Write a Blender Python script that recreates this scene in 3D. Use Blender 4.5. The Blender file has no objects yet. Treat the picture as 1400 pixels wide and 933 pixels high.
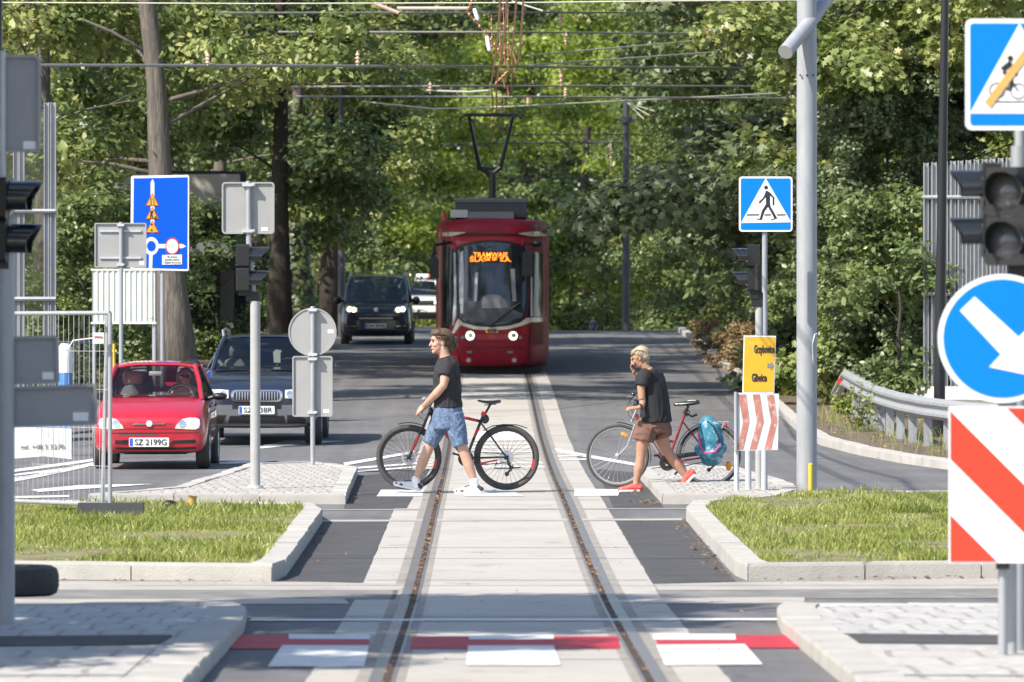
import bpy, bmesh, math, random
import numpy as np
from mathutils import noise
from mathutils import Vector, Matrix, Quaternion
from mathutils.bvhtree import BVHTree
C = bpy.context.scene.collection
F = 7778.0            # focal length in pixels of the 1400 px wide photograph (200 mm lens)
CZ = 1.8
R = math.radians
# ------------------------------------------------------------------ mesh builder
class MB:
    def __init__(s): s.v = []; s.f = []
    def add(s, vs, fs):
        b = len(s.v); s.v += [tuple(v) for v in vs]; s.f += [tuple(i + b for i in f) for f in fs]; return s
    def box(s, c, d, rz=0.0, rx=0.0, ry=0.0):
        m = Matrix.Rotation(rz, 3, 'Z') @ Matrix.Rotation(ry, 3, 'Y') @ Matrix.Rotation(rx, 3, 'X')
        vs = [m @ Vector((x * d[0] / 2, y * d[1] / 2, z * d[2] / 2)) + Vector(c) for x in (-1, 1) for y in (-1, 1) for z in (-1, 1)]
        return s.add(vs, [(0, 1, 3, 2), (4, 6, 7, 5), (0, 4, 5, 1), (2, 3, 7, 6), (0, 2, 6, 4), (1, 5, 7, 3)])
    def limb(s, pts, rad, n=10, hint=None, cap=True, rnd=False):
        """loft of (elliptical) rings along pts; rad items are r or (r_hint, r_other)"""
        P = [Vector(p) for p in pts]
        if not isinstance(rad, (list, tuple)): rad = [rad] * len(P)
        rings = []; up = Vector(hint) if hint else None
        for i, p in enumerate(P):
            t = (P[min(i + 1, len(P) - 1)] - P[max(i - 1, 0)])
            t = t.normalized() if t.length > 1e-9 else Vector((0, 0, 1))
            if up is None: up = Vector((0, 1, 0)) if abs(t.y) < .9 else Vector((1, 0, 0))
            a = (up - t * up.dot(t))
            a = a.normalized() if a.length > 1e-6 else t.orthogonal().normalized()
            b = t.cross(a); up = a if hint is None else up
            r = rad[i]; r = (r, r) if not isinstance(r, (list, tuple)) else r
            rings.append((p, a, b, r, t))
        if rnd:
            p, a, b, r, t = rings[0]; e = [(p - t * min(r) * k, a, b, (r[0] * q, r[1] * q), t) for k, q in ((.85, .5), (.5, .85))]
            p, a, b, r, t = rings[-1]; g = [(p + t * min(r) * k, a, b, (r[0] * q, r[1] * q), t) for k, q in ((.5, .85), (.85, .5))]
            rings = e + rings + g
        vs = []; fs = []
        for p, a, b, r, t in rings:
            for k in range(n):
                th = 2 * math.pi * k / n
                vs.append(p + a * (r[0] * math.cos(th)) + b * (r[1] * math.sin(th)))
        for i in range(len(rings) - 1):
            for k in range(n):
                fs.append((i * n + k, i * n + (k + 1) % n, (i + 1) * n + (k + 1) % n, (i + 1) * n + k))
        if cap:
            fs.append(tuple(range(n - 1, -1, -1))); m = (len(rings) - 1) * n; fs.append(tuple(m + k for k in range(n)))
        return s.add(vs, fs)
    def cyl(s, p0, p1, r0, r1=None, n=16): return s.limb([p0, p1], [r0, r0 if r1 is None else r1], n)
    def ell(s, c, r, n=14, m=9, rot=None):
        vs = []; fs = []; c = Vector(c); q = rot or Matrix.Identity(3)
        for i in range(1, m):
            ph = math.pi * i / m
            for k in range(n):
                th = 2 * math.pi * k / n
                vs.append(q @ Vector((r[0] * math.sin(ph) * math.cos(th), r[1] * math.sin(ph) * math.sin(th), r[2] * math.cos(ph))) + c)
        vs += [q @ Vector((0, 0, r[2])) + c, q @ Vector((0, 0, -r[2])) + c]
        for i in range(m - 2):
            for k in range(n): fs.append((i * n + k, (i + 1) * n + k, (i + 1) * n + (k + 1) % n, i * n + (k + 1) % n))
        t = (m - 1) * n
        for k in range(n):
            fs.append((t, k, (k + 1) % n)); fs.append((t + 1, (m - 2) * n + (k + 1) % n, (m - 2) * n + k))
        return s.add(vs, fs)
    def lathe(s, prof, c, axis=(0, 1, 0), n=28, closed=False):
        """prof: (radius, along axis)"""
        ax = Vector(axis).normalized(); a = ax.orthogonal().normalized(); b = ax.cross(a); c = Vector(c); vs = []; fs = []
        for r, h in prof:
            for k in range(n):
                th = 2 * math.pi * k / n
                vs.append(c + ax * h + (a * math.cos(th) + b * math.sin(th)) * r)
        L = len(prof)
        for i in range(L if closed else L - 1):
            j = (i + 1) % L
            for k in range(n): fs.append((i * n + k, i * n + (k + 1) % n, j * n + (k + 1) % n, j * n + k))
        if not closed:
            fs.append(tuple(range(n - 1, -1, -1))); fs.append(tuple((L - 1) * n + k for k in range(n)))
        return s.add(vs, fs)
    def prism(s, o, y0, y1):
        """o: outline of (x, z); extruded from y0 (front) to y1 (back)"""
        n = len(o); vs = [(x, y0, z) for x, z in o] + [(x, y1, z) for x, z in o]
        fs = [tuple(range(n)), tuple(range(2 * n - 1, n - 1, -1))] + [(i, i + n, (i + 1) % n + n, (i + 1) % n) for i in range(n)]
        return s.add(vs, fs)
    def rotz(s, ang, c, start=0):
        m = Matrix.Rotation(ang, 3, 'Z'); c = Vector(c)
        s.v[start:] = [tuple(m @ (Vector(v) - c) + c) for v in s.v[start:]]; return s
    def xf(s, m): s.v = [tuple(m @ Vector(v)) for v in s.v]; return s
def finish(me, name, mat, parent, smooth, fix=True):
    if fix:
        bm = bmesh.new(); bm.from_mesh(me); bmesh.ops.recalc_face_normals(bm, faces=bm.faces); bm.to_mesh(me); bm.free()
    if smooth:
        me.polygons.foreach_set('use_smooth', [True] * len(me.polygons))
        if smooth is not True: me.set_sharp_from_angle(angle=R(smooth))
    me.materials.append(mat)
    o = bpy.data.objects.new(name, me); C.objects.link(o)
    if parent is not None: o.parent = parent
    return o
def part(name, mb, mat, parent=None, smooth=35, label=None, fix=True):
    """world-space mesh; under a parent it is stored relative to the thing's base"""
    off = Vector((0, 0, 0)); p = parent
    while p is not None: off += Vector(p.location); p = p.parent
    me = bpy.data.meshes.new(name)
    me.from_pydata([(v[0] - off.x, v[1] - off.y, v[2] - off.z) for v in mb.v], [], mb.f)
    o = finish(me, name, mat, parent, smooth, fix)
    if label: o['label'] = label
    return o
def tag(o, label, cat, group=None, kind=None):
    if label: o['label'] = label
    if cat: o['category'] = cat
    if group: o['group'] = group
    if kind: o['kind'] = kind
    return o
def thing(name, label, cat, loc=(0, 0, 0), group=None):
    o = bpy.data.objects.new(name, None); C.objects.link(o); o.location = loc; o.empty_display_size = .2
    return tag(o, label, cat, group)
def evald(o):
    bpy.context.view_layer.update()
    dg = bpy.context.evaluated_depsgraph_get()
    return bpy.data.meshes.new_from_object(o.evaluated_get(dg), depsgraph=dg)
def blob(name, mb, mat, parent, voxel=.006, smooth=4, cut=None):
    """one continuous surface: voxel union of the builder's closed shapes, smoothed"""
    me = bpy.data.meshes.new(name); me.from_pydata(mb.v, [], mb.f)
    bm = bmesh.new(); bm.from_mesh(me); bmesh.ops.recalc_face_normals(bm, faces=bm.faces); bm.to_mesh(me); bm.free()
    t = bpy.data.objects.new('tmp', me); C.objects.link(t)
    m = t.modifiers.new('r', 'REMESH'); m.mode = 'VOXEL'; m.voxel_size = voxel; m.adaptivity = 0
    if smooth:
        k = t.modifiers.new('s', 'SMOOTH'); k.factor = .5; k.iterations = smooth
    e = evald(t); bpy.data.objects.remove(t)
    off = Vector((0, 0, 0)); p = parent
    while p is not None: off += Vector(p.location); p = p.parent
    for v in e.vertices: v.co -= off
    e.materials.clear()
    return finish(e, name, mat, parent, True, fix=False)
def subsurf_mesh(mb, lv=2):
    me = bpy.data.meshes.new('t'); me.from_pydata(mb.v, [], mb.f)
    bm = bmesh.new(); bm.from_mesh(me); bmesh.ops.recalc_face_normals(bm, faces=bm.faces); bm.to_mesh(me); bm.free()
    t = bpy.data.objects.new('tmp', me); C.objects.link(t)
    m = t.modifiers.new('s', 'SUBSURF'); m.levels = lv; m.render_levels = lv
    e = evald(t); bpy.data.objects.remove(t)
    return e
# ------------------------------------------------------------------ materials
def nodes(name):
    m = bpy.data.materials.new(name); m.use_nodes = True; nt = m.node_tree
    return m, nt, nt.nodes['Principled BSDF'], nt.nodes['Material Output']
def nd(nt, typ, **kw):
    n = nt.nodes.new(typ)
    for k, v in kw.items():
        if k in n.inputs: n.inputs[k].default_value = v
        else: setattr(n, k, v)
    return n
def ramp(nt, fac, stops):
    r = nt.nodes.new('ShaderNodeValToRGB'); e = r.color_ramp.elements
    while len(e) < len(stops): e.new(.5)
    for el, (p, c) in zip(e, stops):
        el.position = p; el.color = (*c, 1)
    nt.links.new(fac, r.inputs['Fac']); return r
def pmat(name, col, rough=.5, metal=0.0, var=.12, scale=4.0, bump=0.0, bscale=60.0, coat=0.0, emit=0.0, ecol=None, spots=None, stretch=None, spec=.5):
    m, nt, b, out = nodes(name); L = nt.links.new
    tc = nd(nt, 'ShaderNodeTexCoord'); src = tc.outputs['Object']
    if stretch:
        mp = nd(nt, 'ShaderNodeMapping'); mp.inputs['Scale'].default_value = stretch; L(src, mp.inputs['Vector']); src = mp.outputs['Vector']
    b.inputs['Roughness'].default_value = rough; b.inputs['Metallic'].default_value = metal
    b.inputs['Specular IOR Level'].default_value = spec; b.inputs['Coat Weight'].default_value = coat; b.inputs['Coat Roughness'].default_value = .06
    if var > 0:
        n1 = nd(nt, 'ShaderNodeTexNoise', Scale=scale, Detail=6.0, Roughness=.62); L(src, n1.inputs['Vector'])
        lo = tuple(c * (1 - var) for c in col); hi = tuple(min(1, c * (1 + var)) for c in col)
        st = [(.3, lo), (.7, hi)]
        cr = ramp(nt, n1.outputs['Fac'], st); csrc = cr.outputs['Color']
        if spots:
            n2 = nd(nt, 'ShaderNodeTexNoise', Scale=spots[1], Detail=8.0, Roughness=.7); L(src, n2.inputs['Vector'])
            r2 = ramp(nt, n2.outputs['Fac'], [(spots[2], (0, 0, 0)), (spots[2] + .12, (1, 1, 1))])
            mx = nd(nt, 'ShaderNodeMix', data_type='RGBA'); L(r2.outputs['Color'], mx.inputs[0]); L(csrc, mx.inputs[6]); mx.inputs[7].default_value = (*spots[0], 1)
            csrc = mx.outputs[2]
        L(csrc, b.inputs['Base Color'])
    else: b.inputs['Base Color'].default_value = (*col, 1)
    if bump:
        n3 = nd(nt, 'ShaderNodeTexNoise', Scale=bscale, Detail=5.0); L(src, n3.inputs['Vector'])
        bp = nd(nt, 'ShaderNodeBump', Strength=bump, Distance=.02); L(n3.outputs['Fac'], bp.inputs['Height']); L(bp.outputs['Normal'], b.inputs['Normal'])
    if emit:
        b.inputs['Emission Color'].default_value = (*(ecol or col), 1); b.inputs['Emission Strength'].default_value = emit
    return m
def glassmat(name, tint=(.8, .85, .85), rough=.02, ior=1.5):
    m, nt, b, out = nodes(name); L = nt.links.new; nt.nodes.remove(b)
    t = nd(nt, 'ShaderNodeBsdfTransparent'); t.inputs['Color'].default_value = (*tint, 1)
    g = nd(nt, 'ShaderNodeBsdfGlossy'); g.inputs['Roughness'].default_value = rough
    fr = nd(nt, 'ShaderNodeFresnel', IOR=ior); mx = nd(nt, 'ShaderNodeMixShader')
    L(fr.outputs[0], mx.inputs[0]); L(t.outputs[0], mx.inputs[1]); L(g.outputs[0], mx.inputs[2]); L(mx.outputs[0], out.inputs['Surface']); return m
def leafmat(name, stops, trans=.22, tcol=1.5, sc=.55):
    m, nt, b, out = nodes(name); L = nt.links.new
    ge = nd(nt, 'ShaderNodeNewGeometry'); tc = nd(nt, 'ShaderNodeTexCoord')
    n = nd(nt, 'ShaderNodeTexNoise', Scale=sc, Detail=3.0); L(tc.outputs['Object'], n.inputs['Vector'])
    a = nd(nt, 'ShaderNodeMath', operation='MULTIPLY_ADD'); L(n.outputs['Fac'], a.inputs[0]); a.inputs[1].default_value = 1.35
    s = nd(nt, 'ShaderNodeMath', operation='MULTIPLY_ADD'); L(ge.outputs['Random Per Island'], s.inputs[0]); s.inputs[1].default_value = .55; s.inputs[2].default_value = -.45
    L(s.outputs[0], a.inputs[2])
    stops = [(p, tuple(min(.8, v * (1.22 if sc < 1 else 1.0)) for v in c)) for p, c in stops]
    cr = ramp(nt, a.outputs[0], stops); L(cr.outputs['Color'], b.inputs['Base Color'])
    b.inputs['Roughness'].default_value = .42; b.inputs['Specular IOR Level'].default_value = .5
    tr = nd(nt, 'ShaderNodeBsdfTranslucent'); hs = nd(nt, 'ShaderNodeHueSaturation', Value=tcol, Saturation=1.15); L(cr.outputs['Color'], hs.inputs['Color']); L(hs.outputs['Color'], tr.inputs['Color'])
    mx = nd(nt, 'ShaderNodeMixShader'); mx.inputs[0].default_value = trans
    L(b.outputs[0], mx.inputs[1]); L(tr.outputs[0], mx.inputs[2]); L(mx.outputs[0], out.inputs['Surface']); return m
def setts(name, c1, c2, mortar, bw, bh, rough=.8, ms=.012):
    m, nt, b, out = nodes(name); L = nt.links.new
    tc = nd(nt, 'ShaderNodeTexCoord'); no = nd(nt, 'ShaderNodeTexNoise', Scale=1.5, Detail=2.0); L(tc.outputs['Object'], no.inputs['Vector'])
    mx = nd(nt, 'ShaderNodeVectorMath', operation='MULTIPLY_ADD'); L(no.outputs['Color'], mx.inputs[0]); mx.inputs[1].default_value = (.12, .12, 0); L(tc.outputs['Object'], mx.inputs[2])
    br = nd(nt, 'ShaderNodeTexBrick'); L(mx.outputs[0], br.inputs['Vector'])
    for k, v in (('Color1', (*c1, 1)), ('Color2', (*c2, 1)), ('Mortar', (*mortar, 1)), ('Scale', 1.0), ('Mortar Size', ms), ('Brick Width', bw), ('Row Height', bh), ('Bias', 0.0)): br.inputs[k].default_value = v
    n2 = nd(nt, 'ShaderNodeTexNoise', Scale=9.0, Detail=6.0); L(tc.outputs['Object'], n2.inputs['Vector'])
    r2 = ramp(nt, n2.outputs['Fac'], [(.3, (.72, .72, .72)), (.65, (1.1, 1.08, 1.06))])
    mu = nd(nt, 'ShaderNodeMix', data_type='RGBA', blend_type='MULTIPLY'); mu.inputs[0].default_value = 1; L(br.outputs['Color'], mu.inputs[6]); L(r2.outputs['Color'], mu.inputs[7]); L(mu.outputs[2], b.inputs['Base Color'])
    bp = nd(nt, 'ShaderNodeBump', Strength=.5, Distance=.01); bp.invert = True; L(br.outputs['Fac'], bp.inputs['Height']); L(bp.outputs['Normal'], b.inputs['Normal'])
    b.inputs['Roughness'].default_value = rough; return m
MT = dict(
    asphalt_dark=pmat('fresh_asphalt', (.068, .066, .068), .85, var=.2, scale=2, bump=.5, bscale=120, spots=((.11, .1, .095), 45, .63)),
    asphalt_dust=pmat('dusty_asphalt', (.19, .185, .175), .9, var=.25, scale=3, bump=.4, bscale=90, spots=((.33, .3, .27), 6, .6)),
    concrete=pmat('track_concrete', (.4, .375, .34), .85, var=.1, scale=.8, bump=.15, bscale=60, spots=((.3, .265, .23), 1.6, .55)),
    concrete2=pmat('rail_strip', (.27, .245, .22), .85, var=.15, scale=2, spots=((.2, .14, .09), 5, .6), bump=.15, bscale=60),
    conc_joint=pmat('joint', (.1, .095, .09), .9, var=.2),
    kerb=pmat('kerb_concrete', (.41, .39, .36), .85, var=.12, scale=2.5, bump=.3, bscale=70, spots=((.33, .31, .28), 4, .62)),
    dust=pmat('dusty_gutter', (.36, .335, .3), .95, var=.15, scale=2.5, bump=.3, bscale=50, spots=((.3, .25, .2), 4, .6)),
    setts=setts('granite_setts', (.47, .45, .425), (.4, .38, .355), (.27, .245, .215), .13, .6),
    slabs=setts('paving_slabs', (.46, .45, .43), (.43, .42, .4), (.3, .28, .26), .5, .9, ms=.02),
    setts_big=setts('stone_setts', (.46, .45, .44), (.42, .41, .4), (.32, .3, .28), .24, .9, ms=.016),
    white=pmat('road_paint', (.66, .655, .64), .7, var=.1, scale=6, spots=((.36, .35, .34), 16, .6)),
    redpaint=pmat('red_road_paint', (.44, .022, .035), .65, var=.16, scale=5, spots=((.2, .1, .1), 18, .62)),
    rail=pmat('rail_steel', (.3, .25, .215), .35, metal=.6, var=.2, scale=6),
    groove=pmat('rail_groove', (.045, .03, .022), .9, var=.4, scale=9, spots=((.2, .11, .045), 12, .55)),
    soil=pmat('soil', (.13, .1, .075), .95, var=.35, scale=2.5, bump=.8, bscale=18, spots=((.2, .2, .08), 3, .58)),
    turf=pmat('turf', (.17, .16, .07), .95, var=.35, scale=3, bump=.6, bscale=30, spots=((.27, .21, .13), 4, .52)),
    galv=pmat('galvanised_steel', (.335, .345, .365), .5, metal=.2, var=.14, scale=7, stretch=(1, 1, .25)),
    galv_dull=pmat('dull_galvanised', (.5, .51, .53), .6, metal=.25, var=.15, scale=6),
    signback=pmat('sign_back', (.33, .33, .325), .5, metal=.1, var=.05),
    signback_dk=pmat('sign_back_dark', (.3, .3, .31), .5, metal=.1, var=.06),
    lamp_black=pmat('black_lacquer', (.012, .012, .016), .32, var=.1),
    black=pmat('black_plastic', (.012, .012, .013), .45, var=.15),
    visor=pmat('glossy_visor', (.014, .015, .018), .2, var=.05, coat=.6),
    polegrey=pmat('pole_grey', (.34, .345, .34), .5, var=.1),
    tramglass=pmat('tram_windscreen', (.02, .024, .028), .07, var=0, spec=.9),
    darkgrey=pmat('dark_grey', (.06, .062, .068), .5, var=.12),
    grey=pmat('grey_plastic', (.2, .2, .21), .5, var=.1),
    lightgrey=pmat('light_grey', (.5, .5, .5), .5, var=.06),
    rubber=pmat('rubber', (.06, .058, .056), .8, var=.2, scale=12),
    blue=pmat('sign_blue', (.0, .185, .7), .4, var=.03, spec=.25),
    blue2=pmat('sign_blue_deep', (.0, .085, .55), .4, var=.04, spec=.25),
    signwhite=pmat('sign_white', (.8, .8, .82), .35, var=.02),
    signblack=pmat('sign_black', (.02, .022, .03), .4, var=.05),
    signred=pmat('sign_red', (.52, .05, .022), .4, var=.03),
    signyellow=pmat('sign_yellow', (.66, .37, .025), .38, var=.12, scale=3, spots=((.74, .55, .25), 2.2, .6)),  # pale spots paint glare onto the faded ochre
    faded_red=pmat('faded_red', (.42, .17, .14), .5, var=.3, scale=5, spots=((.6, .48, .44), 6, .52)),
    faded_white=pmat('faded_white', (.55, .57, .6), .5, var=.1, scale=5, spots=((.3, .31, .3), 7, .62)),
    tape=pmat('ochre_tape', (.62, .36, .1), .5, var=.08),
    chrome=pmat('chrome', (.72, .72, .74), .15, metal=1, var=.03),
    alu=pmat('aluminium', (.6, .6, .62), .3, metal=.9, var=.06),
    red_car=pmat('red_car_paint', (.42, .008, .025), .35, var=.05, coat=1),
    tram_red=pmat('tram_red', (.27, .006, .02), .5, var=.06, coat=.12, spec=.3),
    tram_bright=pmat('tram_bright_red', (.36, .006, .022), .4, var=.05, coat=.4),
    tram_reflection=pmat('tram_side_reflection', (.17, .03, .015), .6, var=.3, scale=3, spec=.15, stretch=(1, 1, .4)),  # brown reflection on the tram side, put into the colour
    cream=pmat('tram_cream', (.6, .53, .4), .4, var=.04, coat=.5),
    navy=pmat('navy_paint', (.012, .017, .036), .32, var=.08, coat=1),
    navy2=pmat('blue_grey_paint', (.02, .026, .045), .32, var=.08, coat=1),
    suvgrey=pmat('grey_bumper_plastic', (.11, .115, .125), .55, var=.1),
    white_car=pmat('white_paint', (.75, .76, .78), .35, var=.03, coat=1),
    glass=glassmat('window_glass', (.72, .78, .78)),
    glass_dark=glassmat('tinted_glass', (.16, .19, .21), ior=1.7),
    glass_tram=glassmat('tram_windscreen_glass', (.5, .55, .58), ior=1.75),
    blackglass=pmat('black_glass', (.012, .014, .016), .12, var=0, spec=.22),
    lens=pmat('headlamp_lens', (.62, .6, .52), .12, var=.2, scale=14, coat=1),
    lit=pmat('lit_headlamp', (1, .9, .7), .2, var=0, emit=2.2, ecol=(1, .82, .55)),
    litw=pmat('lit_tram_lamp', (1, 1, .9), .2, var=0, emit=1.6, ecol=(1, .95, .75)),
    led=pmat('led_orange', (.9, .25, .02), .5, var=0, emit=2.2, ecol=(1, .22, .015)),
    amber=pmat('amber_reflector', (.85, .3, .02), .3, var=.1),
    redlens=pmat('red_reflector', (.7, .02, .02), .25, var=.05),
    plate=pmat('plate_white', (.75, .75, .73), .45, var=.03),
    plateblue=pmat('plate_blue', (.03, .1, .5), .45, var=0),
    seat=pmat('seat_fabric', (.16, .16, .165), .9, var=.12),
    seat_light=pmat('beige_fabric', (.5, .46, .4), .9, var=.1),
    skin=pmat('skin', (.47, .28, .2), .5, var=.07, scale=9),
    skin2=pmat('skin_tanned', (.4, .215, .14), .5, var=.07, scale=9),
    hair=pmat('brown_hair', (.1, .058, .034), .5, var=.45, scale=30, bump=.6, bscale=90, stretch=(.4, 1, 1.2)),
    hair2=pmat('blond_hair', (.36, .3, .21), .5, var=.4, scale=26, bump=.6, bscale=80, spots=((.12, .1, .08), 22, .6)),
    tshirt=pmat('black_jersey', (.022, .022, .026), .9, var=.15, bump=.5, bscale=14),
    tshirt2=pmat('black_blouse', (.014, .014, .017), .85, var=.2, bump=.7, bscale=11, stretch=(1, 1, .35)),
    denim=pmat('light_denim', (.1, .15, .245), .9, var=.45, scale=26, bump=.6, bscale=25, spots=((.27, .35, .45), 20, .56)),
    brownshort=pmat('brown_cotton', (.17, .09, .066), .9, var=.18, bump=.6, bscale=20),
    sock=pmat('white_sock', (.75, .75, .75), .9, var=.05),
    shoe=pmat('white_canvas', (.62, .62, .63), .8, var=.1),
    shoe_dark=pmat('dark_canvas', (.035, .037, .05), .8, var=.2),
    shoe_red=pmat('coral_red_shoe', (.68, .09, .075), .7, var=.3, scale=22, spots=((.8, .6, .55), 26, .6)),
    sole=pmat('pale_sole', (.7, .66, .64), .8, var=.06),
    bike_black=pmat('bike_black', (.014, .014, .015), .35, var=.1, coat=.5),
    bike_red=pmat('bike_red', (.6, .025, .02), .35, var=.05, coat=.5),
    bike_maroon=pmat('bike_maroon', (.24, .025, .025), .35, var=.1, coat=.6),
    bike_silver=pmat('bike_silver', (.42, .41, .4), .35, metal=.6, var=.06),
    eye=pmat('eye', (.03, .022, .018), .3, var=0),
    lip=pmat('lips', (.4, .16, .13), .5, var=.05),
    copper=pmat('copper_wire', (.36, .16, .1), .5, metal=.5, var=.25, scale=20),
    wire=pmat('span_wire_grey', (.3, .29, .27), .5, metal=.3, var=.15, scale=14),
    wire_pale=pmat('pale_wire', (.62, .58, .48), .5, metal=.1, var=.1),
    wire_dark=pmat('dark_wire', (.06, .062, .075), .5, var=.1),
    insul=pmat('insulator', (.6, .42, .34), .5, var=.2, scale=30),
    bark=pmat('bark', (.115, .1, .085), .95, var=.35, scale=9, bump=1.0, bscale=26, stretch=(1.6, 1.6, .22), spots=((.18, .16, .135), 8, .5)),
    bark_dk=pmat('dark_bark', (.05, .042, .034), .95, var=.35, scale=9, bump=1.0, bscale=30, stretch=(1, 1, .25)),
    bldg=pmat('pale_render', (.4, .38, .35), .9, var=.15, scale=1.5, bump=.2, bscale=20),
    bldg_dk=pmat('grey_concrete', (.16, .16, .165), .9, var=.15, scale=1.5),
    bldg_shade=pmat('shaded_interior', (.03, .032, .036), .9, var=.2),  # near-black stands in for the unlit space under the slab
    corrug=pmat('white_sheet_metal', (.62, .63, .58), .55, var=.06),
    banner_w=pmat('white_banner', (.66, .67, .68), .7, var=.08),
    banner_b=pmat('blue_banner', (.06, .2, .5), .7, var=.08),
    yellow=pmat('yellow_plastic', (.72, .5, .03), .5, var=.1),
    yel_green=pmat('yellow_green_sleeve', (.55, .52, .04), .5, var=.1),
    dryleaf=pmat('dry_leaf', (.26, .15, .065), .9, var=.4, scale=3),
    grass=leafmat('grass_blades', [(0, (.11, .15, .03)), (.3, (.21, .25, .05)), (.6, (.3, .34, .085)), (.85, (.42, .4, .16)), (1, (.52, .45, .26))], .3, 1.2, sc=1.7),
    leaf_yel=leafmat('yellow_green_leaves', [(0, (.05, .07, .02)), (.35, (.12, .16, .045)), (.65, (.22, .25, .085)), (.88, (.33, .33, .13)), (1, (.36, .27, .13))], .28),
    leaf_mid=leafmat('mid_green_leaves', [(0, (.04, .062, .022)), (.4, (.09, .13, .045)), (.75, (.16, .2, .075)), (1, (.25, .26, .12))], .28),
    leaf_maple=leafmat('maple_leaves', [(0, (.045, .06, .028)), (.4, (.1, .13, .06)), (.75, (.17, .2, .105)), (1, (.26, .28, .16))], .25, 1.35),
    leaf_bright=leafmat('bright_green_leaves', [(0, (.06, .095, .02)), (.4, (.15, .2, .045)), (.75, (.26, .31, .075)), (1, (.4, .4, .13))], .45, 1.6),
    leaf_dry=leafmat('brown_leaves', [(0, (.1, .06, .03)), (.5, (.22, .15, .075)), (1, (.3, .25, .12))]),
    tarp=pmat('turquoise_fabric', (.025, .17, .25), .75, var=.3, scale=12, spots=((.4, .47, .52), 13, .53), bump=.8, bscale=14),
    pink=pmat('pink_trim', (.6, .05, .2), .6, var=.1),
    trafficlens=pmat('dark_lens', (.1, .1, .1), .18, var=.15, scale=30, coat=.5),
)
def asphaltmat():
    m, nt, b, out = nodes('asphalt'); L = nt.links.new; tc = nd(nt, 'ShaderNodeTexCoord'); src = tc.outputs['Object']
    def nz(scale, st=None, det=5.0):
        s_ = src
        if st: mp = nd(nt, 'ShaderNodeMapping'); mp.inputs['Scale'].default_value = st; L(src, mp.inputs['Vector']); s_ = mp.outputs['Vector']
        n = nd(nt, 'ShaderNodeTexNoise', Scale=scale, Detail=det, Roughness=.65); L(s_, n.inputs['Vector']); return n.outputs['Fac']
    c0 = ramp(nt, nz(.35), [(.3, (.112, .111, .116)), (.7, (.165, .16, .158))]).outputs['Color']
    for f, lo, hi in ((nz(1.0, (2.2, .06, 1)), .82, 1.15), (nz(70), .8, 1.2), (nz(3.0), .88, 1.1)):
        r = ramp(nt, f, [(.32, (lo,) * 3), (.68, (hi,) * 3)]); mx = nd(nt, 'ShaderNodeMix', data_type='RGBA', blend_type='MULTIPLY'); mx.inputs[0].default_value = 1; L(c0, mx.inputs[6]); L(r.outputs['Color'], mx.inputs[7]); c0 = mx.outputs[2]
    vo = nd(nt, 'ShaderNodeTexVoronoi', feature='DISTANCE_TO_EDGE', Scale=.22); wv = nd(nt, 'ShaderNodeVectorMath', operation='MULTIPLY_ADD'); nn = nd(nt, 'ShaderNodeTexNoise', Scale=1.2, Detail=4.0); L(src, nn.inputs['Vector']); L(nn.outputs['Color'], wv.inputs[0]); wv.inputs[1].default_value = (1.6, 1.6, 0); L(src, wv.inputs[2]); L(wv.outputs[0], vo.inputs['Vector'])
    r = ramp(nt, vo.outputs['Distance'], [(.0, (.45,) * 3), (.006, (1,) * 3)]); mx = nd(nt, 'ShaderNodeMix', data_type='RGBA', blend_type='MULTIPLY'); mx.inputs[0].default_value = .8; L(c0, mx.inputs[6]); L(r.outputs['Color'], mx.inputs[7]); L(mx.outputs[2], b.inputs['Base Color'])
    b.inputs['Roughness'].default_value = .8; bp = nd(nt, 'ShaderNodeBump', Strength=.35, Distance=.02); L(nz(140), bp.inputs['Height']); L(bp.outputs['Normal'], b.inputs['Normal']); return m
MT['asphalt'] = asphaltmat()
# ------------------------------------------------------------------ ground profile (depth below the lens for a given distance)
KN = [(0, 1.55), (20, 1.72), (30, 1.80), (36, 1.85), (42, 1.88), (50, 1.84), (59, 1.77), (65, 1.735), (75, 1.68), (87, 1.50), (95, 1.30), (102, 1.09), (110, .88), (118, .69),
      (126, .48), (134, .27), (142, .07), (150, -.13), (157, -.27)]
KL = KN + [(170, -.36), (190, -.45), (225, -.58), (300, -.8), (520, -1.2)]
KR = KN + [(162, -.29), (170, -.2), (180, .1), (190, .45), (200, .82), (230, 1.6), (300, 2.5), (520, 4)]
def _herm(K, y):
    if y <= K[0][0]: return K[0][1]
    if y >= K[-1][0]: return K[-1][1]
    i = max(j for j in range(len(K) - 1) if K[j][0] <= y)
    x0, a = K[i]; x1, b = K[i + 1]
    def sl(j):
        if j == 0 or j == len(K) - 1: k = max(1, min(j, len(K) - 1)); return (K[k][1] - K[k - 1][1]) / (K[k][0] - K[k - 1][0])
        return (K[j + 1][1] - K[j - 1][1]) / (K[j + 1][0] - K[j - 1][0])
    h = x1 - x0; t = (y - x0) / h; m0 = sl(i) * h; m1 = sl(i + 1) * h
    return (2 * t ** 3 - 3 * t * t + 1) * a + (t ** 3 - 2 * t * t + t) * m0 + (-2 * t ** 3 + 3 * t * t) * b + (t ** 3 - t * t) * m1
KX = [-2.2, -1.45, -.7, .05, .8]
def zy(x, y):
    a = CZ - _herm(KL, y)
    if y <= 157: return a
    t = min(1, max(0, (x + 2.2) / 3.0)); return a * (1 - t) + (CZ - _herm(KR, y)) * t
def gz(x, y):
    """ground height, linear between 2 m knots so that every sheet follows it exactly"""
    s = 2.0; k = math.floor(y / s); y0 = k * s; t = (y - y0) / s
    return zy(x, y0) * (1 - t) + zy(x, y0 + s) * t
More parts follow.
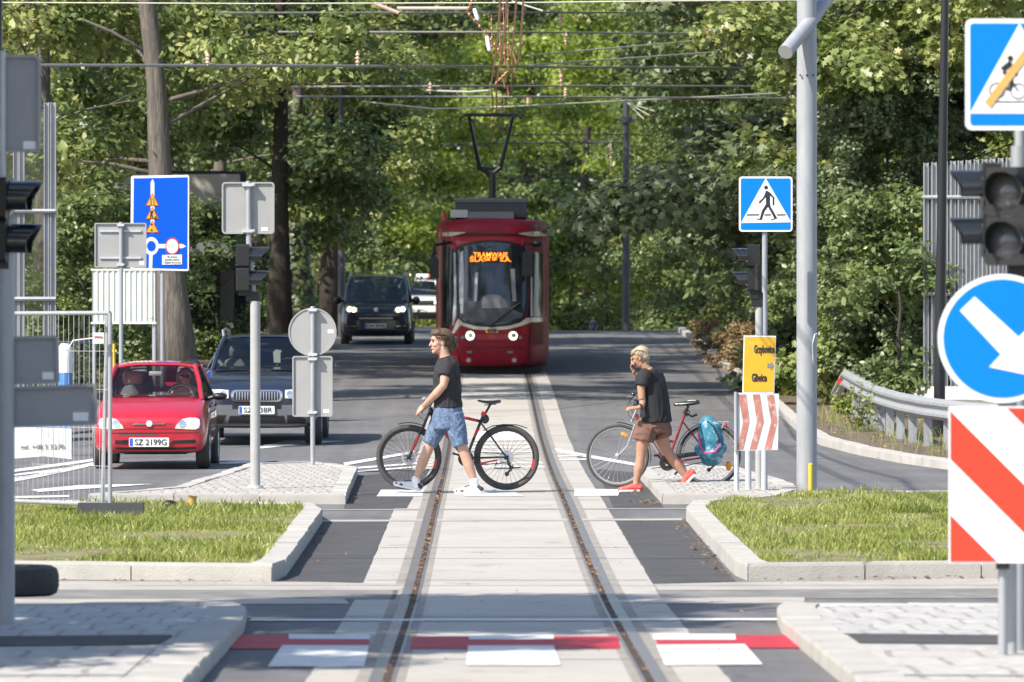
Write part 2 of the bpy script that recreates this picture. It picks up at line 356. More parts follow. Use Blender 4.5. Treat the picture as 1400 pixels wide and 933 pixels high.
def P(px, py):
    """the ground point seen at photo pixel (px, py)"""
    lo, hi = 15.0, 157.0
    for _ in range(50):
        m = (lo + hi) / 2
        if 466.5 + (CZ - gz(-3, m)) * F / m > py: lo = m
        else: hi = m
    return ((px - 700) * lo / F, lo)
def W(px, py, D): return ((px - 700) * D / F, D, CZ + (466.5 - py) * D / F)
def WX(px, D): return (px - 700) * D / F
def WZ(py, D): return CZ + (466.5 - py) * D / F
def gb(px, D): return (WX(px, D), D, gz(WX(px, D), D))
def sheet(name, poly, h, mat, kind='structure', parent=None, label=None, cat=None, group=None, mb=None, extra=0):
    """flat polygon (x, y) laid on the ground profile at height h"""
    bm = bmesh.new(); vs = [bm.verts.new((x, y, 0)) for x, y in poly]; bm.faces.new(vs)
    y0 = min(p[1] for p in poly); y1 = max(p[1] for p in poly); x0 = min(p[0] for p in poly); x1 = max(p[0] for p in poly)
    k = math.ceil((y0 + 1e-6) / 2) * 2
    while k < y1:
        bmesh.ops.bisect_plane(bm, geom=bm.verts[:] + bm.edges[:] + bm.faces[:], plane_co=(0, k, 0), plane_no=(0, 1, 0)); k += 2
    if y1 > 157:
        for kx in KX:
            if x0 < kx < x1: bmesh.ops.bisect_plane(bm, geom=bm.verts[:] + bm.edges[:] + bm.faces[:], plane_co=(kx, 0, 0), plane_no=(1, 0, 0))
    for v in bm.verts: v.co.z = gz(v.co.x, v.co.y) + h
    bmesh.ops.recalc_face_normals(bm, faces=bm.faces)
    if sum(f.normal.z for f in bm.faces) < 0: bmesh.ops.reverse_faces(bm, faces=bm.faces)
    if mb is not None:
        bm.verts.index_update(); mb.add([v.co.copy() for v in bm.verts], [[v.index for v in f.verts] for f in bm.faces]); bm.free(); return None
    me = bpy.data.meshes.new(name); bm.to_mesh(me); bm.free()
    o = finish(me, name, mat, parent, False, fix=False)
    if kind: o['kind'] = kind
    return o
def area2(p): return sum(p[i][0] * p[(i + 1) % len(p)][1] - p[(i + 1) % len(p)][0] * p[i][1] for i in range(len(p)))
def inset(p, d):
    if area2(p) < 0: p = p[::-1]
    out = []; n = len(p)
    for i in range(n):
        a, b, c = Vector(p[i - 1]), Vector(p[i]), Vector(p[(i + 1) % n])
        e1 = (b - a).normalized(); e2 = (c - b).normalized(); n1 = Vector((-e1.y, e1.x)); n2 = Vector((-e2.y, e2.x))
        k = n1 + n2; k = k / max(.35, k.dot(n1)) if k.length > 1e-6 else n1
        out.append(tuple(b + k * d))
    return out
def kerbs(poly, w, h, closed=True, stone=1.0, gap=.012, mb=None, seed=1):
    """kerb stones along a polyline, laid to its inner (left) side"""
    rn = random.Random(seed); mb = mb or MB()
    if closed and area2(poly) < 0: poly = poly[::-1]
    n = len(poly); ins = inset(poly, w) if closed else None
    for i in range(n if closed else n - 1):
        a, b = Vector(poly[i]), Vector(poly[(i + 1) % n])
        if closed: c, d = Vector(ins[(i + 1) % n]), Vector(ins[i])
        else:
            nv = Vector((-(b - a).y, (b - a).x)).normalized() * w; c, d = b + nv, a + nv
        L = (b - a).length; k = max(1, round(L / stone)); g = gap / max(L, .1)
        for j in range(k):
            t0 = j / k + g / 2; t1 = (j + 1) / k - g / 2; e = rn.uniform(-.006, .006)
            q = [a.lerp(b, t0), a.lerp(b, t1), d.lerp(c, t1), d.lerp(c, t0)]; bv = .02
            lo = [(p.x, p.y, gz(p.x, p.y) - .05) for p in q]; m_ = [(p.x, p.y, gz(p.x, p.y) + h + e - bv) for p in q]
            ctr = sum(q, Vector((0, 0))) / 4; q2 = [p + (ctr - p).normalized() * bv for p in q]
            hi = [(p.x, p.y, gz(p.x, p.y) + h + e) for p in q2]
            mb.add(lo + m_ + hi, [(0, 1, 5, 4), (1, 2, 6, 5), (2, 3, 7, 6), (3, 0, 4, 7), (4, 5, 9, 8), (5, 6, 10, 9), (6, 7, 11, 10), (7, 4, 8, 11), (8, 9, 10, 11)])
    return mb
def rrect(cx, cz, w, h, r=.03, n=5):
    o = []
    for sx, sz, a0 in ((1, 1, 0), (-1, 1, 90), (-1, -1, 180), (1, -1, 270)):
        for k in range(n + 1):
            a = R(a0 + 90 * k / n); o.append((cx + sx * (w / 2 - r) + r * math.cos(a), cz + sz * (h / 2 - r) + r * math.sin(a)))
    return o
def circ(cx, cz, r, n=36, rz=None): return [(cx + r * math.cos(2 * math.pi * k / n), cz + (rz or r) * math.sin(2 * math.pi * k / n)) for k in range(n)]
def text(name, s, c, size, mat, parent, y, w=None, bold=0.0, space=1.0, rz=0.0, label=None, depth=.002):
    """letters as flat mesh in the XZ plane facing -Y, centred on c=(x, z)"""
    cu = bpy.data.curves.new('t', 'FONT'); cu.body = s; cu.size = size; cu.align_x = 'CENTER'; cu.align_y = 'CENTER'; cu.space_character = space; cu.offset = bold; cu.extrude = depth; cu.resolution_u = 3
    t = bpy.data.objects.new('t', cu); C.objects.link(t); e = evald(t); bpy.data.objects.remove(t)
    xs = [v.co.x for v in e.vertices] or [0, 1]; ww = max(xs) - min(xs); k = (w / ww) if w else 1.0
    mx = (max(xs) + min(xs)) / 2
    mb = MB(); mb.v = []
    cr, sr = math.cos(rz), math.sin(rz)
    for v in e.vertices:
        lx = (v.co.x - mx) * k; ly = -v.co.z
        mb.v.append((c[0] + lx * cr - ly * sr, y + lx * sr + ly * cr, c[1] + v.co.y))
    mb.f = [tuple(p.vertices) for p in e.polygons]
    return part(name, mb, mat, parent, smooth=False, label=label, fix=False)
# ================================================================== SETTING
mb = MB(); xs = [-260, -120, -60, -30, -12] + KX + [6, 14, 30, 60, 120, 260]; ys = list(range(-20, 300, 2)) + list(range(300, 521, 20))
for y in ys:
    for x in xs: mb.v.append((x, y, gz(x, y)))
n = len(xs)
for j in range(len(ys) - 1):
    for i in range(n - 1): mb.f.append((j * n + i, j * n + i + 1, (j + 1) * n + i + 1, (j + 1) * n + i))
part('ground', mb, MT['soil'], None, False)['kind'] = 'structure'
RP = [(-4.9, 240), (-4.9, 106), (-5.6, 99), (-7.5, 94), (-12, 90.5), (-40, 88), (-40, 12), (40, 12), (40, 70.5), (8, 72.2), (5.9, 74.3), (5.45, 77), (5.05, 80.5), (4.75, 84.5), (4.7, 90), (4.7, 172), (-.9, 178), (-.9, 240)]
sheet('road', RP, .003, MT['asphalt'])
xc = lambda y: .033 - .0049 * (y - 30)
def band(o0, o1, y0, y1, step=None): return [(xc(y0) + o0, y0), (xc(y0) + o1, y0), (xc(y1) + o1, y1), (xc(y1) + o0, y1)]
rn = random.Random(3); lp = []; rp_ = []
y = 14.0
while y < 150:
    w = .35 if y < 60 else 1.0
    lp.append((xc(y) - 1.12 + rn.uniform(-.006, .006), y)); rp_.append((xc(y) + 1.12 + rn.uniform(-.006, .006), y)); y += w
lp.append((xc(176) - 1.12, 176)); rp_.append((xc(176) + 1.12, 176))
sheet('track_slab_path', lp + rp_[::-1], .005, MT['concrete'])
for sgn in (-1, 1):
    a, b = sorted((sgn * .6, sgn * .86)); sheet('rail_strip_path', band(a, b, 14, 176), .0065, MT['concrete2'])
mb = MB()
for k in range(26):
    y = 20.4 + k * 6; sheet('', band(-1.1, 1.1, y, y + .035), .0075, None, mb=mb)
part('slab_joint_road', mb, MT['conc_joint'], None, False)['kind'] = 'structure'
for sgn, side in ((-1, 'left'), (1, 'right')):
    r = thing('tram_rail', f'grooved tram rail, the {side} one of the pair' + (', passing the woman’s front wheel' if sgn > 0 else ', passing behind the young man'), 'tram rail', (xc(30) + sgn * .72, 30, gz(0, 30)))
    mb = MB(); a, b = sorted((sgn * .7175, sgn * .79)); sheet('', band(a, b, 14, 176), .0095, None, mb=mb); part('rail_head', mb, MT['rail'], r, False)
    mb = MB(); a, b = sorted((sgn * .672, sgn * .7175)); sheet('', band(a, b, 14, 176), .0085, None, mb=mb); part('groove', mb, MT['groove'], r, False)
    mb = MB(); a, b = sorted((sgn * .652, sgn * .672)); sheet('', band(a, b, 14, 176), .0095, None, mb=mb); part('guard_lip', mb, MT['rail'], r, False)
def px_sheet(name, pts, h, mat, kind='structure', mb=None): return sheet(name, [P(*p) for p in pts], h, mat, kind, mb=mb)
px_sheet('asphalt_patch_road', [(440, 712), (531, 714), (520, 742), (512, 760), (497, 797), (380, 799)], .0065, MT['asphalt_dark'])
px_sheet('asphalt_patch_road', [(843, 714), (937, 711), (1006, 796), (893, 800), (873, 765)], .0065, MT['asphalt_dark'])
px_sheet('asphalt_patch_road', [(484, 652), (588, 642), (556, 696), (470, 696)], .0065, MT['asphalt_dark'])
px_sheet('asphalt_patch_road', [(815, 642), (880, 648), (908, 696), (839, 696)], .0065, MT['asphalt_dark'])
for nm, pts in (('gutter_road', [(-300, 794), (430, 797), (560, 800), (545, 808), (-300, 807)]), ('gutter_road', [(893, 800), (1010, 797), (1600, 788), (1600, 805), (900, 808)]),
                ('gutter_road', [(-300, 821), (470, 820), (478, 827), (-300, 829)]), ('gutter_road', [(868, 819), (1100, 818), (1100, 826), (865, 827)])):
    px_sheet(nm, pts, .0068, MT['dust'])
px_sheet('cross_road', [(-300, 807), (545, 808), (540, 821), (-300, 822)], .0065, MT['asphalt_dust'])
px_sheet('cross_road', [(896, 808), (1600, 804), (1600, 819), (905, 820)], .0065, MT['asphalt_dust'])
px_sheet('edging_strip_path', [(405, 697.5), (965, 695.5), (966, 697), (405, 699)], .0075, MT['concrete2'])
px_sheet('edging_strip_path', [(438, 712), (932, 710), (933, 712.5), (438, 714.5)], .0075, MT['dust'])
mb = MB()
px_sheet('', [(345, 848.5), (700, 848.5), (1066, 847.5), (1068, 850.3), (700, 851), (340, 851)], .0105, None, mb=mb)
for q in ([(395, 869), (506, 870), (506, 876.5), (395, 876)], [(641, 870), (757, 870), (757, 876.5), (641, 876.5)], [(893, 869), (1005, 869), (1006, 877), (893, 877)],
          [(386, 884.5), (505, 885), (498, 914), (366, 914)], [(640, 885), (757, 885), (767, 912), (637, 912)], [(897, 884), (1018, 883), (1043, 911), (909, 912)],
          [(521, 671), (580, 671), (577, 680), (515, 680)], [(640, 672), (700, 672), (716, 680), (634, 680)], [(786, 670), (848, 670), (845, 679), (785, 679.5)],
          [(469, 634), (566, 617.5), (567, 620.5), (472, 637.5)], [(758, 614), (868, 634), (868, 638), (762, 619)], [(484, 640), (592, 632), (592, 634), (484, 642.5)], [(486, 645), (590, 637), (590, 638.6), (486, 647)],
          [(652, 591), (716, 590), (728, 603), (646, 604)], [(644, 607), (731, 607), (732, 608.6), (643, 608.6)], [(643, 612), (733, 612), (734, 613.4), (642, 613.4)], [(642, 618), (735, 618), (736, 619.4), (641, 619.4)],
          [(636, 633), (742, 633), (743, 635), (635, 635)], [(635, 638.5), (744, 638.5), (745, 640.5), (634, 640.5)], [(762, 624), (800, 623), (802, 624.6), (763, 625.6)], [(764, 629), (806, 628), (808, 629.6), (765, 630.6)],
          [(-60, 652), (130, 628), (132, 631), (-60, 656)], [(-60, 668), (131, 632.5), (138, 635), (-60, 675)], [(-60, 658), (96, 640), (90, 643), (-60, 661)], [(-60, 663), (86, 645), (80, 648), (-60, 666)],
          [(42, 671), (110, 664.5), (210, 663), (156, 667), (53, 674)], [(-60, 681), (95, 678.5), (95, 681), (-60, 684)],
          [(300, 633.5), (330, 631.5), (378, 631), (355, 634), (300, 636)], [(352, 612), (390, 603.5), (472, 604), (400, 610), (350, 615)]):
    px_sheet('', q, .0105, None, mb=mb)
part('white_road_marking', mb, MT['white'], None, False)['kind'] = 'structure'
mb = MB()
for q in ([(300, 870), (505, 871), (505, 888.5), (300, 889)], [(565, 872), (845, 872), (848, 889), (560, 889)], [(896, 871), (1092, 870), (1100, 888), (899, 888)]): px_sheet('', q, .009, None, mb=mb)
part('red_road_marking', mb, MT['redpaint'], None, False)['kind'] = 'structure'
# ---- islands
def island(kind, pts, h, kw, top, label, cat, topname, seed, stone=1.0):
    poly = [P(*p) for p in pts] if isinstance(pts[0][0], int) else pts
    if area2(poly) < 0: poly = poly[::-1]
    cx = sum(p[0] for p in poly) / len(poly); cy = sum(p[1] for p in poly) / len(poly)
    th = thing(kind, label, cat, (cx, cy, gz(cx, cy)))
    part('kerb', kerbs(poly, kw, h, True, stone, seed=seed), MT['kerb'], th, False)
    mb = MB(); sheet('', inset(poly, kw - .02), h - .012, None, mb=mb); part(topname, mb, top, th, False)
    mb = MB(); sheet('', inset(poly, .03), h - .06, None, mb=mb); part('kerb_bed', mb, MT['dust'], th, False)
    return poly
island('traffic_island', [(473, 690), (489, 651), (430, 643), (340, 646), (238, 680), (120, 690)], .12, .16, MT['setts'], 'pale sett-paved traffic island with the round sign back, left of the man with the bike', 'traffic island', 'paving', 1)
island('traffic_island', [(905, 690), (872, 653), (930, 646), (1010, 652), (1085, 675), (1090, 684), (1072, 690)], .12, .16, MT['setts'], 'pale sett-paved traffic island under the striped chevron board and the woman’s rear wheel', 'traffic island', 'paving', 2)
GL = island('grass_island', [(-200, 790), (372, 796), (391, 789), (441, 715), (425, 706), (-200, 700)], .14, .2, MT['turf'], 'grass island with pale kerb in front of the red car and mesh fence', 'grass island', 'turf', 3)
GR = island('grass_island', [(1500, 791), (1022, 795), (1004, 787), (938, 713), (948, 703), (1100, 690), (1500, 685)], .14, .2, MT['turf'], 'grass island with pale kerb behind the red and white striped board', 'grass island', 'turf', 4)
def fg_island(pts, label, seed, strip, slab):
    poly = island('paved_island', pts, .1, .26, MT['setts_big'], label, 'traffic island', 'paving', seed, stone=.9)
    ob = [o for o in bpy.data.objects if o.get('label') == label][0]
    for nm, q, hh, m in (('asphalt_strip', strip, .096, MT['asphalt_dark']), ('slab_paving', slab, .093, MT['slabs'])):
        mb = MB(); sheet('', [P(*p) for p in q], hh, None, mb=mb); part(nm, mb, m, ob, False)
fg_island([(-500, 846), (318, 843), (337, 850), (333, 866), (250, 960), (-500, 960)], 'paved kerb island in the shade at the foot of the signpost with the tyre', 5,
          [(-480, 896), (237, 890), (216, 904), (-480, 912)], [(-480, 912.5), (216, 904.5), (170, 948), (-480, 950)])
fg_island([(1900, 846), (1072, 843), (1062, 850), (1068, 866), (1180, 960), (1900, 960)], 'sunlit paved kerb island at the foot of the blue arrow sign', 6,
          [(1900, 896), (1152, 888), (1170, 902), (1900, 908)], [(1900, 908.5), (1170, 902.5), (1222, 948), (1900, 950)])
# right roadside kerb and left kerb
k = kerbs([(40, 70.5), (8, 72.2), (5.9, 74.3), (5.45, 77), (5.05, 80.5), (4.75, 84.5), (4.7, 90), (4.7, 157)], .18, .13, False, seed=7)
tag(part('roadside_kerb', k, MT['kerb'], None, False), 'long pale concrete kerb curving round the right road edge by the guardrail', 'kerb')
k = kerbs([(-40, 88), (-12, 90.5), (-7.5, 94), (-5.6, 99), (-4.9, 106), (-4.9, 157)][::-1], -.18, .12, False, seed=8)
k = kerbs([(-4.9, 157), (-4.9, 106), (-5.6, 99), (-7.5, 94), (-12, 90.5), (-40, 88)], .18, .12, False, seed=8)
tag(part('roadside_kerb', k, MT['kerb'], None, False), 'pale concrete kerb along the left road edge below the tree trunks', 'kerb')
# ---- grass blades
def inside(p, poly):
    c = False; n = len(poly)
    for i in range(n):
        (x1, y1), (x2, y2) = poly[i], poly[i - 1]
        if (y1 > p[1]) != (y2 > p[1]) and p[0] < (x2 - x1) * (p[1] - y1) / (y2 - y1) + x1: c = not c
    return c
def blades(name, poly, dens, h0, h1, hh, seed, xr=None, mat='grass', ragged=0.0):
    rn = random.Random(seed); mb = MB()
    x0 = min(p[0] for p in poly); x1 = max(p[0] for p in poly); y0 = min(p[1] for p in poly); y1 = max(p[1] for p in poly)
    if xr: x0, x1 = max(x0, xr[0]), min(x1, xr[1])
    tufts = [(rn.uniform(x0, x1), rn.uniform(y0, y1), rn.uniform(.15, .5), rn.uniform(.5, 1.5)) for _ in range(int((x1 - x0) * (y1 - y0) * 2.2))]
    for _ in range(int((x1 - x0) * (y1 - y0) * dens)):
        if rn.random() < .6:
            t = rn.choice(tufts); x = rn.gauss(t[0], t[2]); y = rn.gauss(t[1], t[2]); k = t[3]
        else: x = rn.uniform(x0, x1); y = rn.uniform(y0, y1); k = .8
        if not inside((x, y), poly) or x < x0 or x > x1: continue
        nz = noise.noise((x * .9, y * .55, seed)); 
        if nz < -.05 and rn.random() < .75: continue
        k *= 1 + 1.4 * nz
        z = gz(x, y) + hh; h = rn.uniform(h0, h1) * k; a = rn.uniform(0, 6.28); w = rn.uniform(.0025, .006); dx, dy = math.cos(a), math.sin(a)
        l = rn.uniform(.1, .9) * h; b = rn.uniform(0, 6.28); lx, ly = l * math.cos(b), l * math.sin(b)
        mb.add([(x - dx * w, y - dy * w, z), (x + dx * w, y + dy * w, z), (x + lx * .35 + dx * w, y + ly * .35 + dy * w, z + h * .6), (x + lx * .35 - dx * w, y + ly * .35 - dy * w, z + h * .6), (x + lx, y + ly, z + h * .95)],
               [(0, 1, 2, 3), (3, 2, 4)])
    o = part(name, mb, MT[mat], None, False, fix=False); o['kind'] = 'stuff'; return o
blades('grass', inset(GL, .19), 1350, .025, .075, .12, 11, (-5.6, -1.0))
blades('grass', inset(GR, .19), 1350, .025, .08, .12, 12, (.5, 5.6))
blades('grass', [(4.95, 157), (4.95, 90), (5.2, 84), (5.7, 79.5), (7.5, 76), (9, 76), (9, 157)], 32, .06, .22, 0, 13)
blades('grass', [(-5.2, 200), (-5.2, 106), (-6, 99), (-8, 95.5), (-14, 92), (-14, 200)], 14, .08, .25, 0, 14)
# ---- dry leaves lying in the groove, along kerbs and on the patches
rn = random.Random(5); mb = MB()
def dry(x, y, z, s):
    a = rn.uniform(0, 6.28); c, d = math.cos(a) * s, math.sin(a) * s; t = rn.uniform(0, .6) * s
    mb.add([(x - c, y - d, z), (x + d * .5, y - c * .5, z + t), (x + c, y + d, z + t * .5), (x - d * .5, y + c * .5, z + .3 * t)], [(0, 1, 2), (0, 2, 3)])
for _ in range(650):
    sg = rn.choice((-1, 1)); y = rn.choice((rn.uniform(28, 75), rn.uniform(40, 66))); x = xc(y) + sg * (.695 + rn.gauss(0, .012)); dry(x, y, gz(x, y) + .02, rn.uniform(.01, .028))
for (ax, ay), (bx, by), nn in (((938, 716), (1003, 790), 110), ((482, 660), (474, 690), 60), ((893, 688), (905, 692), 60), ((440, 718), (395, 790), 25), ((1040, 797), (1400, 790), 90), ((60, 797), (380, 799), 40), ((880, 690), (872, 660), 50)):
    A, B = Vector(P(ax, ay)), Vector(P(bx, by))
    for _ in range(nn):
        p = A.lerp(B, rn.random()); s = -1 if ax > 700 else 1; x = p.x + s * abs(rn.gauss(0, .09)); y = p.y - abs(rn.gauss(0, .12)); dry(x, y, gz(x, y) + .026, rn.uniform(.012, .03))
for _ in range(160):
    x = rn.uniform(-1.9, 1.9); y = rn.uniform(31, 62); dry(x, y, gz(x, y) + .026, rn.uniform(.008, .022))
for _ in range(900):
    x = rn.uniform(5.0, 7.4); y = rn.uniform(78, 125); dry(x, y, gz(x, y) + .02, rn.uniform(.02, .05))
part('fallen_leaves', mb, MT['dryleaf'], None, False, fix=False)['kind'] = 'stuff'
# ================================================================== TREES
def leaf(mb, p, n, s, rn, lobed):
    n = n.normalized(); a = n.orthogonal().normalized(); q = Quaternion(n, rn.uniform(0, 6.28)); a = q @ a; b = n.cross(a)
    if lobed:
        o = ((0, -.55), (.42, -.3), (.28, -.02), (.6, .2), (.2, .25), (0, .62), (-.2, .25), (-.6, .2), (-.28, -.02), (-.42, -.3))
        mb.add([p + (a * u + b * v + n * (-.22 * abs(u) - .12 * v * v)) * s for u, v in o], [(0, 1, 2, 3, 4, 5), (0, 5, 6, 7, 8, 9)])
    else:
        o = ((0, -.5, 0), (.3, -.12, -.1), (.22, .22, -.1), (0, .55, -.12), (-.22, .22, -.1), (-.3, -.12, -.1))
        mb.add([p + (a * u + b * v + n * w) * s for u, v, w in o], [(0, 1, 2, 3), (0, 3, 4, 5)])
def leaf_cloud(rs, P_, N_, S_, lobed):
    """arrays of leaves: positions, normals, sizes -> vertices and faces"""
    if lobed: o = np.array([(0, -.55), (.42, -.3), (.28, -.02), (.6, .2), (.2, .25), (0, .62), (-.2, .25), (-.6, .2), (-.28, -.02), (-.42, -.3)]); w = -.22 * np.abs(o[:, 0]) - .12 * o[:, 1] ** 2; fs = [(0, 1, 2, 3, 4, 5), (0, 5, 6, 7, 8, 9)]
    else: o = np.array([(0, -.5), (.3, -.12), (.22, .22), (0, .55), (-.22, .22), (-.3, -.12)]); w = np.array([0, -.1, -.1, -.12, -.1, -.1]); fs = [(0, 1, 2, 3), (0, 3, 4, 5)]
    N_ = N_ / (np.linalg.norm(N_, axis=1, keepdims=True) + 1e-9); r = rs.normal(size=N_.shape); A = np.cross(N_, r); A /= np.linalg.norm(A, axis=1, keepdims=True) + 1e-9; B = np.cross(N_, A)
    V = P_[:, None, :] + (A[:, None, :] * o[None, :, 0, None] + B[:, None, :] * o[None, :, 1, None] + N_[:, None, :] * w[None, :, None]) * S_[:, None, None]
    k = len(o); n = len(P_); L = len(fs[0]); idx = (np.arange(n)[:, None, None] * k + np.array(fs)[None]).reshape(-1)
    return V.reshape(-1, 3), idx, L
def cloud_mesh(nm, V, idx, L, mat):
    me = bpy.data.meshes.new(nm); me.vertices.add(len(V)); me.vertices.foreach_set('co', V.astype(np.float32).ravel()); me.loops.add(len(idx)); me.loops.foreach_set('vertex_index', idx.astype(np.int32))
    m = len(idx) // L; me.polygons.add(m); me.polygons.foreach_set('loop_start', (np.arange(m) * L).astype(np.int32)); me.update(calc_edges=True); me.materials.append(mat); return me
def grow(seed, H, th, cr, limbs, per, ls, lobed=False, r0=.26, lean=(0, 0), back=False, sub=5, rc=.85, lowcut=False, zmax=99):
    """trunk mesh and crown mesh of one tree, base at the origin"""
    rn = random.Random(seed); rs = np.random.RandomState(seed); tr = MB(); pts = []; k = 9; CL = []
    for i in range(k):
        t = i / (k - 1); pts.append(Vector((lean[0] * t + rn.uniform(-.12, .12) * t * 2, lean[1] * t + rn.uniform(-.12, .12) * t * 2, -.3 + (H * .9 + .3) * t)))
    tr.limb(pts, [r0 * (1.75, 1.32, 1.1, 1, 1, 1, 1, 1, 1)[i] * (1 - .82 * i / (k - 1)) for i in range(k)], 14)
    def at(z):
        for i in range(k - 1):
            if pts[i].z <= z <= pts[i + 1].z: return pts[i].lerp(pts[i + 1], (z - pts[i].z) / (pts[i + 1].z - pts[i].z))
        return pts[-1].copy()
    for j in range(limbs):
        f = (j + rn.random()) / limbs; z = th + (H * .9 - th) * f; base = at(z)
        L = cr * math.sin(math.pi * (.16 + .76 * f)) ** .8 * rn.uniform(.7, 1.12) * (.55 + 1.3 * f if f < .35 and lowcut else 1)
        az = (j * 2.4 + rn.uniform(-.5, .5)) if not back else rn.uniform(-.35, 3.5); el = rn.uniform(.1, .6) + .4 * f - (.55 if f < .3 and th < 1.6 else 0) * rn.random()
        d = Vector((math.cos(az) * math.cos(el), math.sin(az) * math.cos(el), math.sin(el))); lp = [base]; dd = d.copy()
        for q in range(4):
            dd = (dd + Vector((rn.uniform(-.25, .25), rn.uniform(-.25, .25), rn.uniform(-.22, .16)))).normalized(); lp.append(lp[-1] + dd * L / 4)
        lr = r0 * .2 * (1 - .6 * f); tr.limb(lp, [lr, lr * .75, lr * .5, lr * .3, lr * .12], 6)
        for q in range(sub):
            t = .38 + .62 * (q + rn.random()) / sub; i = min(3, int(t * 4)); o = lp[i].lerp(lp[i + 1], t * 4 - i)
            sd = (dd * .4 + Vector((rn.uniform(-1, 1), rn.uniform(-1, 1), rn.uniform(-.35, .5)))).normalized(); e = o + sd * (L * rn.uniform(.1, .3) + .25)
            tr.limb([o, o.lerp(e, .5) + Vector((0, 0, .06)), e], [lr * .22 + .006, lr * .14 + .004, .004], 4, cap=False); CL.append((e, rc * rn.uniform(.55, 1.25)))
    VV = []; II = []; nv = 0; Lf = 0
    for c, r in CL:
        n = int(per * r * r / (rc * rc)); u = rs.normal(size=(n, 3)); u[:, 2] = u[:, 2] * .8 + .25; u /= np.linalg.norm(u, axis=1, keepdims=True)
        lob = 1 + .25 * np.sin(u[:, 0] * 5 + c.x * 7) * np.sin(u[:, 1] * 5 + c.y * 5) + .18 * np.sin(u[:, 2] * 9 + c.z * 3)
        rad = r * lob * (.62 + .42 * rs.rand(n) ** .6); stray = rs.rand(n) < .08; rad[stray] *= 1.25
        p = np.array(c)[None] + u * rad[:, None] * np.array([[1, 1, .62]]); p[:, 2] -= .18 * (u[:, 0] ** 2 + u[:, 1] ** 2) * r
        N_ = u * rs.uniform(.1, .9, size=(n, 1)) + np.array([[0, 0, .55]]) + rs.normal(size=(n, 3)) * .38
        S = ls * rs.uniform(.6, 1.3, size=n)
        m = max(4, n // 9); ui = rs.normal(size=(m, 3)); pi = np.array(c)[None] + ui * r * .3 * np.array([[1, 1, .5]]) - np.array([[0, 0, .18 * r]])  # oversized inner leaves added to block light inside the clump
        p = np.vstack([p, pi]); N_ = np.vstack([N_, rs.normal(size=(m, 3))]); S = np.concatenate([S, np.full(m, ls * 1.9)])
        V, I, Lf = leaf_cloud(rs, p, N_, S, lobed); VV.append(V); II.append(I + nv); nv += len(V)
    def tmesh(nm, m, mat):
        me = bpy.data.meshes.new(nm); me.from_pydata([tuple(v) for v in m.v], [], m.f); me.materials.append(mat); me.polygons.foreach_set('use_smooth', [True] * len(me.polygons)); return me
    return tmesh, tr, np.vstack(VV), np.concatenate(II), Lf
TM = {}
def variety(key, leafm, bark, **kw):
    tm, tr, V, I, L = grow(**kw); TM[key] = (tm('trunk', tr, MT[bark]), cloud_mesh('crown', V, I, L, MT[leafm]))
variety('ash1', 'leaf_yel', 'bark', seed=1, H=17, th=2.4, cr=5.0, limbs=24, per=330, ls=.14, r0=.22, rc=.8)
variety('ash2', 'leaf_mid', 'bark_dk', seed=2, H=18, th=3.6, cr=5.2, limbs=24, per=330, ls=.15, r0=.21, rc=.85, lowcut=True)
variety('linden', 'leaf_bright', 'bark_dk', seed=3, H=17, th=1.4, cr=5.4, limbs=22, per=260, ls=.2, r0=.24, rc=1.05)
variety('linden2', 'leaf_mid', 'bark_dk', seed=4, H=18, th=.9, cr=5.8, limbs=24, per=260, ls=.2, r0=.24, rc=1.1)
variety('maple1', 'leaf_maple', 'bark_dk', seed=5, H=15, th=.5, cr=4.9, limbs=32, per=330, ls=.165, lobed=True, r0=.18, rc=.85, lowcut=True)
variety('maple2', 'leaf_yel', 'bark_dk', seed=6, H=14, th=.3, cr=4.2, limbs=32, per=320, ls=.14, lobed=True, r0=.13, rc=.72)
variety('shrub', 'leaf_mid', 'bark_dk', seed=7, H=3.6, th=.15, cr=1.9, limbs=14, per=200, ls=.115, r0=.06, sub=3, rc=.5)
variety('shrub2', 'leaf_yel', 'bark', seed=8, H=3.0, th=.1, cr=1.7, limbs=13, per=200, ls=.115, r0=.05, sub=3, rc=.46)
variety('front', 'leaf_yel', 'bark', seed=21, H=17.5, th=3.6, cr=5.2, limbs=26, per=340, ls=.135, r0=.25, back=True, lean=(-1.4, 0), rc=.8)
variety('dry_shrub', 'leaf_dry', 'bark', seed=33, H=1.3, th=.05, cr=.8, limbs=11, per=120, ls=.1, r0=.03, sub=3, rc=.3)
def tree(key, px, D, label, group, sc=1.0, rz=0.0, szz=None, name='broadleaf_tree', cat='tree', dz=0.0, base=None):
    x = WX(px, D); r = thing(name, label, cat, (x, D, gz(x, D) + dz), group)
    r.rotation_euler.z = rz; r.scale = (sc, sc, szz or sc)
    for nm, me in zip(('trunk', 'crown'), TM[key]):
        o = bpy.data.objects.new(nm, me); C.objects.link(o); o.parent = r
    return r
GLr = 'trees along the left roadside'; GB = 'trees closing the view behind the tram'; GRr = 'trees along the right roadside'
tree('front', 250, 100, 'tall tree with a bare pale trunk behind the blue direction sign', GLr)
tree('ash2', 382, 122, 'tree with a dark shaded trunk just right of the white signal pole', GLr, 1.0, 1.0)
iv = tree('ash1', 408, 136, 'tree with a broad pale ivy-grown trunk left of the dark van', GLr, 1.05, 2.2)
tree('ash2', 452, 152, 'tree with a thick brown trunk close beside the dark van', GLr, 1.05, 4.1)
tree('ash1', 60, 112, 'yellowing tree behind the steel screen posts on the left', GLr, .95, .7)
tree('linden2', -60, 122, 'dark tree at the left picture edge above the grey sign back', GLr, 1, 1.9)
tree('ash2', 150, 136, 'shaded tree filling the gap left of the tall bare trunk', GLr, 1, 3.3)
tree('ash1', 300, 150, 'yellow-green tree between the tall bare trunk and the white signal pole', GLr, 1, 5.0)
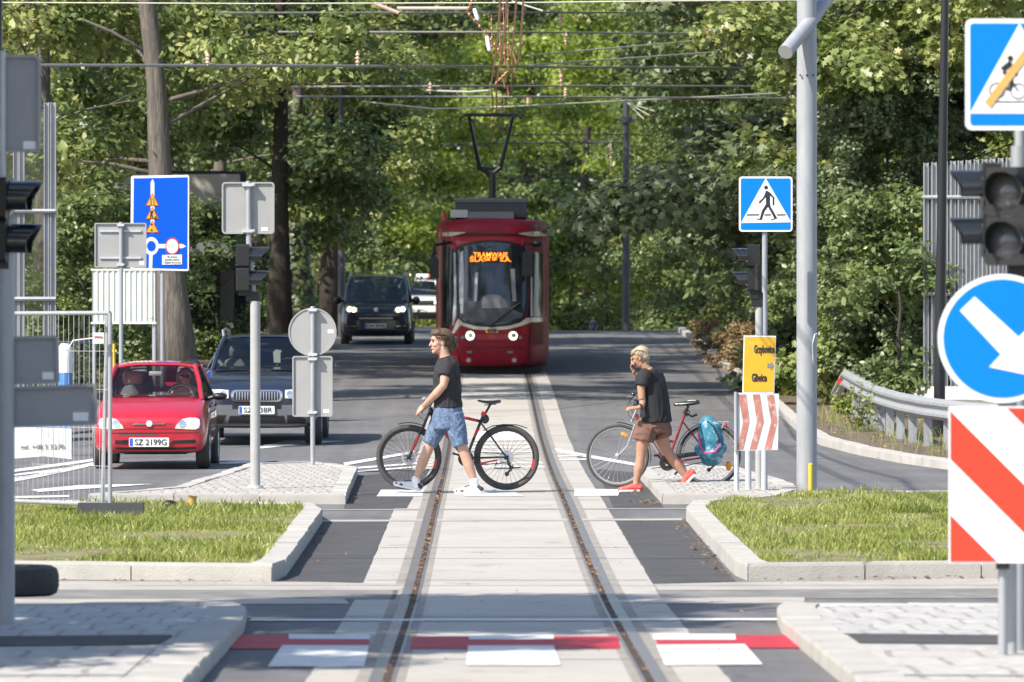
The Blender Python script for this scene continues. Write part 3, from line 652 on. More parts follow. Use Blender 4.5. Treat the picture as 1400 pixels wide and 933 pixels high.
tree('linden2', 205, 165, 'deep green tree far behind the blue direction sign', GLr, 1.1, .2)
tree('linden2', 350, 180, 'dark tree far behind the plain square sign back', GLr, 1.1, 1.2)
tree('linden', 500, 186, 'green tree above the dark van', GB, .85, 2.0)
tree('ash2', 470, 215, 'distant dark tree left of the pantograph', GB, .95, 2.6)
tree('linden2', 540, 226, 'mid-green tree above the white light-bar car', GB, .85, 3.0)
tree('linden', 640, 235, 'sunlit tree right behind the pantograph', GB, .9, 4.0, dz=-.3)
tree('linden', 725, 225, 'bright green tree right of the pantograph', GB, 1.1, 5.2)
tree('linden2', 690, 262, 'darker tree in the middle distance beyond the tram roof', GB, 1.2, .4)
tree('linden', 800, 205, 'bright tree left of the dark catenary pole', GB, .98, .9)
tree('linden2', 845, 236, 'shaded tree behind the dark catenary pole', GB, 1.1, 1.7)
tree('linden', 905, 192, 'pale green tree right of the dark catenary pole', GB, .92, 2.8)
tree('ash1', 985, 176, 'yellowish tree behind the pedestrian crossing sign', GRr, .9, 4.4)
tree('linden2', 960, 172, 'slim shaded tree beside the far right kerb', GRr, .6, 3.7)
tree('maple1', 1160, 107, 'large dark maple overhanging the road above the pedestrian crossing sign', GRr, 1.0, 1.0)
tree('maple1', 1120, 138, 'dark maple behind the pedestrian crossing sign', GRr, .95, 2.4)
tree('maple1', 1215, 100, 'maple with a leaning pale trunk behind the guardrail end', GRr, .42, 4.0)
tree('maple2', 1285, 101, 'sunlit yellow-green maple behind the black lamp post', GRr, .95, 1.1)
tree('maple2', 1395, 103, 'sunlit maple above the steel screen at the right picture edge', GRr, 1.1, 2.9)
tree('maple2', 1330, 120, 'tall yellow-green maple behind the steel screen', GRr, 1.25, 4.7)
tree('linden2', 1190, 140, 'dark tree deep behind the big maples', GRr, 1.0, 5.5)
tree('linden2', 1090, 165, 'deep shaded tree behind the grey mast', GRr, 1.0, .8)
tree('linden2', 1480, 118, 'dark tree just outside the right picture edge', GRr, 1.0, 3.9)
GS = 'shrubs under the roadside trees'
for i, (key, px, D, sc, lb) in enumerate([('shrub', 1140, 104, .8, 'low green shrub right of the grey mast'), ('shrub2', 1090, 116, .75, 'yellow-green shrub behind the yellow road sign'), ('shrub', 1045, 128, .8, 'shrub behind the black signal with side hoods'),
        ('shrub2', 1000, 142, .8, 'light shrub beside the right kerb left of the chevron board'), ('shrub', 1235, 96, .95, 'leafy shrub touching the guardrail in front of the leaning trunk'), ('shrub2', 1180, 101, .7, 'small yellow shrub behind the guardrail end'),
        ('shrub', 960, 160, .9, 'far shrub at the bend of the right kerb'), ('shrub2', 900, 178, 1.2, 'bright shrub right of the foot of the catenary pole'), ('shrub', 830, 186, 1.3, 'shrub left of the foot of the catenary pole'), ('shrub2', 780, 192, 1.4, 'shrub behind the distant person right of the tram'),
        ('shrub', 870, 200, 1.7, 'large shaded shrub behind the foot of the catenary pole'), ('shrub', 745, 206, 1.7, 'shaded shrub close to the right side of the tram'), ('shrub2', 935, 172, .8, 'small bright shrub at the end of the right kerb'),
        ('shrub', 575, 240, 1.1, 'shrub behind the white light-bar car'), ('shrub2', 530, 236, 1.2, 'shrub right behind the roof of the dark van'), ('shrub', 610, 250, 1.4, 'shrub at the left side of the tram'),
        ('shrub', 110, 108, .95, 'dark shrub under the concrete canopy behind the mesh fence'), ('shrub', 185, 112, .95, 'dark shrub behind the white corrugated panel'), ('shrub2', 40, 104, .7, 'yellowish shrub behind the left steel screen posts'), ('shrub', 300, 128, .9, 'shaded shrub between two trunks behind the dark suv'), ('shrub', 430, 160, 1.0, 'shrub between the ivy trunk and the brown trunk')]):
    tree(key, px, D, lb, GS, sc, i * 1.7, name='shrub', cat='shrub')
for i, (px, D, lb) in enumerate([(1003, 122, 'brown dried-out bush on the right verge behind the yellow road sign'), (1040, 116, 'brown dried-out bush close left of the grey mast'), (968, 132, 'small brown dried-out bush near the far bend of the right kerb')]): tree('dry_shrub', px, D, lb, 'dried bushes on the right verge', (.6, .6, .5)[i], i * 2.0, name='dry_bush', cat='bush')
# branches reaching into the sun near the main trunk, and ivy on the pale trunk
rn = random.Random(77); mb = MB(); x, y = WX(408, 136), 136; g0 = gz(x, y)
for _ in range(900):
    z = rn.uniform(.6, 6) ; a = rn.uniform(0, 6.28); p = Vector((x + .36 * math.cos(a) + .08 * math.sin(z * 2), y + .36 * math.sin(a), g0 + z)); leaf(mb, p, Vector((math.cos(a), math.sin(a), .4)), rn.uniform(.1, .2), rn, True)
o = part('ivy', mb, MT['leaf_mid'], None, False, fix=False)
for v in o.data.vertices: v.co = (v.co - Vector(iv.location)) / 1.05
o.data.transform(Matrix.Rotation(-2.2, 4, 'Z')); o.parent = iv
# weeds by the guardrail
rn = random.Random(9)
for i, (px, D, hh, lb) in enumerate([(1178, 90, .85, 'tall green weed under the guardrail beside its first posts'), (1152, 97, .4, 'low weed at the buried end of the guardrail'), (1082, 105, .4, 'grass-green weed by the kerb left of the grey mast')]):
    x = WX(px, D); g = gz(x, D); w = thing('weed', lb, 'weed', (x, D, g), 'weeds on the right verge'); st = MB(); lf = MB()
    for _ in range(16):
        a = rn.uniform(0, 6.28); t = Vector((math.cos(a) * .35 * hh, math.sin(a) * .35 * hh, hh * rn.uniform(.6, 1))); b = Vector((x + rn.uniform(-.12, .12), D + rn.uniform(-.12, .12), g - .02))
        st.limb([b, b + t * .6, b + t], [.006, .005, .002], 4, cap=False)
        for _ in range(16): leaf(lf, b + t * rn.uniform(.2, 1) + Vector((rn.gauss(0, .05), rn.gauss(0, .05), 0)), Vector((rn.gauss(0, .6), rn.gauss(0, .6), 1)), rn.uniform(.05, .11), rn, False)
    part('stem', st, MT['leaf_mid'], w, False, fix=False); part('leaves', lf, MT['grass'], w, False, fix=False)
# far-off wood that closes the view
rn = random.Random(31); mb = MB()
for _ in range(15000):
    x = rn.uniform(-34, 34); y = 285 + rn.gauss(0, 4) + 8 * math.sin(x * .25); z = rn.uniform(0, 22) - 2
    leaf(mb, Vector((x, y, z)), Vector((rn.gauss(0, .5), -rn.uniform(.2, 1), rn.uniform(.1, 1))), rn.uniform(.8, 1.6), rn, False)
part('distant_wood', mb, MT['leaf_mid'], None, False, fix=False)['kind'] = 'stuff'
# tall trees beside the camera, outside the picture, whose shade falls on the foreground
tree('maple1', -960, 33.8, 'tree left outside the picture, its high crown shading the near track', 'trees left of the photographer', .68, 1.3)
tree('maple1', -960, 30.0, 'lower tree left outside the picture, shading the left signpost', 'trees left of the photographer', .52, 3.3)
# ================================================================== VEHICLES
def shell(stations, lv=2, seg=None):
    """half-section loft mirrored; stations: (y, zb, zt, hw)"""
    mb = MB(); nsec = None
    for (y, zb, zt, hw) in stations:
        h = zt - zb
        half = [(hw * .45, zb), (hw * .86, zb + .01), (hw * .97, zb + .12 * h), (hw, zb + .42 * h), (hw * .985, zb + .74 * h), (hw * .93, zt - .05 * h), (hw * .84, zt), (hw * .42, zt + .022)]
        ring = half + [(-x, z) for x, z in half[::-1]]; nsec = len(ring)
        mb.v += [(x, y, z) for x, z in ring]
    m = len(stations)
    for i in range(m - 1):
        for k in range(nsec): mb.f.append((i * nsec + k, i * nsec + (k + 1) % nsec, (i + 1) * nsec + (k + 1) % nsec, (i + 1) * nsec + k))
    hs = nsec // 2
    for b in (0, (m - 1) * nsec):
        for k in range(hs - 1): mb.f.append((b + k, b + k + 1, b + nsec - 2 - k, b + nsec - 1 - k))
    return subsurf_mesh(mb, lv)
def cutwheels(me, wheels, r):
    t = bpy.data.objects.new('tmp', me); C.objects.link(t); mb = MB()
    for (x, y, z, s) in wheels: mb.cyl((x - s * .22, y, z), (x + s * .5, y, z), r, n=32)
    cm = bpy.data.meshes.new('c'); cm.from_pydata(mb.v, [], mb.f); bm = bmesh.new(); bm.from_mesh(cm); bmesh.ops.recalc_face_normals(bm, faces=bm.faces); bm.to_mesh(cm); bm.free()
    c = bpy.data.objects.new('tc', cm); C.objects.link(c)
    m = t.modifiers.new('b', 'BOOLEAN'); m.object = c; m.operation = 'DIFFERENCE'; m.solver = 'EXACT'
    e = evald(t); bpy.data.objects.remove(t); bpy.data.objects.remove(c); return e
class Car:
    def __init__(s, root, me):
        s.root = root; s.o = Vector(root.location); s.bvh = BVHTree.FromPolygons([v.co.copy() for v in me.vertices], [tuple(p.vertices) for p in me.polygons])
    def addbvh(s, mb):
        pass
    def patch(s, name, outline, mat, off=.006, th=.02, axis='y', side=1, parent=None, step=.05, mb=None, default=None, lim=None, smooth=35):
        """panel cut to an outline (lx, lz) and laid on the body as seen from the front (or from the side: outline (ly, lz))"""
        bm = bmesh.new(); f = bm.faces.new([bm.verts.new((u, v, 0)) for u, v in outline])
        us = [p[0] for p in outline]; vs = [p[1] for p in outline]
        k = math.ceil(min(us) / step) * step
        while k < max(us): bmesh.ops.bisect_plane(bm, geom=bm.verts[:] + bm.edges[:] + bm.faces[:], plane_co=(k, 0, 0), plane_no=(1, 0, 0)); k += step
        k = math.ceil(min(vs) / step) * step
        while k < max(vs): bmesh.ops.bisect_plane(bm, geom=bm.verts[:] + bm.edges[:] + bm.faces[:], plane_co=(0, k, 0), plane_no=(0, 1, 0)); k += step
        last = default
        for v in bm.verts:
            if axis == 'y':
                for q in range(12):
                    h = s.bvh.ray_cast(Vector((v.co.x, -3, v.co.y)), Vector((0, 1, 0)))
                    if h[0] is not None and (lim is None or h[0].y < lim): break
                    v.co.x *= .99
            else: h = s.bvh.ray_cast(Vector((side * 4, v.co.x, v.co.y)), Vector((-side, 0, 0)))
            if h[0] is not None and (lim is None or axis != 'y' or h[0].y < lim): d = h[0].y - off if axis == 'y' else h[0].x + side * off; last = d
            else: d = last if last is not None else 0
            v.co = Vector((v.co.x, d, v.co.y)) if axis == 'y' else Vector((d, v.co.x, v.co.y))
        r = bmesh.ops.extrude_face_region(bm, geom=bm.faces[:])
        dv = Vector((0, th, 0)) if axis == 'y' else Vector((-side * th, 0, 0))
        bmesh.ops.translate(bm, vec=dv, verts=[g for g in r['geom'] if isinstance(g, bmesh.types.BMVert)])
        bm.verts.index_update(); m2 = mb or MB(); m2.add([v.co + s.o for v in bm.verts], [[v.index for v in f.verts] for f in bm.faces]); bm.free()
        if mb is not None: return None
        return part(name, m2, mat, parent or s.root, smooth)
    def w(s, mb): mb.v = [tuple(Vector(v) + s.o) for v in mb.v]; return mb
    def part(s, name, mb, mat, parent=None, smooth=35): return part(name, s.w(mb), mat, parent or s.root, smooth)
    def add(s, me, name, mat): return finish(me, name, mat, s.root, 40)
def mir(o): return [(-x, z) for x, z in o[::-1]]
def wheel(car, x, y, r, wd, s, rimmat=None):
    c = Vector((x, y, r)); ax = (s, 0, 0)
    tp = [(r * .66, -wd / 2), (r * .88, -wd / 2 - .008), (r * .97, -wd * .42), (r, -wd * .3), (r, wd * .3), (r * .97, wd * .42), (r * .88, wd / 2 + .008), (r * .66, wd / 2)]
    mb = MB().lathe(tp, c, ax, 32, True); t = MB(); wroot = car.part('wheel', mb, MT['rubber'])
    mb = MB().lathe([(r * .66, wd / 2 - .005), (r * .62, wd * .3), (r * .2, wd * .34), (r * .17, wd * .42), (.001, wd * .42)], c, ax, 28)
    for k in range(8):
        a = k * math.pi / 4; d = Vector((0, math.cos(a), math.sin(a)))
        mb.limb([c + Vector((s * wd * .4, 0, 0)) + d * r * .15, c + Vector((s * wd * .42, 0, 0)) + d * r * .62], [.03, .02], 6)
    car.part('rim', mb, rimmat or MT['alu'], wroot)
def plate(car, x, z, w, h, y, txt, sp=1.0):
    mb = MB().prism(rrect(x, z, w, h, .012, 3), y, y + .015); p = car.part('number_plate', mb, MT['plate'])
    mb = MB().prism([(x - w / 2 + .008, z - h / 2 + .008), (x - w / 2 + .05, z - h / 2 + .008), (x - w / 2 + .05, z + h / 2 - .008), (x - w / 2 + .008, z + h / 2 - .008)], y - .003, y + .004); car.part('blue_band', mb, MT['plateblue'], p, False)
    text('plate_lettering', txt, (car.o.x + x + .022, car.o.z + z - .004), h * .92, MT['signblack'], p, car.o.y + y - .004, w=w * .8, bold=.001, space=sp)
def cabin(car, prm, paint):
    """roof, pillars and glass from: wb=(y,z,hw) windscreen base, wt=(y,z,hw) top, rt=(y,z,hw) roof rear, rb=(y,z,hw) rear glass base, crown, pill=[side pillar y at belt]"""
    wb, wt, rt, rb, cr = prm['wb'], prm['wt'], prm['rt'], prm['rb'], prm['crown']
    n = 9; mb = MB(); rows = [wt[:1] + (wt[1], wt[2])] + [(wt[0] + (rt[0] - wt[0]) * t, wt[1] + (rt[1] - wt[1]) * t + cr * math.sin(math.pi * t) * .6, wt[2] + (rt[2] - wt[2]) * t) for t in (.12, .35, .65, .9)] + [rt]
    for (y, z, hw) in rows:
        for k in range(n):
            u = -1 + 2 * k / (n - 1); mb.v.append((u * (hw + .03), y - .05 * (1 - u * u) * (1 if y == wt[0] else .3), z + .05 * (1 - u ** 4) + .012))
    for i in range(len(rows) - 1):
        for k in range(n - 1): mb.f.append((i * n + k, i * n + k + 1, (i + 1) * n + k + 1, (i + 1) * n + k))
    m2 = len(mb.v); mb.v += [(x, y, z - .045) for x, y, z in mb.v]; mb.f += [tuple(i + m2 for i in f[::-1]) for f in mb.f]
    R_ = len(rows)
    for i in range(R_ - 1):
        for k in (0, n - 1): mb.f.append((i * n + k, (i + 1) * n + k, (i + 1) * n + k + m2, i * n + k + m2))
    for k in range(n - 1):
        for i in (0, R_ - 1): mb.f.append((i * n + k, i * n + k + 1, i * n + k + 1 + m2, i * n + k + m2))
    me = subsurf_mesh(mb, 1); car.add(me, 'roof', paint)
    pr = prm.get('pr', .035)
    for s in (-1, 1):
        A0 = Vector((s * wb[2], wb[0], wb[1] - .05)); A1 = Vector((s * wt[2], wt[0], wt[1] + .02)); md = A0.lerp(A1, .5) + Vector((s * .015, -.01, .015))
        car.part('pillar', MB().limb([A0, md, A1], [(pr, .05)] * 3, 10, hint=(1, 0, 0)), paint)
        B0 = Vector((s * rb[2], rb[0], rb[1] - .05)); B1 = Vector((s * rt[2], rt[0], rt[1] - .0)); car.part('pillar', MB().limb([B0, B0.lerp(B1, .5) + Vector((s * .02, 0, .02)), B1], [(.035, .08), (.035, .06), (.03, .035)], 10, hint=(1, 0, 0)), paint)
        for yb in prm['pill']:
            t = (yb - wt[0]) / (rt[0] - wt[0]); hwt = wt[2] + (rt[2] - wt[2]) * t; zt = wt[1] + (rt[1] - wt[1]) * t
            car.part('pillar', MB().limb([(s * prm['belt'][1], yb, prm['belt'][0] - .04), (s * hwt, yb + .04, zt + .02)], [(.03, .05)] * 2, 8, hint=(1, 0, 0)), MT['black'])
        # side glass strip
        g = MB(); a = [A0 + Vector((0, .05, .04)), Vector((s * prm['belt'][1] * .985, (wb[0] + rb[0]) / 2, prm['belt'][0])), B0 + Vector((0, -.05, .04))]; b = [A1 + Vector((0, .03, -.03)), Vector((s * (wt[2] + .01), (wt[0] + rt[0]) / 2, (wt[1] + rt[1]) / 2 + .01)), B1 + Vector((0, -.03, -.03))]
        g.add(a + b, [(0, 1, 4, 3), (1, 2, 5, 4)]); car.part('side_window', g, MT[prm.get('sglass', 'glass')], smooth=False)
    for nm, p, q, bow, gm in (('windscreen', wb, wt, .07, prm.get('wglass', 'glass')), ('rear_window', rb, rt, -.05, 'glass')):
        g = MB(); nn = 10; m = 5
        for j in range(m + 1):
            t = j / m
            for k in range(nn + 1):
                u = -1 + 2 * k / nn; hw = p[2] + (q[2] - p[2]) * t
                g.v.append((u * hw, p[0] + (q[0] - p[0]) * t - bow * (1 - u * u), p[1] + (q[1] - p[1]) * t + .02 * t * (1 - u * u)))
        for j in range(m):
            for k in range(nn): g.f.append((j * (nn + 1) + k, j * (nn + 1) + k + 1, (j + 1) * (nn + 1) + k + 1, (j + 1) * (nn + 1) + k))
        car.part(nm, g, MT[gm], smooth=True)
def seats(car, ys, xs, z, mat, w=.5, head=None):
    for y in ys:
        for x in xs:
            mb = MB().box((x, y, z), (w, .5, .16)).limb([(x, y + .2, z), (x, y + .36, z + .62)], [(w / 2 * .95, .07), (w / 2 * .8, .05)], 14, hint=(1, 0, 0), rnd=True)
            o = car.part('seat', mb, mat)
            car.part('headrest', MB().limb([(x - .09, y + .39, z + .76), (x + .09, y + .39, z + .76)], [(.05, .095)] * 2, 12, hint=(0, 1, 0), rnd=True), head or mat, o)
def mirror(car, s, x, y, z, sx, sz, mat):
    car.part('door_mirror', MB().ell((s * x, y, z), (sx, .07, sz), 16, 10).limb([(s * (x - sx * .6), y, z), (s * (x - sx - .1), y + .02, z - .04)], [.03, .025], 8), mat)
def wiper(car, a, b, off=.03):
    car.part('wiper', MB().limb([a, b], [.009, .006], 5), MT['black'])
# ------------------------------------------------------------------ small red hatchback
D = 74.3; x0 = WX(204, D); rt_ = thing('hatchback_car', 'small red three-door hatchback with a driver in sunglasses, plate SZ 2199G', 'car', (x0, D, gz(x0, D) + .01))
me = shell([(.0, .34, .60, .50), (.03, .22, .66, .66), (.10, .2, .71, .725), (.3, .2, .80, .752), (.62, .2, .89, .757), (.88, .2, .935, .757), (1.3, .2, .95, .757), (2.3, .2, .97, .755), (2.9, .22, .97, .745), (3.15, .28, .93, .70), (3.27, .4, .85, .6)])
rw = .275; me = cutwheels(me, [(s * .70, y, rw, s) for s in (-1, 1) for y in (.62, 2.8)], .315)
car = Car(rt_, me); car.add(me, 'body', MT['red_car'])
cabin(car, dict(wb=(.83, .93, .64), wt=(1.38, 1.32, .525), rt=(2.75, 1.34, .52), rb=(3.1, .96, .62), crown=.05, belt=(.95, .735), pill=[2.0]), MT['red_car'])
k = .00958
def sx(px, py): return ((px - 805) * .2507 * k, (466 + py * .2507))
def so(pts): return [((cx - 805) * .2507 * k, (644 - (466 + cy * .2507)) * k) for cx, cy in pts]
for m in (0, 1):
    hl = so([(945, 488), (952, 470), (985, 437), (1020, 429), (1056, 429), (1078, 438), (1082, 462), (1076, 485), (1060, 494), (1000, 491)]); hl = mir(hl) if m else hl
    o = car.patch('headlight', hl, MT['lens'], .012, .05)
    s = -1 if m else 1; q = so([(985, 462)])[0]
    car.patch('lamp_reflector', circ(s * q[0], q[1], .05, 18), MT['chrome'], .016, .02, parent=o)
    car.patch('turn_lens', [(s * x, z) for x, z in so([(1040, 432), (1056, 431), (1077, 440), (1080, 462), (1074, 484), (1056, 491)])], MT['signwhite'], .016, .02, parent=o)
mb = MB()
for q in ([(618, 555), (690, 553), (690, 575), (620, 574)], [(930, 553), (1058, 548), (1060, 568), (925, 573)], [(622, 590), (690, 592), (920, 592), (1060, 588), (1060, 600), (920, 603), (690, 603), (624, 601)], [(640, 616), (1050, 614), (1030, 628), (660, 629)]):
    car.patch('', so(q), None, .003, .05, mb=mb)
    if q[0][0] < 700 and q[0][1] < 560: car.patch('', mir(so([(930, 553), (990, 550), (990, 571), (925, 573)])), None, .004, .05, mb=mb)
part('grille_openings', mb, MT['black'], rt_)
mb = MB(); car.patch('', so([(560, 511), (1080, 509), (1080, 514), (560, 516)]), None, .002, .02, mb=mb); car.patch('', so([(675, 489), (945, 488), (945, 492), (675, 493)]), None, .002, .02, mb=mb); part('gap_and_crease_shade', mb, MT['black'], rt_)  # black strips: bumper crease shade painted in, and the bonnet gap
car.patch('badge_bar', so([(718, 461), (890, 459), (890, 466), (718, 468)]), MT['chrome'], .012, .02)
car.patch('badge', circ(0, so([(805, 461)])[0][1], .042, 20), MT['lightgrey'], .02, .03)
plate(car, 0, so([(805, 562)])[0][1], .52, .118, -.05, 'SZ 2199G')
mb = MB().box((-.15, -.052, .455), (.5, .012, .02)); car.part('plate_holder', mb, MT['darkgrey'])
for s in (-1, 1):
    mirror(car, s, .87, 1.0, .945, .1, .05, MT['black'])
    for y in (.62, 2.8): wheel(car, s * .675, y, rw, .165, s)
    car.patch('side_trim', [(.95, .5), (2.4, .52), (2.4, .56), (.95, .54)], MT['black'], .004, .02, axis='x', side=s)
    mb = MB(); car.patch('', [(1.05, .3), (1.06, .9), (1.07, .9), (1.065, .3)], None, .002, .01, axis='x', side=s, mb=mb); car.patch('', [(2.1, .3), (2.1, .92), (2.11, .92), (2.11, .3)], None, .002, .01, axis='x', side=s, mb=mb); part('door_gap', mb, MT['black'], rt_)
    car.part('door_handle', MB().box((s * .765, 1.98, .82), (.025, .14, .035)), MT['black'])
seats(car, (1.75,), (-.36, .36), .42, MT['seat'], .46, MT['seat_light']); seats(car, (2.45,), (-.33, .33), .45, MT['seat'], .5)
car.part('dashboard', MB().limb([(-.66, 1.02, .87), (.66, 1.02, .87)], [(.16, .07)] * 2, 12, hint=(0, 1, 0)), MT['darkgrey'])
car.part('steering_wheel', MB().lathe([(.175 + .014 * math.cos(a), .014 * math.sin(a)) for a in [i * math.pi / 4 for i in range(8)]], (.34, 1.22, .93), (0, -.9, .5), 28, True).cyl((.34, 1.22, .93), (.34, 1.1, .86), .03), MT['darkgrey'])
car.part('rear_mirror', MB().limb([(-.075, 1.3, 1.245), (.075, 1.3, 1.245)], [(.012, .03)] * 2, 10, hint=(0, 1, 0), rnd=True), MT['lightgrey'])
car.part('paper_sheet', MB().prism([(-.42, .925), (-.12, .925), (-.1, .93), (-.4, .97)], .93, .94), MT['signwhite'])
wiper(car, (-.5, .80, .955), (.02, .77, .945)); wiper(car, (.03, .80, .955), (.5, .78, .955))
car.part('antenna', MB().limb([(.12, 1.5, 1.4), (.1, 1.62, 1.78)], [.005, .003], 6), MT['black'])
car.part('floor_pan', MB().box((0, 1.6, .28), (1.2, 2.7, .12)), MT['black'])
red_car = car
# ------------------------------------------------------------------ dark blue off-roader
D = 84.0; x0 = WX(351, D); rt_ = thing('suv_car', 'dark blue off-roader with a chrome-framed grille and grey bumper, partly behind the signal pole', 'car', (x0, D, gz(x0, D) + .01))
me = shell([(.0, .4, .74, .62), (.04, .3, .82, .80), (.14, .26, .88, .88), (.4, .25, .98, .915), (.8, .25, 1.05, .925), (1.2, .25, 1.13, .925), (1.7, .25, 1.16, .925), (3.2, .25, 1.17, .92), (4.1, .28, 1.15, .89), (4.45, .36, 1.08, .82), (4.56, .5, .95, .7)])
rw = .36; me = cutwheels(me, [(s * .86, y, rw, s) for s in (-1, 1) for y in (.88, 3.68)], .41)
car = Car(rt_, me); car.add(me, 'body', MT['navy'])
cabin(car, dict(wb=(1.18, 1.13, .72), wt=(1.95, 1.57, .57), rt=(3.9, 1.58, .57), rb=(4.4, 1.15, .68), crown=.06, belt=(1.15, .86), pill=[2.35, 3.2]), MT['navy'])
k = .0108
def bo(pts): return [((275 + cx / 4.665 - 351) * k, (616 - (440 + cy / 4.665)) * k) for cx, cy in pts]
fl = [(-.9, .30), (.9, .30), (.9, .56), (.62, .56), (.5, .56), (-.5, .56), (-.62, .56), (-.9, .56)]
o = car.patch('bumper', [(-.9, .27), (.9, .27), (.9, .60), (-.9, .60)], MT['suvgrey'], .012, .06)
mb = MB()
for q in ([(-.36, .545), (.36, .545), (.36, .605), (-.36, .605)], [(-.72, .33), (-.5, .33), (-.45, .45), (-.6, .45), (-.72, .40)], [(.45, .33), (.72, .33), (.72, .4), (.6, .45), (.45, .45)], [(-.42, .335), (.42, .335), (.4, .44), (-.4, .44)]): car.patch('', q, None, .018, .03, mb=mb)
part('air_intake', mb, MT['black'], o)
car.patch('skid_trim', [(-.8, .285), (.8, .285), (.72, .315), (-.72, .315)], MT['grey'], .02, .03, parent=o)
g = car.patch('grille', rrect(0, .735, .76, .175, .07, 6), MT['chrome'], .02, .05)
for s in (-1, 1):
    for q in (rrect(s * .178, .735, .325, .135, .05, 5),): car.patch('grille_opening', q, MT['black'], .026, .03, parent=g)
mb = MB()
for s in (-1, 1):
    for i in range(7): car.patch('', [(s * .055 + s * i * .041, .675), (s * .055 + s * i * .041 + .012, .675), (s * .055 + s * i * .041 + .012, .795), (s * .055 + s * i * .041, .795)], None, .034, .02, mb=mb)
part('grille_bars', mb, MT['alu'], g)
for s in (-1, 1):
    hl = [(.415, .70), (.60, .695), (.74, .72), (.80, .80), (.74, .825), (.55, .83), (.42, .82)]; hl = hl if s > 0 else mir(hl)
    o = car.patch('headlight', hl, MT['lens'], .014, .05)
    car.patch('lamp_reflector', circ(s * .49, .762, .048, 18), MT['chrome'], .02, .02, parent=o); car.patch('lamp_reflector', circ(s * .63, .765, .045, 18), MT['chrome'], .02, .02, parent=o)
    mirror(car, s, 1.02, 1.5, 1.2, .11, .075, MT['navy'])
    for y in (.88, 3.68): wheel(car, s * .81, y, rw, .24, s)
    car.patch('wheel_arch_trim', [(.4 + .88 - .88, .3), (1.36, .3), (1.33, .5), (1.24, .68), (1.08, .77), (.88, .8), (.68, .77), (.52, .68), (.43, .5)][1:], MT['suvgrey'], .004, .005, axis='x', side=s) if False else None
    car.patch('sill_trim', [(.2, .28), (4.3, .28), (4.3, .42), (3.3, .40), (1.35, .40), (.2, .45)], MT['suvgrey'], .006, .01, axis='x', side=s) if False else None
    car.part('roof_rail', MB().limb([(s * .58, 1.95, 1.60), (s * .60, 2.05, 1.70), (s * .60, 2.9, 1.73), (s * .60, 3.8, 1.70), (s * .58, 3.9, 1.60)], .022, 8), MT['alu'])
    car.part('door_handle', MB().box((s * .935, 2.2, 1.0), (.02, .2, .03)), MT['navy'])
plate(car, 0, .525, .53, .118, -.045, 'SZ   38R')
car.patch('badge', circ(0, .865, .032, 16), MT['lightgrey'], .012, .02)
seats(car, (2.2,), (-.4, .4), .62, MT['seat'], .5); seats(car, (3.2,), (-.4, .4), .62, MT['seat'], .55)
car.part('dashboard', MB().limb([(-.72, 1.5, 1.06), (.72, 1.5, 1.06)], [(.2, .07)] * 2, 12, hint=(0, 1, 0)), MT['darkgrey'])
car.part('steering_wheel', MB().lathe([(.185 + .015 * math.cos(a), .015 * math.sin(a)) for a in [i * math.pi / 4 for i in range(8)]], (.4, 1.75, 1.12), (0, -.9, .5), 24, True), MT['darkgrey'])
car.part('rear_mirror', MB().limb([(-.1, 1.85, 1.48), (.1, 1.85, 1.48)], [(.015, .035)] * 2, 10, hint=(0, 1, 0), rnd=True), MT['black'])
car.part('air_freshener', MB().prism([(.18, 1.22), (.28, 1.22), (.28, 1.36), (.3, 1.4), (.22, 1.42), (.17, 1.38)], 1.72, 1.73), MT['seat_light'])
car.part('hood_grille', MB().box((-.42, .98, 1.115), (.5, .08, .012)).box((.42, .98, 1.115), (.5, .08, .012)), MT['black'])
wiper(car, (-.55, 1.12, 1.16), (.05, 1.08, 1.15)); wiper(car, (.1, 1.12, 1.16), (.6, 1.1, 1.16))
car.part('floor_pan', MB().box((0, 2.4, .35), (1.4, 3.6, .14)), MT['black'])
# ------------------------------------------------------------------ dark van
D = 141.0; x0 = WX(514, D); rt_ = thing('compact_van', 'dark blue-grey van with lit headlights and roof rails, coming up left of the tram', 'van', (x0, D, gz(x0, D) + .01))
me = shell([(.0, .34, .74, .66), (.04, .24, .84, .80), (.14, .2, .93, .86), (.4, .2, 1.02, .88), (.75, .2, 1.1, .885), (1.3, .22, 1.12, .885), (2.6, .22, 1.14, .885), (3.6, .25, 1.14, .87), (3.95, .35, 1.05, .8)])
rw = .31; me = cutwheels(me, [(s * .83, y, rw, s) for s in (-1, 1) for y in (.8, 3.3)], .36)
car = Car(rt_, me); car.add(me, 'body', MT['navy2'])
cabin(car, dict(wb=(.62, 1.07, .77), wt=(1.35, 1.64, .69), rt=(3.75, 1.72, .68), rb=(3.9, 1.15, .78), crown=.05, belt=(1.12, .84), pill=[1.75, 2.7], wglass='glass_dark', sglass='glass_dark'), MT['navy2'])
for s in (-1, 1):
    hl = [(.44, .80), (.70, .79), (.76, .86), (.74, .97), (.60, .97), (.46, .90)]; hl = hl if s > 0 else mir(hl)
    o = car.patch('headlight', hl, MT['lens'], .014, .05)
    car.patch('lamp', circ(s * .55, .86, .062, 14), MT['lit'], .02, .02, parent=o); car.patch('lamp', circ(s * .66, .875, .062, 14), MT['lit'], .02, .02, parent=o)
    car.patch('fog_lamp_trim', [(s * a, b) for a, b in [(.5, .435), (.74, .45), (.74, .47), (.5, .46)]], MT['chrome'], .014, .02)
    mirror(car, s, .98, .95, 1.1, .1, .1, MT['black'])
    for y in (.8, 3.3): wheel(car, s * .79, y, rw, .19, s)
    car.part('roof_rail', MB().limb([(s * .66, 1.4, 1.70), (s * .68, 1.55, 1.80), (s * .68, 3.4, 1.82), (s * .66, 3.6, 1.74)], .024, 8), MT['alu'])
mb = MB()
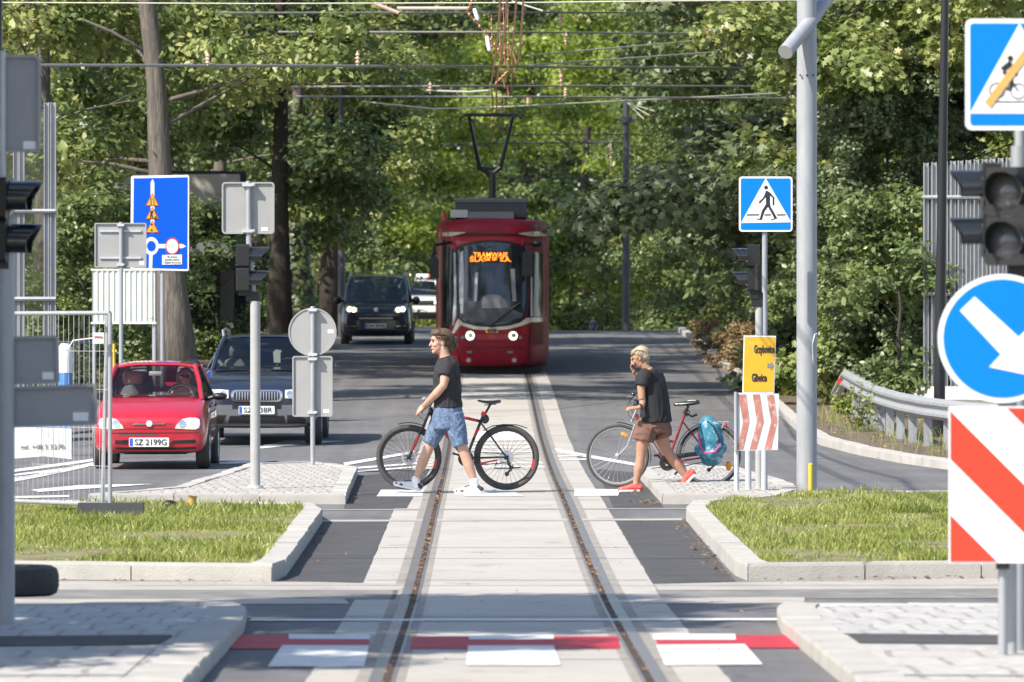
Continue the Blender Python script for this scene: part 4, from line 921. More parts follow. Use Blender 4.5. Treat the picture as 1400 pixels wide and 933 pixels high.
for q in ([(-.6, .60), (.6, .60), (.56, .70), (-.56, .70)], [(-.5, .27), (.5, .27), (.46, .36), (-.46, .36)], [(.45, .39), (.78, .39), (.78, .5), (.5, .5)], [(-.78, .39), (-.45, .39), (-.5, .5), (-.78, .5)]): car.patch('', q, None, .008, .04, mb=mb)
part('grille_openings', mb, MT['black'], rt_)
car.patch('grille_strip', [(-.42, .635), (.42, .635), (.42, .66), (-.42, .66)], MT['alu'], .014, .02)
car.patch('badge', circ(0, .86, .055, 18), MT['lightgrey'], .016, .03)
plate(car, 0, .46, .52, .115, -.055, 'SW 8308J')
seats(car, (1.75,), (-.4, .4), .6, MT['darkgrey'], .5)
car.part('dashboard', MB().limb([(-.72, .95, 1.02), (.72, .95, 1.02)], [(.25, .06)] * 2, 12, hint=(0, 1, 0)), MT['black'])
car.part('sun_visor', MB().box((-.35, 1.22, 1.54), (.42, .03, .1)), MT['lightgrey'])
car.part('floor_pan', MB().box((0, 1.9, .3), (1.35, 3.2, .12)), MT['black'])
# ------------------------------------------------------------------ white car with light bar
D = 200.0; x0 = WX(571, D); rt_ = thing('service_car', 'white car with a red-ended roof light bar, half hidden between van and tram', 'car', (x0, D, gz(x0, D) + .01))
me = shell([(.0, .42, .82, .62), (.04, .3, .9, .8), (.16, .26, .97, .87), (.5, .25, 1.05, .9), (1.1, .25, 1.12, .9), (2.6, .27, 1.15, .9), (3.9, .3, 1.12, .87), (4.25, .42, 1.0, .75)])
rw = .34; me = cutwheels(me, [(s * .84, y, rw, s) for s in (-1, 1) for y in (.85, 3.5)], .4)
car = Car(rt_, me); car.add(me, 'body', MT['white_car'])
cabin(car, dict(wb=(1.1, 1.12, .74), wt=(1.75, 1.6, .6), rt=(3.6, 1.62, .6), rb=(4.1, 1.15, .7), crown=.05, belt=(1.13, .84), pill=[2.2, 3.1], wglass='glass_dark', sglass='glass_dark'), MT['white_car'])
car.patch('grille', [(-.62, .76), (.62, .76), (.56, .93), (-.56, .93)], MT['black'], .012, .04)
car.patch('badge', rrect(0, .845, .16, .1, .03, 3), MT['chrome'], .03, .03)
car.patch('bumper', [(-.84, .28), (.84, .28), (.8, .52), (-.8, .52)], MT['black'], .012, .05)
plate(car, 0, .585, .52, .115, -.05, 'SK 6017V')
for s in (-1, 1):
    o = car.patch('headlight', [(s * a, b) for a, b in [(.56, .78), (.78, .80), (.8, .93), (.58, .93)]], MT['lens'], .014, .04)
    car.patch('lamp', circ(s * .66, .86, .055, 14), MT['lit'], .02, .02, parent=o)
    mirror(car, s, 1.0, 1.35, 1.17, .1, .075, MT['black'])
    for y in (.85, 3.5): wheel(car, s * .8, y, rw, .21, s)
lb = car.part('light_bar', MB().limb([(-.34, 2.0, 1.8), (.34, 2.0, 1.8)], [(.12, .085)] * 2, 12, hint=(0, 1, 0)), MT['signwhite'])
for s in (-1, 1): car.part('beacon', MB().limb([(s * .345, 2.0, 1.8), (s * .5, 2.0, 1.8)], [(.12, .085)] * 2, 12, hint=(0, 1, 0)), MT['signred'], lb)
car.part('mounting', MB().box((-.3, 2.0, 1.69), (.06, .2, .08)).box((.3, 2.0, 1.69), (.06, .2, .08)), MT['black'], lb)
# ================================================================== TRAM
D = 117.5; x0 = WX(673, D); rt_ = thing('tram', 'red low-floor tram with cream lines and an orange destination display, seen head-on', 'tram', (x0, D, gz(x0, D) + .02))
K = D / F
def to(pts): return [((575 + cx / 3.59 - 673) * K, (510 - (260 + cy / 3.59)) * K) for cx, cy in pts]
def outline(yo, hw, nose):
    h = [(0, yo), (.34, yo + .015), (.62, yo + .06), (.80, yo + .18), (.92, yo + .42), (1.06, yo + .95), (1.16, yo + 1.5), (1.2, yo + 2.3), (1.2, 6), (1.2, 13.4), (1.16, 13.5)]
    h = [(x * hw, y) for x, y in h]; return h + [(-x, y) for x, y in h[::-1] if x > 0]
mb = MB(); lev = [(.16, .16, .93, 0), (.2, .06, .97, 0), (.5, .0, 1.0, 0), (.95, -.02, 1.0, 0), (1.25, .03, 1.0, 0), (1.8, .16, 1.0, 0), (2.4, .32, 1.0, 0), (2.78, .42, 1.0, 0), (2.86, .36, 1.0, 0), (3.05, .38, 1.0, 0), (3.18, .5, .97, 0), (3.24, .7, .88, 0)]
nn = len(outline(0, 1, 0))
for (z, yo, hw, _) in lev: mb.v += [(x, y, z) for x, y in outline(yo, hw, 0)]
for i in range(len(lev) - 1):
    for kk in range(nn): mb.f.append((i * nn + kk, i * nn + (kk + 1) % nn, (i + 1) * nn + (kk + 1) % nn, (i + 1) * nn + kk))
for b in (0, (len(lev) - 1) * nn):
    for kk in range(nn // 2): mb.f.append((b + kk, b + kk + 1, b + nn - 1 - kk - 1, b + nn - 1 - kk)) if nn - 2 - kk > kk + 1 else None
me = subsurf_mesh(mb, 2); car = Car(rt_, me); car.add(me, 'body', MT['tram_red'])
LIM = 3.5
ws = to([(180, 290), (215, 268), (280, 254), (350, 249), (420, 254), (475, 266), (510, 290), (518, 400), (516, 520), (508, 612), (480, 636), (420, 650), (345, 656), (270, 650), (215, 636), (188, 612), (178, 520), (175, 400)])
fr = to([(168, 282), (205, 258), (275, 243), (350, 238), (425, 243), (485, 257), (522, 282), (531, 400), (528, 520), (519, 618), (488, 645), (425, 660), (345, 666), (265, 660), (208, 645), (176, 618), (166, 520), (163, 400)])
f_ = car.patch('windscreen_frame', fr, MT['black'], .01, .03, step=.08, lim=LIM)
car.patch('forehead_panel', to([(145, 225), (200, 222), (350, 219), (480, 222), (545, 232), (552, 262), (525, 284), (487, 256), (425, 242), (350, 237), (275, 242), (205, 257), (165, 280), (140, 275)]), MT['tram_bright'], .02, .04, step=.08, lim=LIM)
w_ = car.patch('windscreen', ws, MT['tramglass'], .016, .02, step=.08, lim=LIM)
# laid flat on the glass: pale strip at left; cab console, seat and pillars
car.patch('pale_strip', to([(193, 300), (208, 290), (212, 420), (208, 600), (196, 600), (188, 500)]), MT['lightgrey'], .019, .01, step=.08, parent=w_, lim=LIM)
car.patch('cab_console', to([(190, 560), (215, 542), (290, 540), (300, 520), (330, 505), (380, 508), (420, 530), (445, 575), (470, 590), (505, 600), (500, 618), (420, 644), (345, 650), (270, 644), (198, 620)]), MT['darkgrey'], .019, .01, step=.08, parent=w_, lim=LIM)
car.patch('cab_seat', to([(300, 540), (310, 515), (350, 503), (390, 512), (420, 540), (430, 572), (300, 575)]), MT['grey'], .021, .01, step=.08, parent=w_, lim=LIM)
car.patch('cab_pillar', to([(268, 400), (282, 398), (276, 540), (262, 540)]), MT['lightgrey'], .019, .01, step=.08, parent=w_, lim=LIM)
car.patch('cab_pillar', to([(440, 380), (462, 380), (470, 540), (452, 540)]), MT['grey'], .019, .01, step=.08, parent=w_, lim=LIM)
dp = car.patch('destination_display', to([(235, 296), (450, 296), (450, 350), (235, 350)]), MT['black'], .022, .012, step=.08, parent=w_, lim=LIM)
q = to([(343, 312), (343, 335)])
hy = car.bvh.ray_cast(Vector((0, -3, q[0][1])), Vector((0, 1, 0)))[0].y - .05
text('display_lettering', 'TRAMWAJE', (car.o.x + q[0][0], car.o.z + q[0][1]), .135, MT['led'], dp, car.o.y + hy, w=.71, bold=.001)
text('display_lettering', 'ŚLĄSKIE S.A.', (car.o.x + q[1][0], car.o.z + q[1][1]), .135, MT['led'], dp, car.o.y + hy, w=.86, bold=.001)
# cream lines
car.patch('cream_line', to([(150, 700), (176, 640), (186, 626), (210, 646), (265, 662), (345, 668), (425, 662), (488, 646), (522, 622), (632, 618), (632, 638), (545, 642), (500, 660), (430, 678), (345, 684), (260, 678), (196, 658), (164, 698)]), MT['cream'], .012, .03, step=.08, lim=LIM)
car.patch('cream_line', to([(62, 196), (150, 198), (222, 200), (200, 214), (150, 218), (62, 212)]), MT['cream'], .012, .03, step=.08, lim=LIM)
car.patch('cream_line', to([(478, 206), (545, 196), (628, 190), (628, 212), (545, 218), (500, 217)]), MT['cream'], .012, .03, step=.08, lim=LIM)
car.patch('roof_gap', to([(150, 219), (222, 202), (350, 205), (480, 207), (545, 221), (480, 216), (350, 214), (222, 213)]), MT['black'], .022, .02, step=.08, lim=LIM)
# corner and side glass
car.patch('corner_window', to([(62, 228), (108, 232), (158, 285), (160, 400), (172, 520), (172, 620), (150, 672), (62, 690)]), MT['blackglass'], .012, .03, step=.08, lim=8)
car.patch('corner_window', to([(526, 300), (545, 298), (632, 300), (632, 612), (524, 616), (534, 520), (536, 400)]), MT['blackglass'], .012, .03, step=.08, lim=8)
car.patch('corner_pillar', to([(160, 300), (170, 300), (176, 520), (174, 612), (160, 660), (154, 660), (164, 500)]), MT['lightgrey'], .018, .02, step=.08, lim=8)
car.patch('corner_pillar', to([(541, 420), (550, 420), (550, 614), (540, 614)]), MT['lightgrey'], .018, .02, step=.08, lim=8)
car.patch('side_reflection', to([(542, 646), (632, 642), (632, 750), (542, 756)]), MT['tram_reflection'], .012, .02, step=.08, lim=8)  # brown areas paint the reflection seen along the right side
car.patch('side_reflection', to([(545, 140), (600, 138), (628, 186), (628, 190), (545, 194)]), MT['tram_reflection'], .012, .02, step=.08, lim=8)
car.patch('side_reflection', to([(545, 222), (630, 216), (630, 296), (590, 297), (552, 290)]), MT['tram_reflection'], .012, .02, step=.08, lim=8)
for s in (-1, 1):
    c = to([(243 if s < 0 else 455, 710)])[0]
    hl = car.patch('headlight', circ(c[0], c[1], .108, 24), MT['chrome'], .02, .04, lim=LIM)
    car.patch('lamp', circ(c[0], c[1], .088, 22), MT['lit' + 'w'], .026, .02, parent=hl, lim=LIM); car.patch('lamp_core', circ(c[0] + .01, c[1] + .01, .05, 16), MT['alu'], .032, .02, parent=hl, lim=LIM)
    c = to([(207 if s < 0 else 490, 718)])[0]; car.patch('marker_lamp', circ(c[0], c[1], .04, 16), MT['grey'], .02, .03, lim=LIM)
    c = to([(236 if s < 0 else 460, 830)])[0]; f2 = car.patch('fog_lamp', circ(c[0], c[1], .085, 18), MT['tram_bright'], .012, .03, lim=LIM); car.patch('lamp', circ(c[0], c[1], .045, 16), MT['lightgrey'], .024, .03, parent=f2, lim=LIM)
    c = to([(240 if s < 0 else 440, 790)])[0]; car.patch('coupler_cover', rrect(c[0], c[1], .12, .05, .02, 3), MT['grey'], .012, .02, lim=LIM)
car.patch('bumper_recess', to([(195, 690), (215, 684), (480, 684), (505, 690), (505, 755), (480, 768), (215, 768), (195, 755)]), MT['tram_red'], .004, .02, step=.08, lim=LIM)
car.patch('bumper_panel', to([(272, 702), (430, 702), (425, 730), (277, 730)]), MT['tram_bright'], .014, .03, step=.08, lim=LIM)
mb = MB()
for q in ([(195, 764), (505, 764), (500, 769), (200, 769)], [(158, 700), (164, 700), (200, 860), (192, 860)], [(536, 660), (541, 660), (530, 860), (524, 860)]): car.patch('', to(q), None, .01, .02, mb=mb, lim=LIM)  # first strip paints the bumper crease's shade; the others are gaps
part('gap_and_crease_shade', mb, MT['black'], rt_)
q = to([(350, 686)])[0]; npl = car.patch('fleet_number_plate', rrect(q[0], q[1], .26, .085, .01, 2), MT['tape'], .03, .03, lim=LIM)
text('number_lettering', '838', (car.o.x + q[0], car.o.z + q[1]), .1, MT['signblack'], npl, car.o.y + car.bvh.ray_cast(Vector((q[0], -3, q[1])), Vector((0, 1, 0)))[0].y - .034, w=.19, bold=.003)
for a, b, m_ in ((to([(58, 300), (88, 335), (88, 428), (45, 428), (45, 335)]), None, 0), (to([(500, 300), (552, 292), (550, 418), (496, 416)]), None, 1)):
    sgn = 1 if m_ else -1; zc = sum(p[1] for p in a) / len(a); xcn = sum(p[0] for p in a) / len(a)
    o = car.part('mirror', MB().prism(a, .02 if m_ else .3, .2 if m_ else .5), MT['black'])
    car.part('mirror_arm', MB().limb([(xcn, .2, max(p[1] for p in a) - .03), (xcn - sgn * .02, .35, to([(0, 262)])[0][1]), (sgn * .8, .8, to([(0, 245)])[0][1])], .03, 8), MT['black'], o)
q = to([(572, 255)])[0]; car.part('side_camera', MB().ell((q[0], .35, q[1]), (.12, .14, .075), 14, 9).limb([(q[0], .4, q[1]), (q[0] - .2, .9, q[1])], .03, 8), MT['black'])
wp = to([(345, 660), (385, 625), (490, 545)]); yy = [car.bvh.ray_cast(Vector((p[0], -3, p[1])), Vector((0, 1, 0)))[0].y - .05 for p in wp]
car.part('wiper', MB().limb([(p[0], y, p[1]) for p, y in zip(wp, yy)], [.025, .018, .012], 6).box((wp[0][0], yy[0], wp[0][1]), (.1, .05, .06)), MT['black'])
car.part('skirt', MB().box((0, 5, .1), (2.0, 8, .2)), MT['black'])
rb_ = car.part('roof_box', MB().box((to([(345, 0)])[0][0], 2.4, 3.44), (1.5, 2.4, .36)), MT['darkgrey'])
car.part('roof_box_lid', MB().box((to([(345, 0)])[0][0], 2.4, 3.645), (1.56, 2.5, .035)).box((to([(345, 0)])[0][0], 1.17, 3.6), (1.52, .02, .03)), MT['grey'], rb_)
for cx, w_2, zz in ((187, .36, 3.33), (345, .95, 3.29)): car.part('roof_equipment', MB().box((to([(cx, 0)])[0][0], 1.0, zz), (w_2, .4, .16)), MT['lightgrey'] if cx == 187 else MT['grey'])
car.part('antenna', MB().limb([(-1.0, 1.2, 3.2), (-1.02, 1.2, 3.42)], [.06, .02], 8), MT['signred'])
for s in (-1, 1):
    mb = MB(); wn = None
    for j in range(5): car.patch('', [(2.6 + j * 2.1, 1.2), (4.5 + j * 2.1, 1.2), (4.5 + j * 2.1, 2.55), (2.6 + j * 2.1, 2.55)], None, .01, .02, axis='x', side=s, mb=mb, step=.3)
    part('side_windows', mb, MT['blackglass'], rt_)
    for y in (2.6, 4.4, 10.2, 12): car.part('wheel', MB().cyl((s * .66, y, .3), (s * .8, y, .3), .3, n=24), MT['rubber'])
# pantograph
pg = car.part('pantograph', MB().limb([(0, 1.9, 3.62), (0, 1.9, 4.22)], .075, 12).box((0, 1.9, 3.66), (.5, .5, .06)), MT['lamp_black'])
t2 = lambda px, py: ((px - 673) * K, (510 - py) * K)
a = t2(655, 223); b = t2(684, 223); c = t2(640, 152); d = t2(702, 152); e = t2(670, 236)
car.part('lower_fork', MB().limb([(e[0], 1.9, 4.15), (a[0], 1.9, a[1])], .05, 8).limb([(e[0], 1.9, 4.15), (b[0], 1.9, b[1])], .05, 8).limb([(a[0] - .06, 1.9, a[1] - .03), (b[0] + .06, 1.9, b[1] - .03)], .04, 8), MT['lamp_black'], pg)
car.part('upper_arm', MB().limb([(a[0], 1.9, a[1]), (c[0], 1.6, c[1])], [.05, .03], 8).limb([(b[0], 1.9, b[1]), (d[0], 1.6, d[1])], [.05, .03], 8).limb([(a[0], 1.9, a[1]), (d[0], 1.6, d[1])], .008, 4).limb([(b[0], 1.9, b[1]), (c[0], 1.6, c[1])], .008, 4), MT['lamp_black'], pg)
car.part('collector_head', MB().limb([(c[0] - .2, 1.5, c[1] - .08), (c[0] - .06, 1.5, c[1] + .02), (d[0] + .06, 1.5, d[1] + .02), (d[0] + .2, 1.5, d[1] - .08)], .025, 8).limb([(c[0] - .1, 1.75, c[1]), (d[0] + .1, 1.75, d[1])], .025, 8), MT['lamp_black'], pg)
# ================================================================== BICYCLES
def bicycle(name, label, D, sp):
    k = D / F; fw, rw, r = sp['front'], sp['rear'], sp['r'] * k
    g = gz(WX(fw[0], D), D); zc = g + r + .034 + sp.get('lift', 0); Zs = zc - WZ(fw[1], D)
    V = lambda px, py, dy=0.0: Vector((WX(px, D), D + dy, WZ(py, D) + Zs))
    root = thing(name, label, 'bicycle', (WX((fw[0] + rw[0]) / 2, D), D, g))
    for (px, py), nm in ((fw, 'front'), (rw, 'rear')):
        c = V(px, py); c.z = zc
        tw = sp['tyre']; mb = MB().lathe([(r - tw + tw * math.cos(a), tw * math.sin(a)) for a in [i * math.pi / 5 for i in range(10)]], c, (0, 1, 0), 56, True)
        if sp.get('knobs'):
            for i in range(64):
                a = i * 2 * math.pi / 64
                for sy in (-1, 1):
                    a2 = a + sy * .02; d = Vector((math.cos(a2), 0, math.sin(a2))); t = Vector((-d.z, 0, d.x)); p = c + d * (r - .001) + Vector((0, sy * tw * .5, 0))
                    mb.limb([p - d * .004, p + d * .004], [.009, .007], 5)
        w = part('wheel', mb, MT['rubber'], root)
        ri = r - 2 * tw
        part('rim', MB().lathe([(ri + .012, -.012), (ri + .012, .012), (ri - .012, .010), (ri - .02, 0), (ri - .012, -.010)], c, (0, 1, 0), 56, True), sp['rim'], w)
        mb = MB(); ns = 32
        for i in range(ns):
            a = i * 2 * math.pi / ns; b = a + (.5 if i % 2 else -.5); sd = 1 if i % 4 < 2 else -1
            mb.limb([c + Vector((math.cos(b) * .025, sd * .03, math.sin(b) * .025)), c + Vector((math.cos(a) * (ri - .01), 0, math.sin(a) * (ri - .01)))], [.0016, .0016], 4, cap=False)
        so_ = part('spokes', mb, sp['spoke'], w); so_['kind'] = 'thing'
        part('hub', MB().lathe([(.012, -.055), (.03, -.04), (.02, -.02), (.02, .02), (.03, .04), (.012, .055)], c, (0, 1, 0), 16), MT['bike_silver'] if not sp.get('disc') else MT['bike_black'], w)
        if sp.get('disc'): part('brake_disc', MB().lathe([(.085, -.046), (.085, -.043), (.062, -.043), (.062, -.046)], c, (0, 1, 0), 28, True).box(c + Vector((.0, -.0445, 0)), (.15, .003, .012)).box(c + Vector((0, -.0445, 0)), (.012, .003, .15)), MT['alu'], w)
        if sp.get('reflect') and nm == 'rear': part('spoke_reflector', MB().ell(V(996, 645, -.01), (.035, .012, .06), 12, 7), MT['amber'], w)
        if sp.get('decal'):
            for a0 in (-.25,):
                pts = [c + Vector((math.cos(a0 + t * .09) * (ri - .004), -.014, math.sin(a0 + t * .09) * (ri - .004))) for t in range(-2, 3)]
                part('rim_decal', MB().limb(pts, [(.004, .012)] * len(pts), 6, hint=(0, 1, 0)), MT['bike_red'], w)
    for nm, tubes, mat in sp['frame']:
        if 'decal' in nm:
            for a, b, ra, rb in tubes: part(nm, MB().limb([V(*a), V(*b)], [ra, rb], 10), MT[mat], fr)
            continue
        mb = MB()
        for a, b, ra, rb in tubes: mb.limb([V(*a), V(*b)], [ra, rb], 10)
        if nm == 'frame': fr = part('frame', mb, MT[mat], root)
        else: part(nm, mb, MT[mat], fr if nm in ('frame_decal', 'stay') else root)
    return root, V, fr, zc
# man's mountain bike
B1 = 65.0
fr1 = [('frame', [((589, 566), (656, 581), .02, .017), ((591, 574), (636, 632), .024, .022), ((661, 572), (637, 632), .017, .018), ((589, 562), (592, 578), .024, .024), ((637, 632, -.05), (692, 630, -.06), .012, .010), ((637, 632, .05), (692, 630, .06), .012, .010), ((658, 584, -.03), (692, 630, -.06), .010, .009), ((658, 584, .03), (692, 630, .06), .010, .009)], 'bike_black'),
       ('frame_decal', [((632, 575.3, -.012), (652, 579.8, -.012), .014, .012), ((655, 590, -.012), (649, 603, -.012), .013, .013), ((605, 592, -.016), (614, 603.5, -.016), .018, .018), ((656, 639, -.062), (680, 634, -.066), .011, .010)], 'bike_red'),
       ('fork', [((586, 572, -.055), (569, 608, -.06), .015, .017), ((586, 572, .055), (569, 608, .06), .015, .017), ((569, 608, -.06), (559, 631, -.06), .02, .013), ((569, 608, .06), (559, 631, .06), .02, .013), ((586, 572, -.06), (586, 572, .06), .02, .02), ((586, 572), (589, 562), .018, .018)], 'bike_black'),
       ('fork_decal', [((573, 600, -.066), (563, 622, -.068), .019, .014)], 'bike_red')]
b1, V, frm, zc = bicycle('bicycle', 'black and red mountain bike pushed by the young man', B1, dict(front=(559, 630.5), rear=(692.5, 630.5), r=44.5, tyre=.027, rim=MT['bike_black'], spoke=MT['bike_black'], knobs=True, disc=True, decal=True, frame=fr1))
part('saddle', MB().limb([V(654, 553), V(664, 555), V(674, 555.5), V(683, 554)], [(.022, .012), (.035, .018), (.07, .025), (.072, .02)], 14, hint=(0, 1, 0), rnd=True), MT['bike_black'], b1)
part('seat_post', MB().limb([V(671, 557), V(661, 575)], [.014, .014], 10).limb([V(662, 559), V(678, 558)], [.006, .006], 6), MT['bike_black'], b1)
part('rear_light', MB().box(V(661, 571, 0), (.05, .05, .05), ry=.4), MT['redlens'], b1)
part('lock_bag', MB().ell(V(663, 578), (.05, .035, .055), 12, 8), MT['bike_black'], b1)
hb = part('handlebar', MB().limb([V(590, 560), V(584, 557), V(583, 556, -.1), V(582, 555, -.34)], [.018, .018, .014, .012], 10).limb([V(584, 557), V(583, 556, .1), V(582, 555, .34)], [.016, .014, .012], 10), MT['bike_black'], b1)
for s in (-1, 1):
    part('grip', MB().limb([V(582, 555, s * .22), V(582, 555, s * .345)], .017, 10), MT['rubber'], hb)
    part('brake_lever', MB().limb([V(582, 557, s * .19), V(576, 560, s * .22), V(574, 563, s * .32)], [.009, .008, .006], 6), MT['bike_black'], hb)
part('brake_cable', MB().limb([V(580, 558, -.1), V(573, 564, -.1), V(572, 573, -.08), V(580, 580, -.06), V(584, 574, -.03)], .004, 5), MT['bike_black'], b1)
part('stem_light', MB().ell(V(581, 551), (.04, .03, .028), 10, 7), MT['grey'], b1)
def arcfender(c, r, a0, a1, w, mat, root, n=14):
    mb = MB(); pts = [c + Vector((math.cos(R(a0 + (a1 - a0) * i / n)) * r, 0, math.sin(R(a0 + (a1 - a0) * i / n)) * r)) for i in range(n + 1)]
    return part('mudguard', mb.limb(pts, [(w, .006)] * len(pts), 8, hint=(0, 1, 0)), mat, root)
c = V(559, 630.5); c.z = zc; arcfender(c, 44.5 * B1 / F + .025, 62, 108, .032, MT['bike_black'], b1)
c = V(692.5, 630.5); c.z = zc
part('mudguard', MB().limb([V(661, 594), V(672, 588), V(688, 585.5), V(706, 586), V(721, 590.5)], [(.02, .006), (.032, .006), (.034, .006), (.032, .006), (.02, .006)], 8, hint=(0, 1, 0)), MT['bike_black'], b1)
ck = part('crankset', MB().lathe([(.088, -.062), (.09, -.055), (.03, -.055), (.03, -.062)], V(637, 632), (0, 1, 0), 30, True).cyl(V(637, 632, -.08), V(637, 632, .08), .014).limb([V(637, 632, -.07), V(627, 627, -.075)], [.013, .010], 8).limb([V(637, 632, .07), V(647, 637, .075)], [.013, .010], 8), MT['bike_black'], b1)
part('pedal', MB().box(V(624, 626, -.12), (.09, .09, .022), ry=.3), MT['bike_black'], ck); part('pedal', MB().box(V(648, 638, .12), (.09, .09, .022)), MT['bike_black'], ck)
part('chain', MB().limb([V(637, 642, -.058), V(692, 637.5, -.058)], .006, 5).limb([V(637, 622, -.058), V(692, 626, -.058)], .005, 5).limb([V(693, 638, -.058), V(700, 648, -.058), V(694, 652, -.058)], .006, 5), MT['darkgrey'], b1)
part('rear_derailleur', MB().limb([V(694, 634, -.07), V(699, 645, -.072), V(693, 653, -.07)], [.016, .012, .012], 8).ell(V(693, 653, -.068), (.028, .01, .028), 14, 6).ell(V(700, 644, -.068), (.022, .01, .022), 14, 6), MT['darkgrey'], b1)
part('cassette', MB().lathe([(.055, -.05), (.05, -.035), (.03, -.03), (.03, -.055)], c, (0, 1, 0), 24, True), MT['alu'], b1)
part('side_stand', MB().limb([V(679, 637, -.07), V(676, 645, -.09), V(694, 645, -.1), V(712, 644, -.1)], .009, 6), MT['bike_black'], b1)
# woman's trekking bike
B2 = 66.0
fr2 = [('frame', [((871, 583), (911, 641), .019, .018), ((870, 574), (874, 590), .02, .02), ((938, 570), (912, 641), .015, .017), ((908, 611, 0), (925, 611.5, 0), .017, .014), ((912, 641, -.045), (970, 632, -.06), .011, .009), ((912, 641, .045), (970, 632, .06), .011, .009), ((934, 585, -.03), (970, 632, -.06), .009, .008), ((934, 585, .03), (970, 632, .06), .009, .008), ((873, 588), (908, 611.5), .016, .017)], 'bike_maroon'),
       ('frame_decal', [((886, 606, -.004), (900, 627, -.004), .019, .019)], 'bike_silver'),
       ('fork', [((868, 588, -.05), (858, 617, -.055), .012, .010), ((868, 588, .05), (858, 617, .055), .012, .010), ((858, 617, -.055), (845, 631, -.055), .010, .008), ((858, 617, .055), (845, 631, .055), .010, .008), ((869, 590, -.05), (869, 590, .05), .016, .016), ((863, 585), (874, 560), .014, .014)], 'bike_silver')]
b2, V2, frm2, zc2 = bicycle('bicycle', 'maroon and silver trekking bike with rear rack pushed by the fair-haired woman', B2, dict(front=(844.5, 631), rear=(970, 631), r=43, tyre=.019, rim=MT['bike_silver'], spoke=MT['alu'], reflect=True, lift=0.0, frame=fr2))
part('saddle', MB().limb([V2(923, 561), V2(934, 560), V2(945, 559), V2(954, 558)], [(.028, .02), (.05, .028), (.09, .036), (.09, .03)], 14, hint=(0, 1, 0), rnd=True), MT['bike_black'], b2)
part('saddle_trim', MB().limb([V2(940, 556, -.05), V2(950, 555.5, -.055), V2(953, 558, -.06)], .009, 6), MT['lightgrey'], b2)
part('seat_post', MB().limb([V2(941, 563), V2(937, 576)], .014, 10).limb([V2(938, 566, -.02), V2(943, 571, -.03), V2(939, 577, -.03), V2(934, 572, -.02), V2(938, 566, -.02)], .008, 6), MT['bike_black'], b2)
part('cable_lock', MB().limb([V2(937, 572, -.03), V2(945, 577, -.05), V2(953, 575, -.05)], .012, 8).limb([V2(946, 577.5, -.05), V2(953, 574, -.05)], .014, 8), MT['bike_black'], b2)
hb = part('handlebar', MB().limb([V2(873, 556), V2(866, 552), V2(866, 551, -.12), V2(872, 553, -.3)], [.015, .015, .012, .012], 10).limb([V2(866, 552), V2(866, 551, .12), V2(872, 553, .3)], [.014, .012, .012], 10), MT['bike_silver'], b2)
for s in (-1, 1):
    part('grip', MB().limb([V2(869.5, 552.3, s * .2), V2(873, 553.5, s * .33)], .018, 10), MT['rubber'], hb)
    part('brake_lever', MB().limb([V2(867, 551, s * .17), V2(859, 551.5, s * .2), V2(857, 551, s * .28)], [.009, .008, .006], 6), MT['bike_black'], hb)
part('bell', MB().ell(V2(866, 547, -.06), (.035, .035, .028), 12, 8), MT['navy'], b2); part('cycle_lamp', MB().ell(V2(871, 560, -.04), (.05, .045, .06), 12, 8), MT['navy'], b2)
part('brake_cable', MB().limb([V2(862, 553, -.1), V2(858, 562, -.1), V2(859, 575, -.08), V2(867, 583, -.04)], .004, 5).limb([V2(862, 553, .1), V2(862, 566, .06), V2(868, 576, .04)], .004, 5), MT['bike_black'], b2)
c = V2(844.5, 631); c.z = zc2; arcfender(c, 43 * B2 / F + .02, -12, 92, .026, MT['bike_black'], b2)
c = V2(970, 631); c.z = zc2; arcfender(c, 43 * B2 / F + .02, 20, 190, .026, MT['bike_black'], b2)
part('fork_reflector', MB().limb([V2(851, 601, -.06), V2(857, 604, -.06)], [(.018, .02)] * 2, 8, rnd=True), MT['amber'], b2)
part('carrier_rack', MB().limb([V2(946, 586, -.07), V2(996, 584.5, -.07)], .008, 6).limb([V2(946, 586, .07), V2(996, 584.5, .07)], .008, 6).limb([V2(956, 586, -.07), V2(970, 630, -.08)], .006, 6).limb([V2(956, 586, .07), V2(970, 630, .08)], .006, 6).limb([V2(990, 585, -.07), V2(971, 630, -.08)], .006, 6).limb([V2(996, 584.5, -.07), V2(996, 584.5, .07)], .008, 6).limb([V2(975, 585.5, -.07), V2(975, 585.5, .07)], .006, 6), MT['alu'], b2)
part('rear_reflector', MB().box(V2(993, 589, 0), (.02, .08, .05)), MT['redlens'], b2)
ck = part('crankset', MB().lathe([(.09, -.055), (.09, -.05), (.03, -.05), (.03, -.055)], V2(912, 641), (0, 1, 0), 28, True).cyl(V2(912, 641, -.08), V2(912, 641, .08), .014).limb([V2(912, 641, -.07), V2(924, 650, -.075)], [.013, .010], 8).limb([V2(912, 641, .07), V2(900, 632, .075)], [.013, .010], 8), MT['bike_black'], b2)
part('pedal', MB().box(V2(925, 653, -.12), (.08, .08, .022), ry=-.9), MT['bike_black'], ck); part('pedal', MB().box(V2(899, 631, .12), (.08, .08, .022)), MT['bike_black'], ck)
part('chain', MB().limb([V2(912, 650, -.052), V2(968, 638, -.055)], .006, 5).limb([V2(912, 632, -.052), V2(968, 627, -.055)], .005, 5).limb([V2(970, 637, -.055), V2(974, 648, -.055), V2(968, 651, -.055)], .006, 5), MT['darkgrey'], b2)
part('chain_guard', MB().limb([V2(905, 634, -.065), V2(945, 629, -.065), V2(966, 627, -.065)], [(.006, .03), (.006, .025), (.006, .018)], 8, hint=(0, 1, 0)), MT['bike_black'], b2)
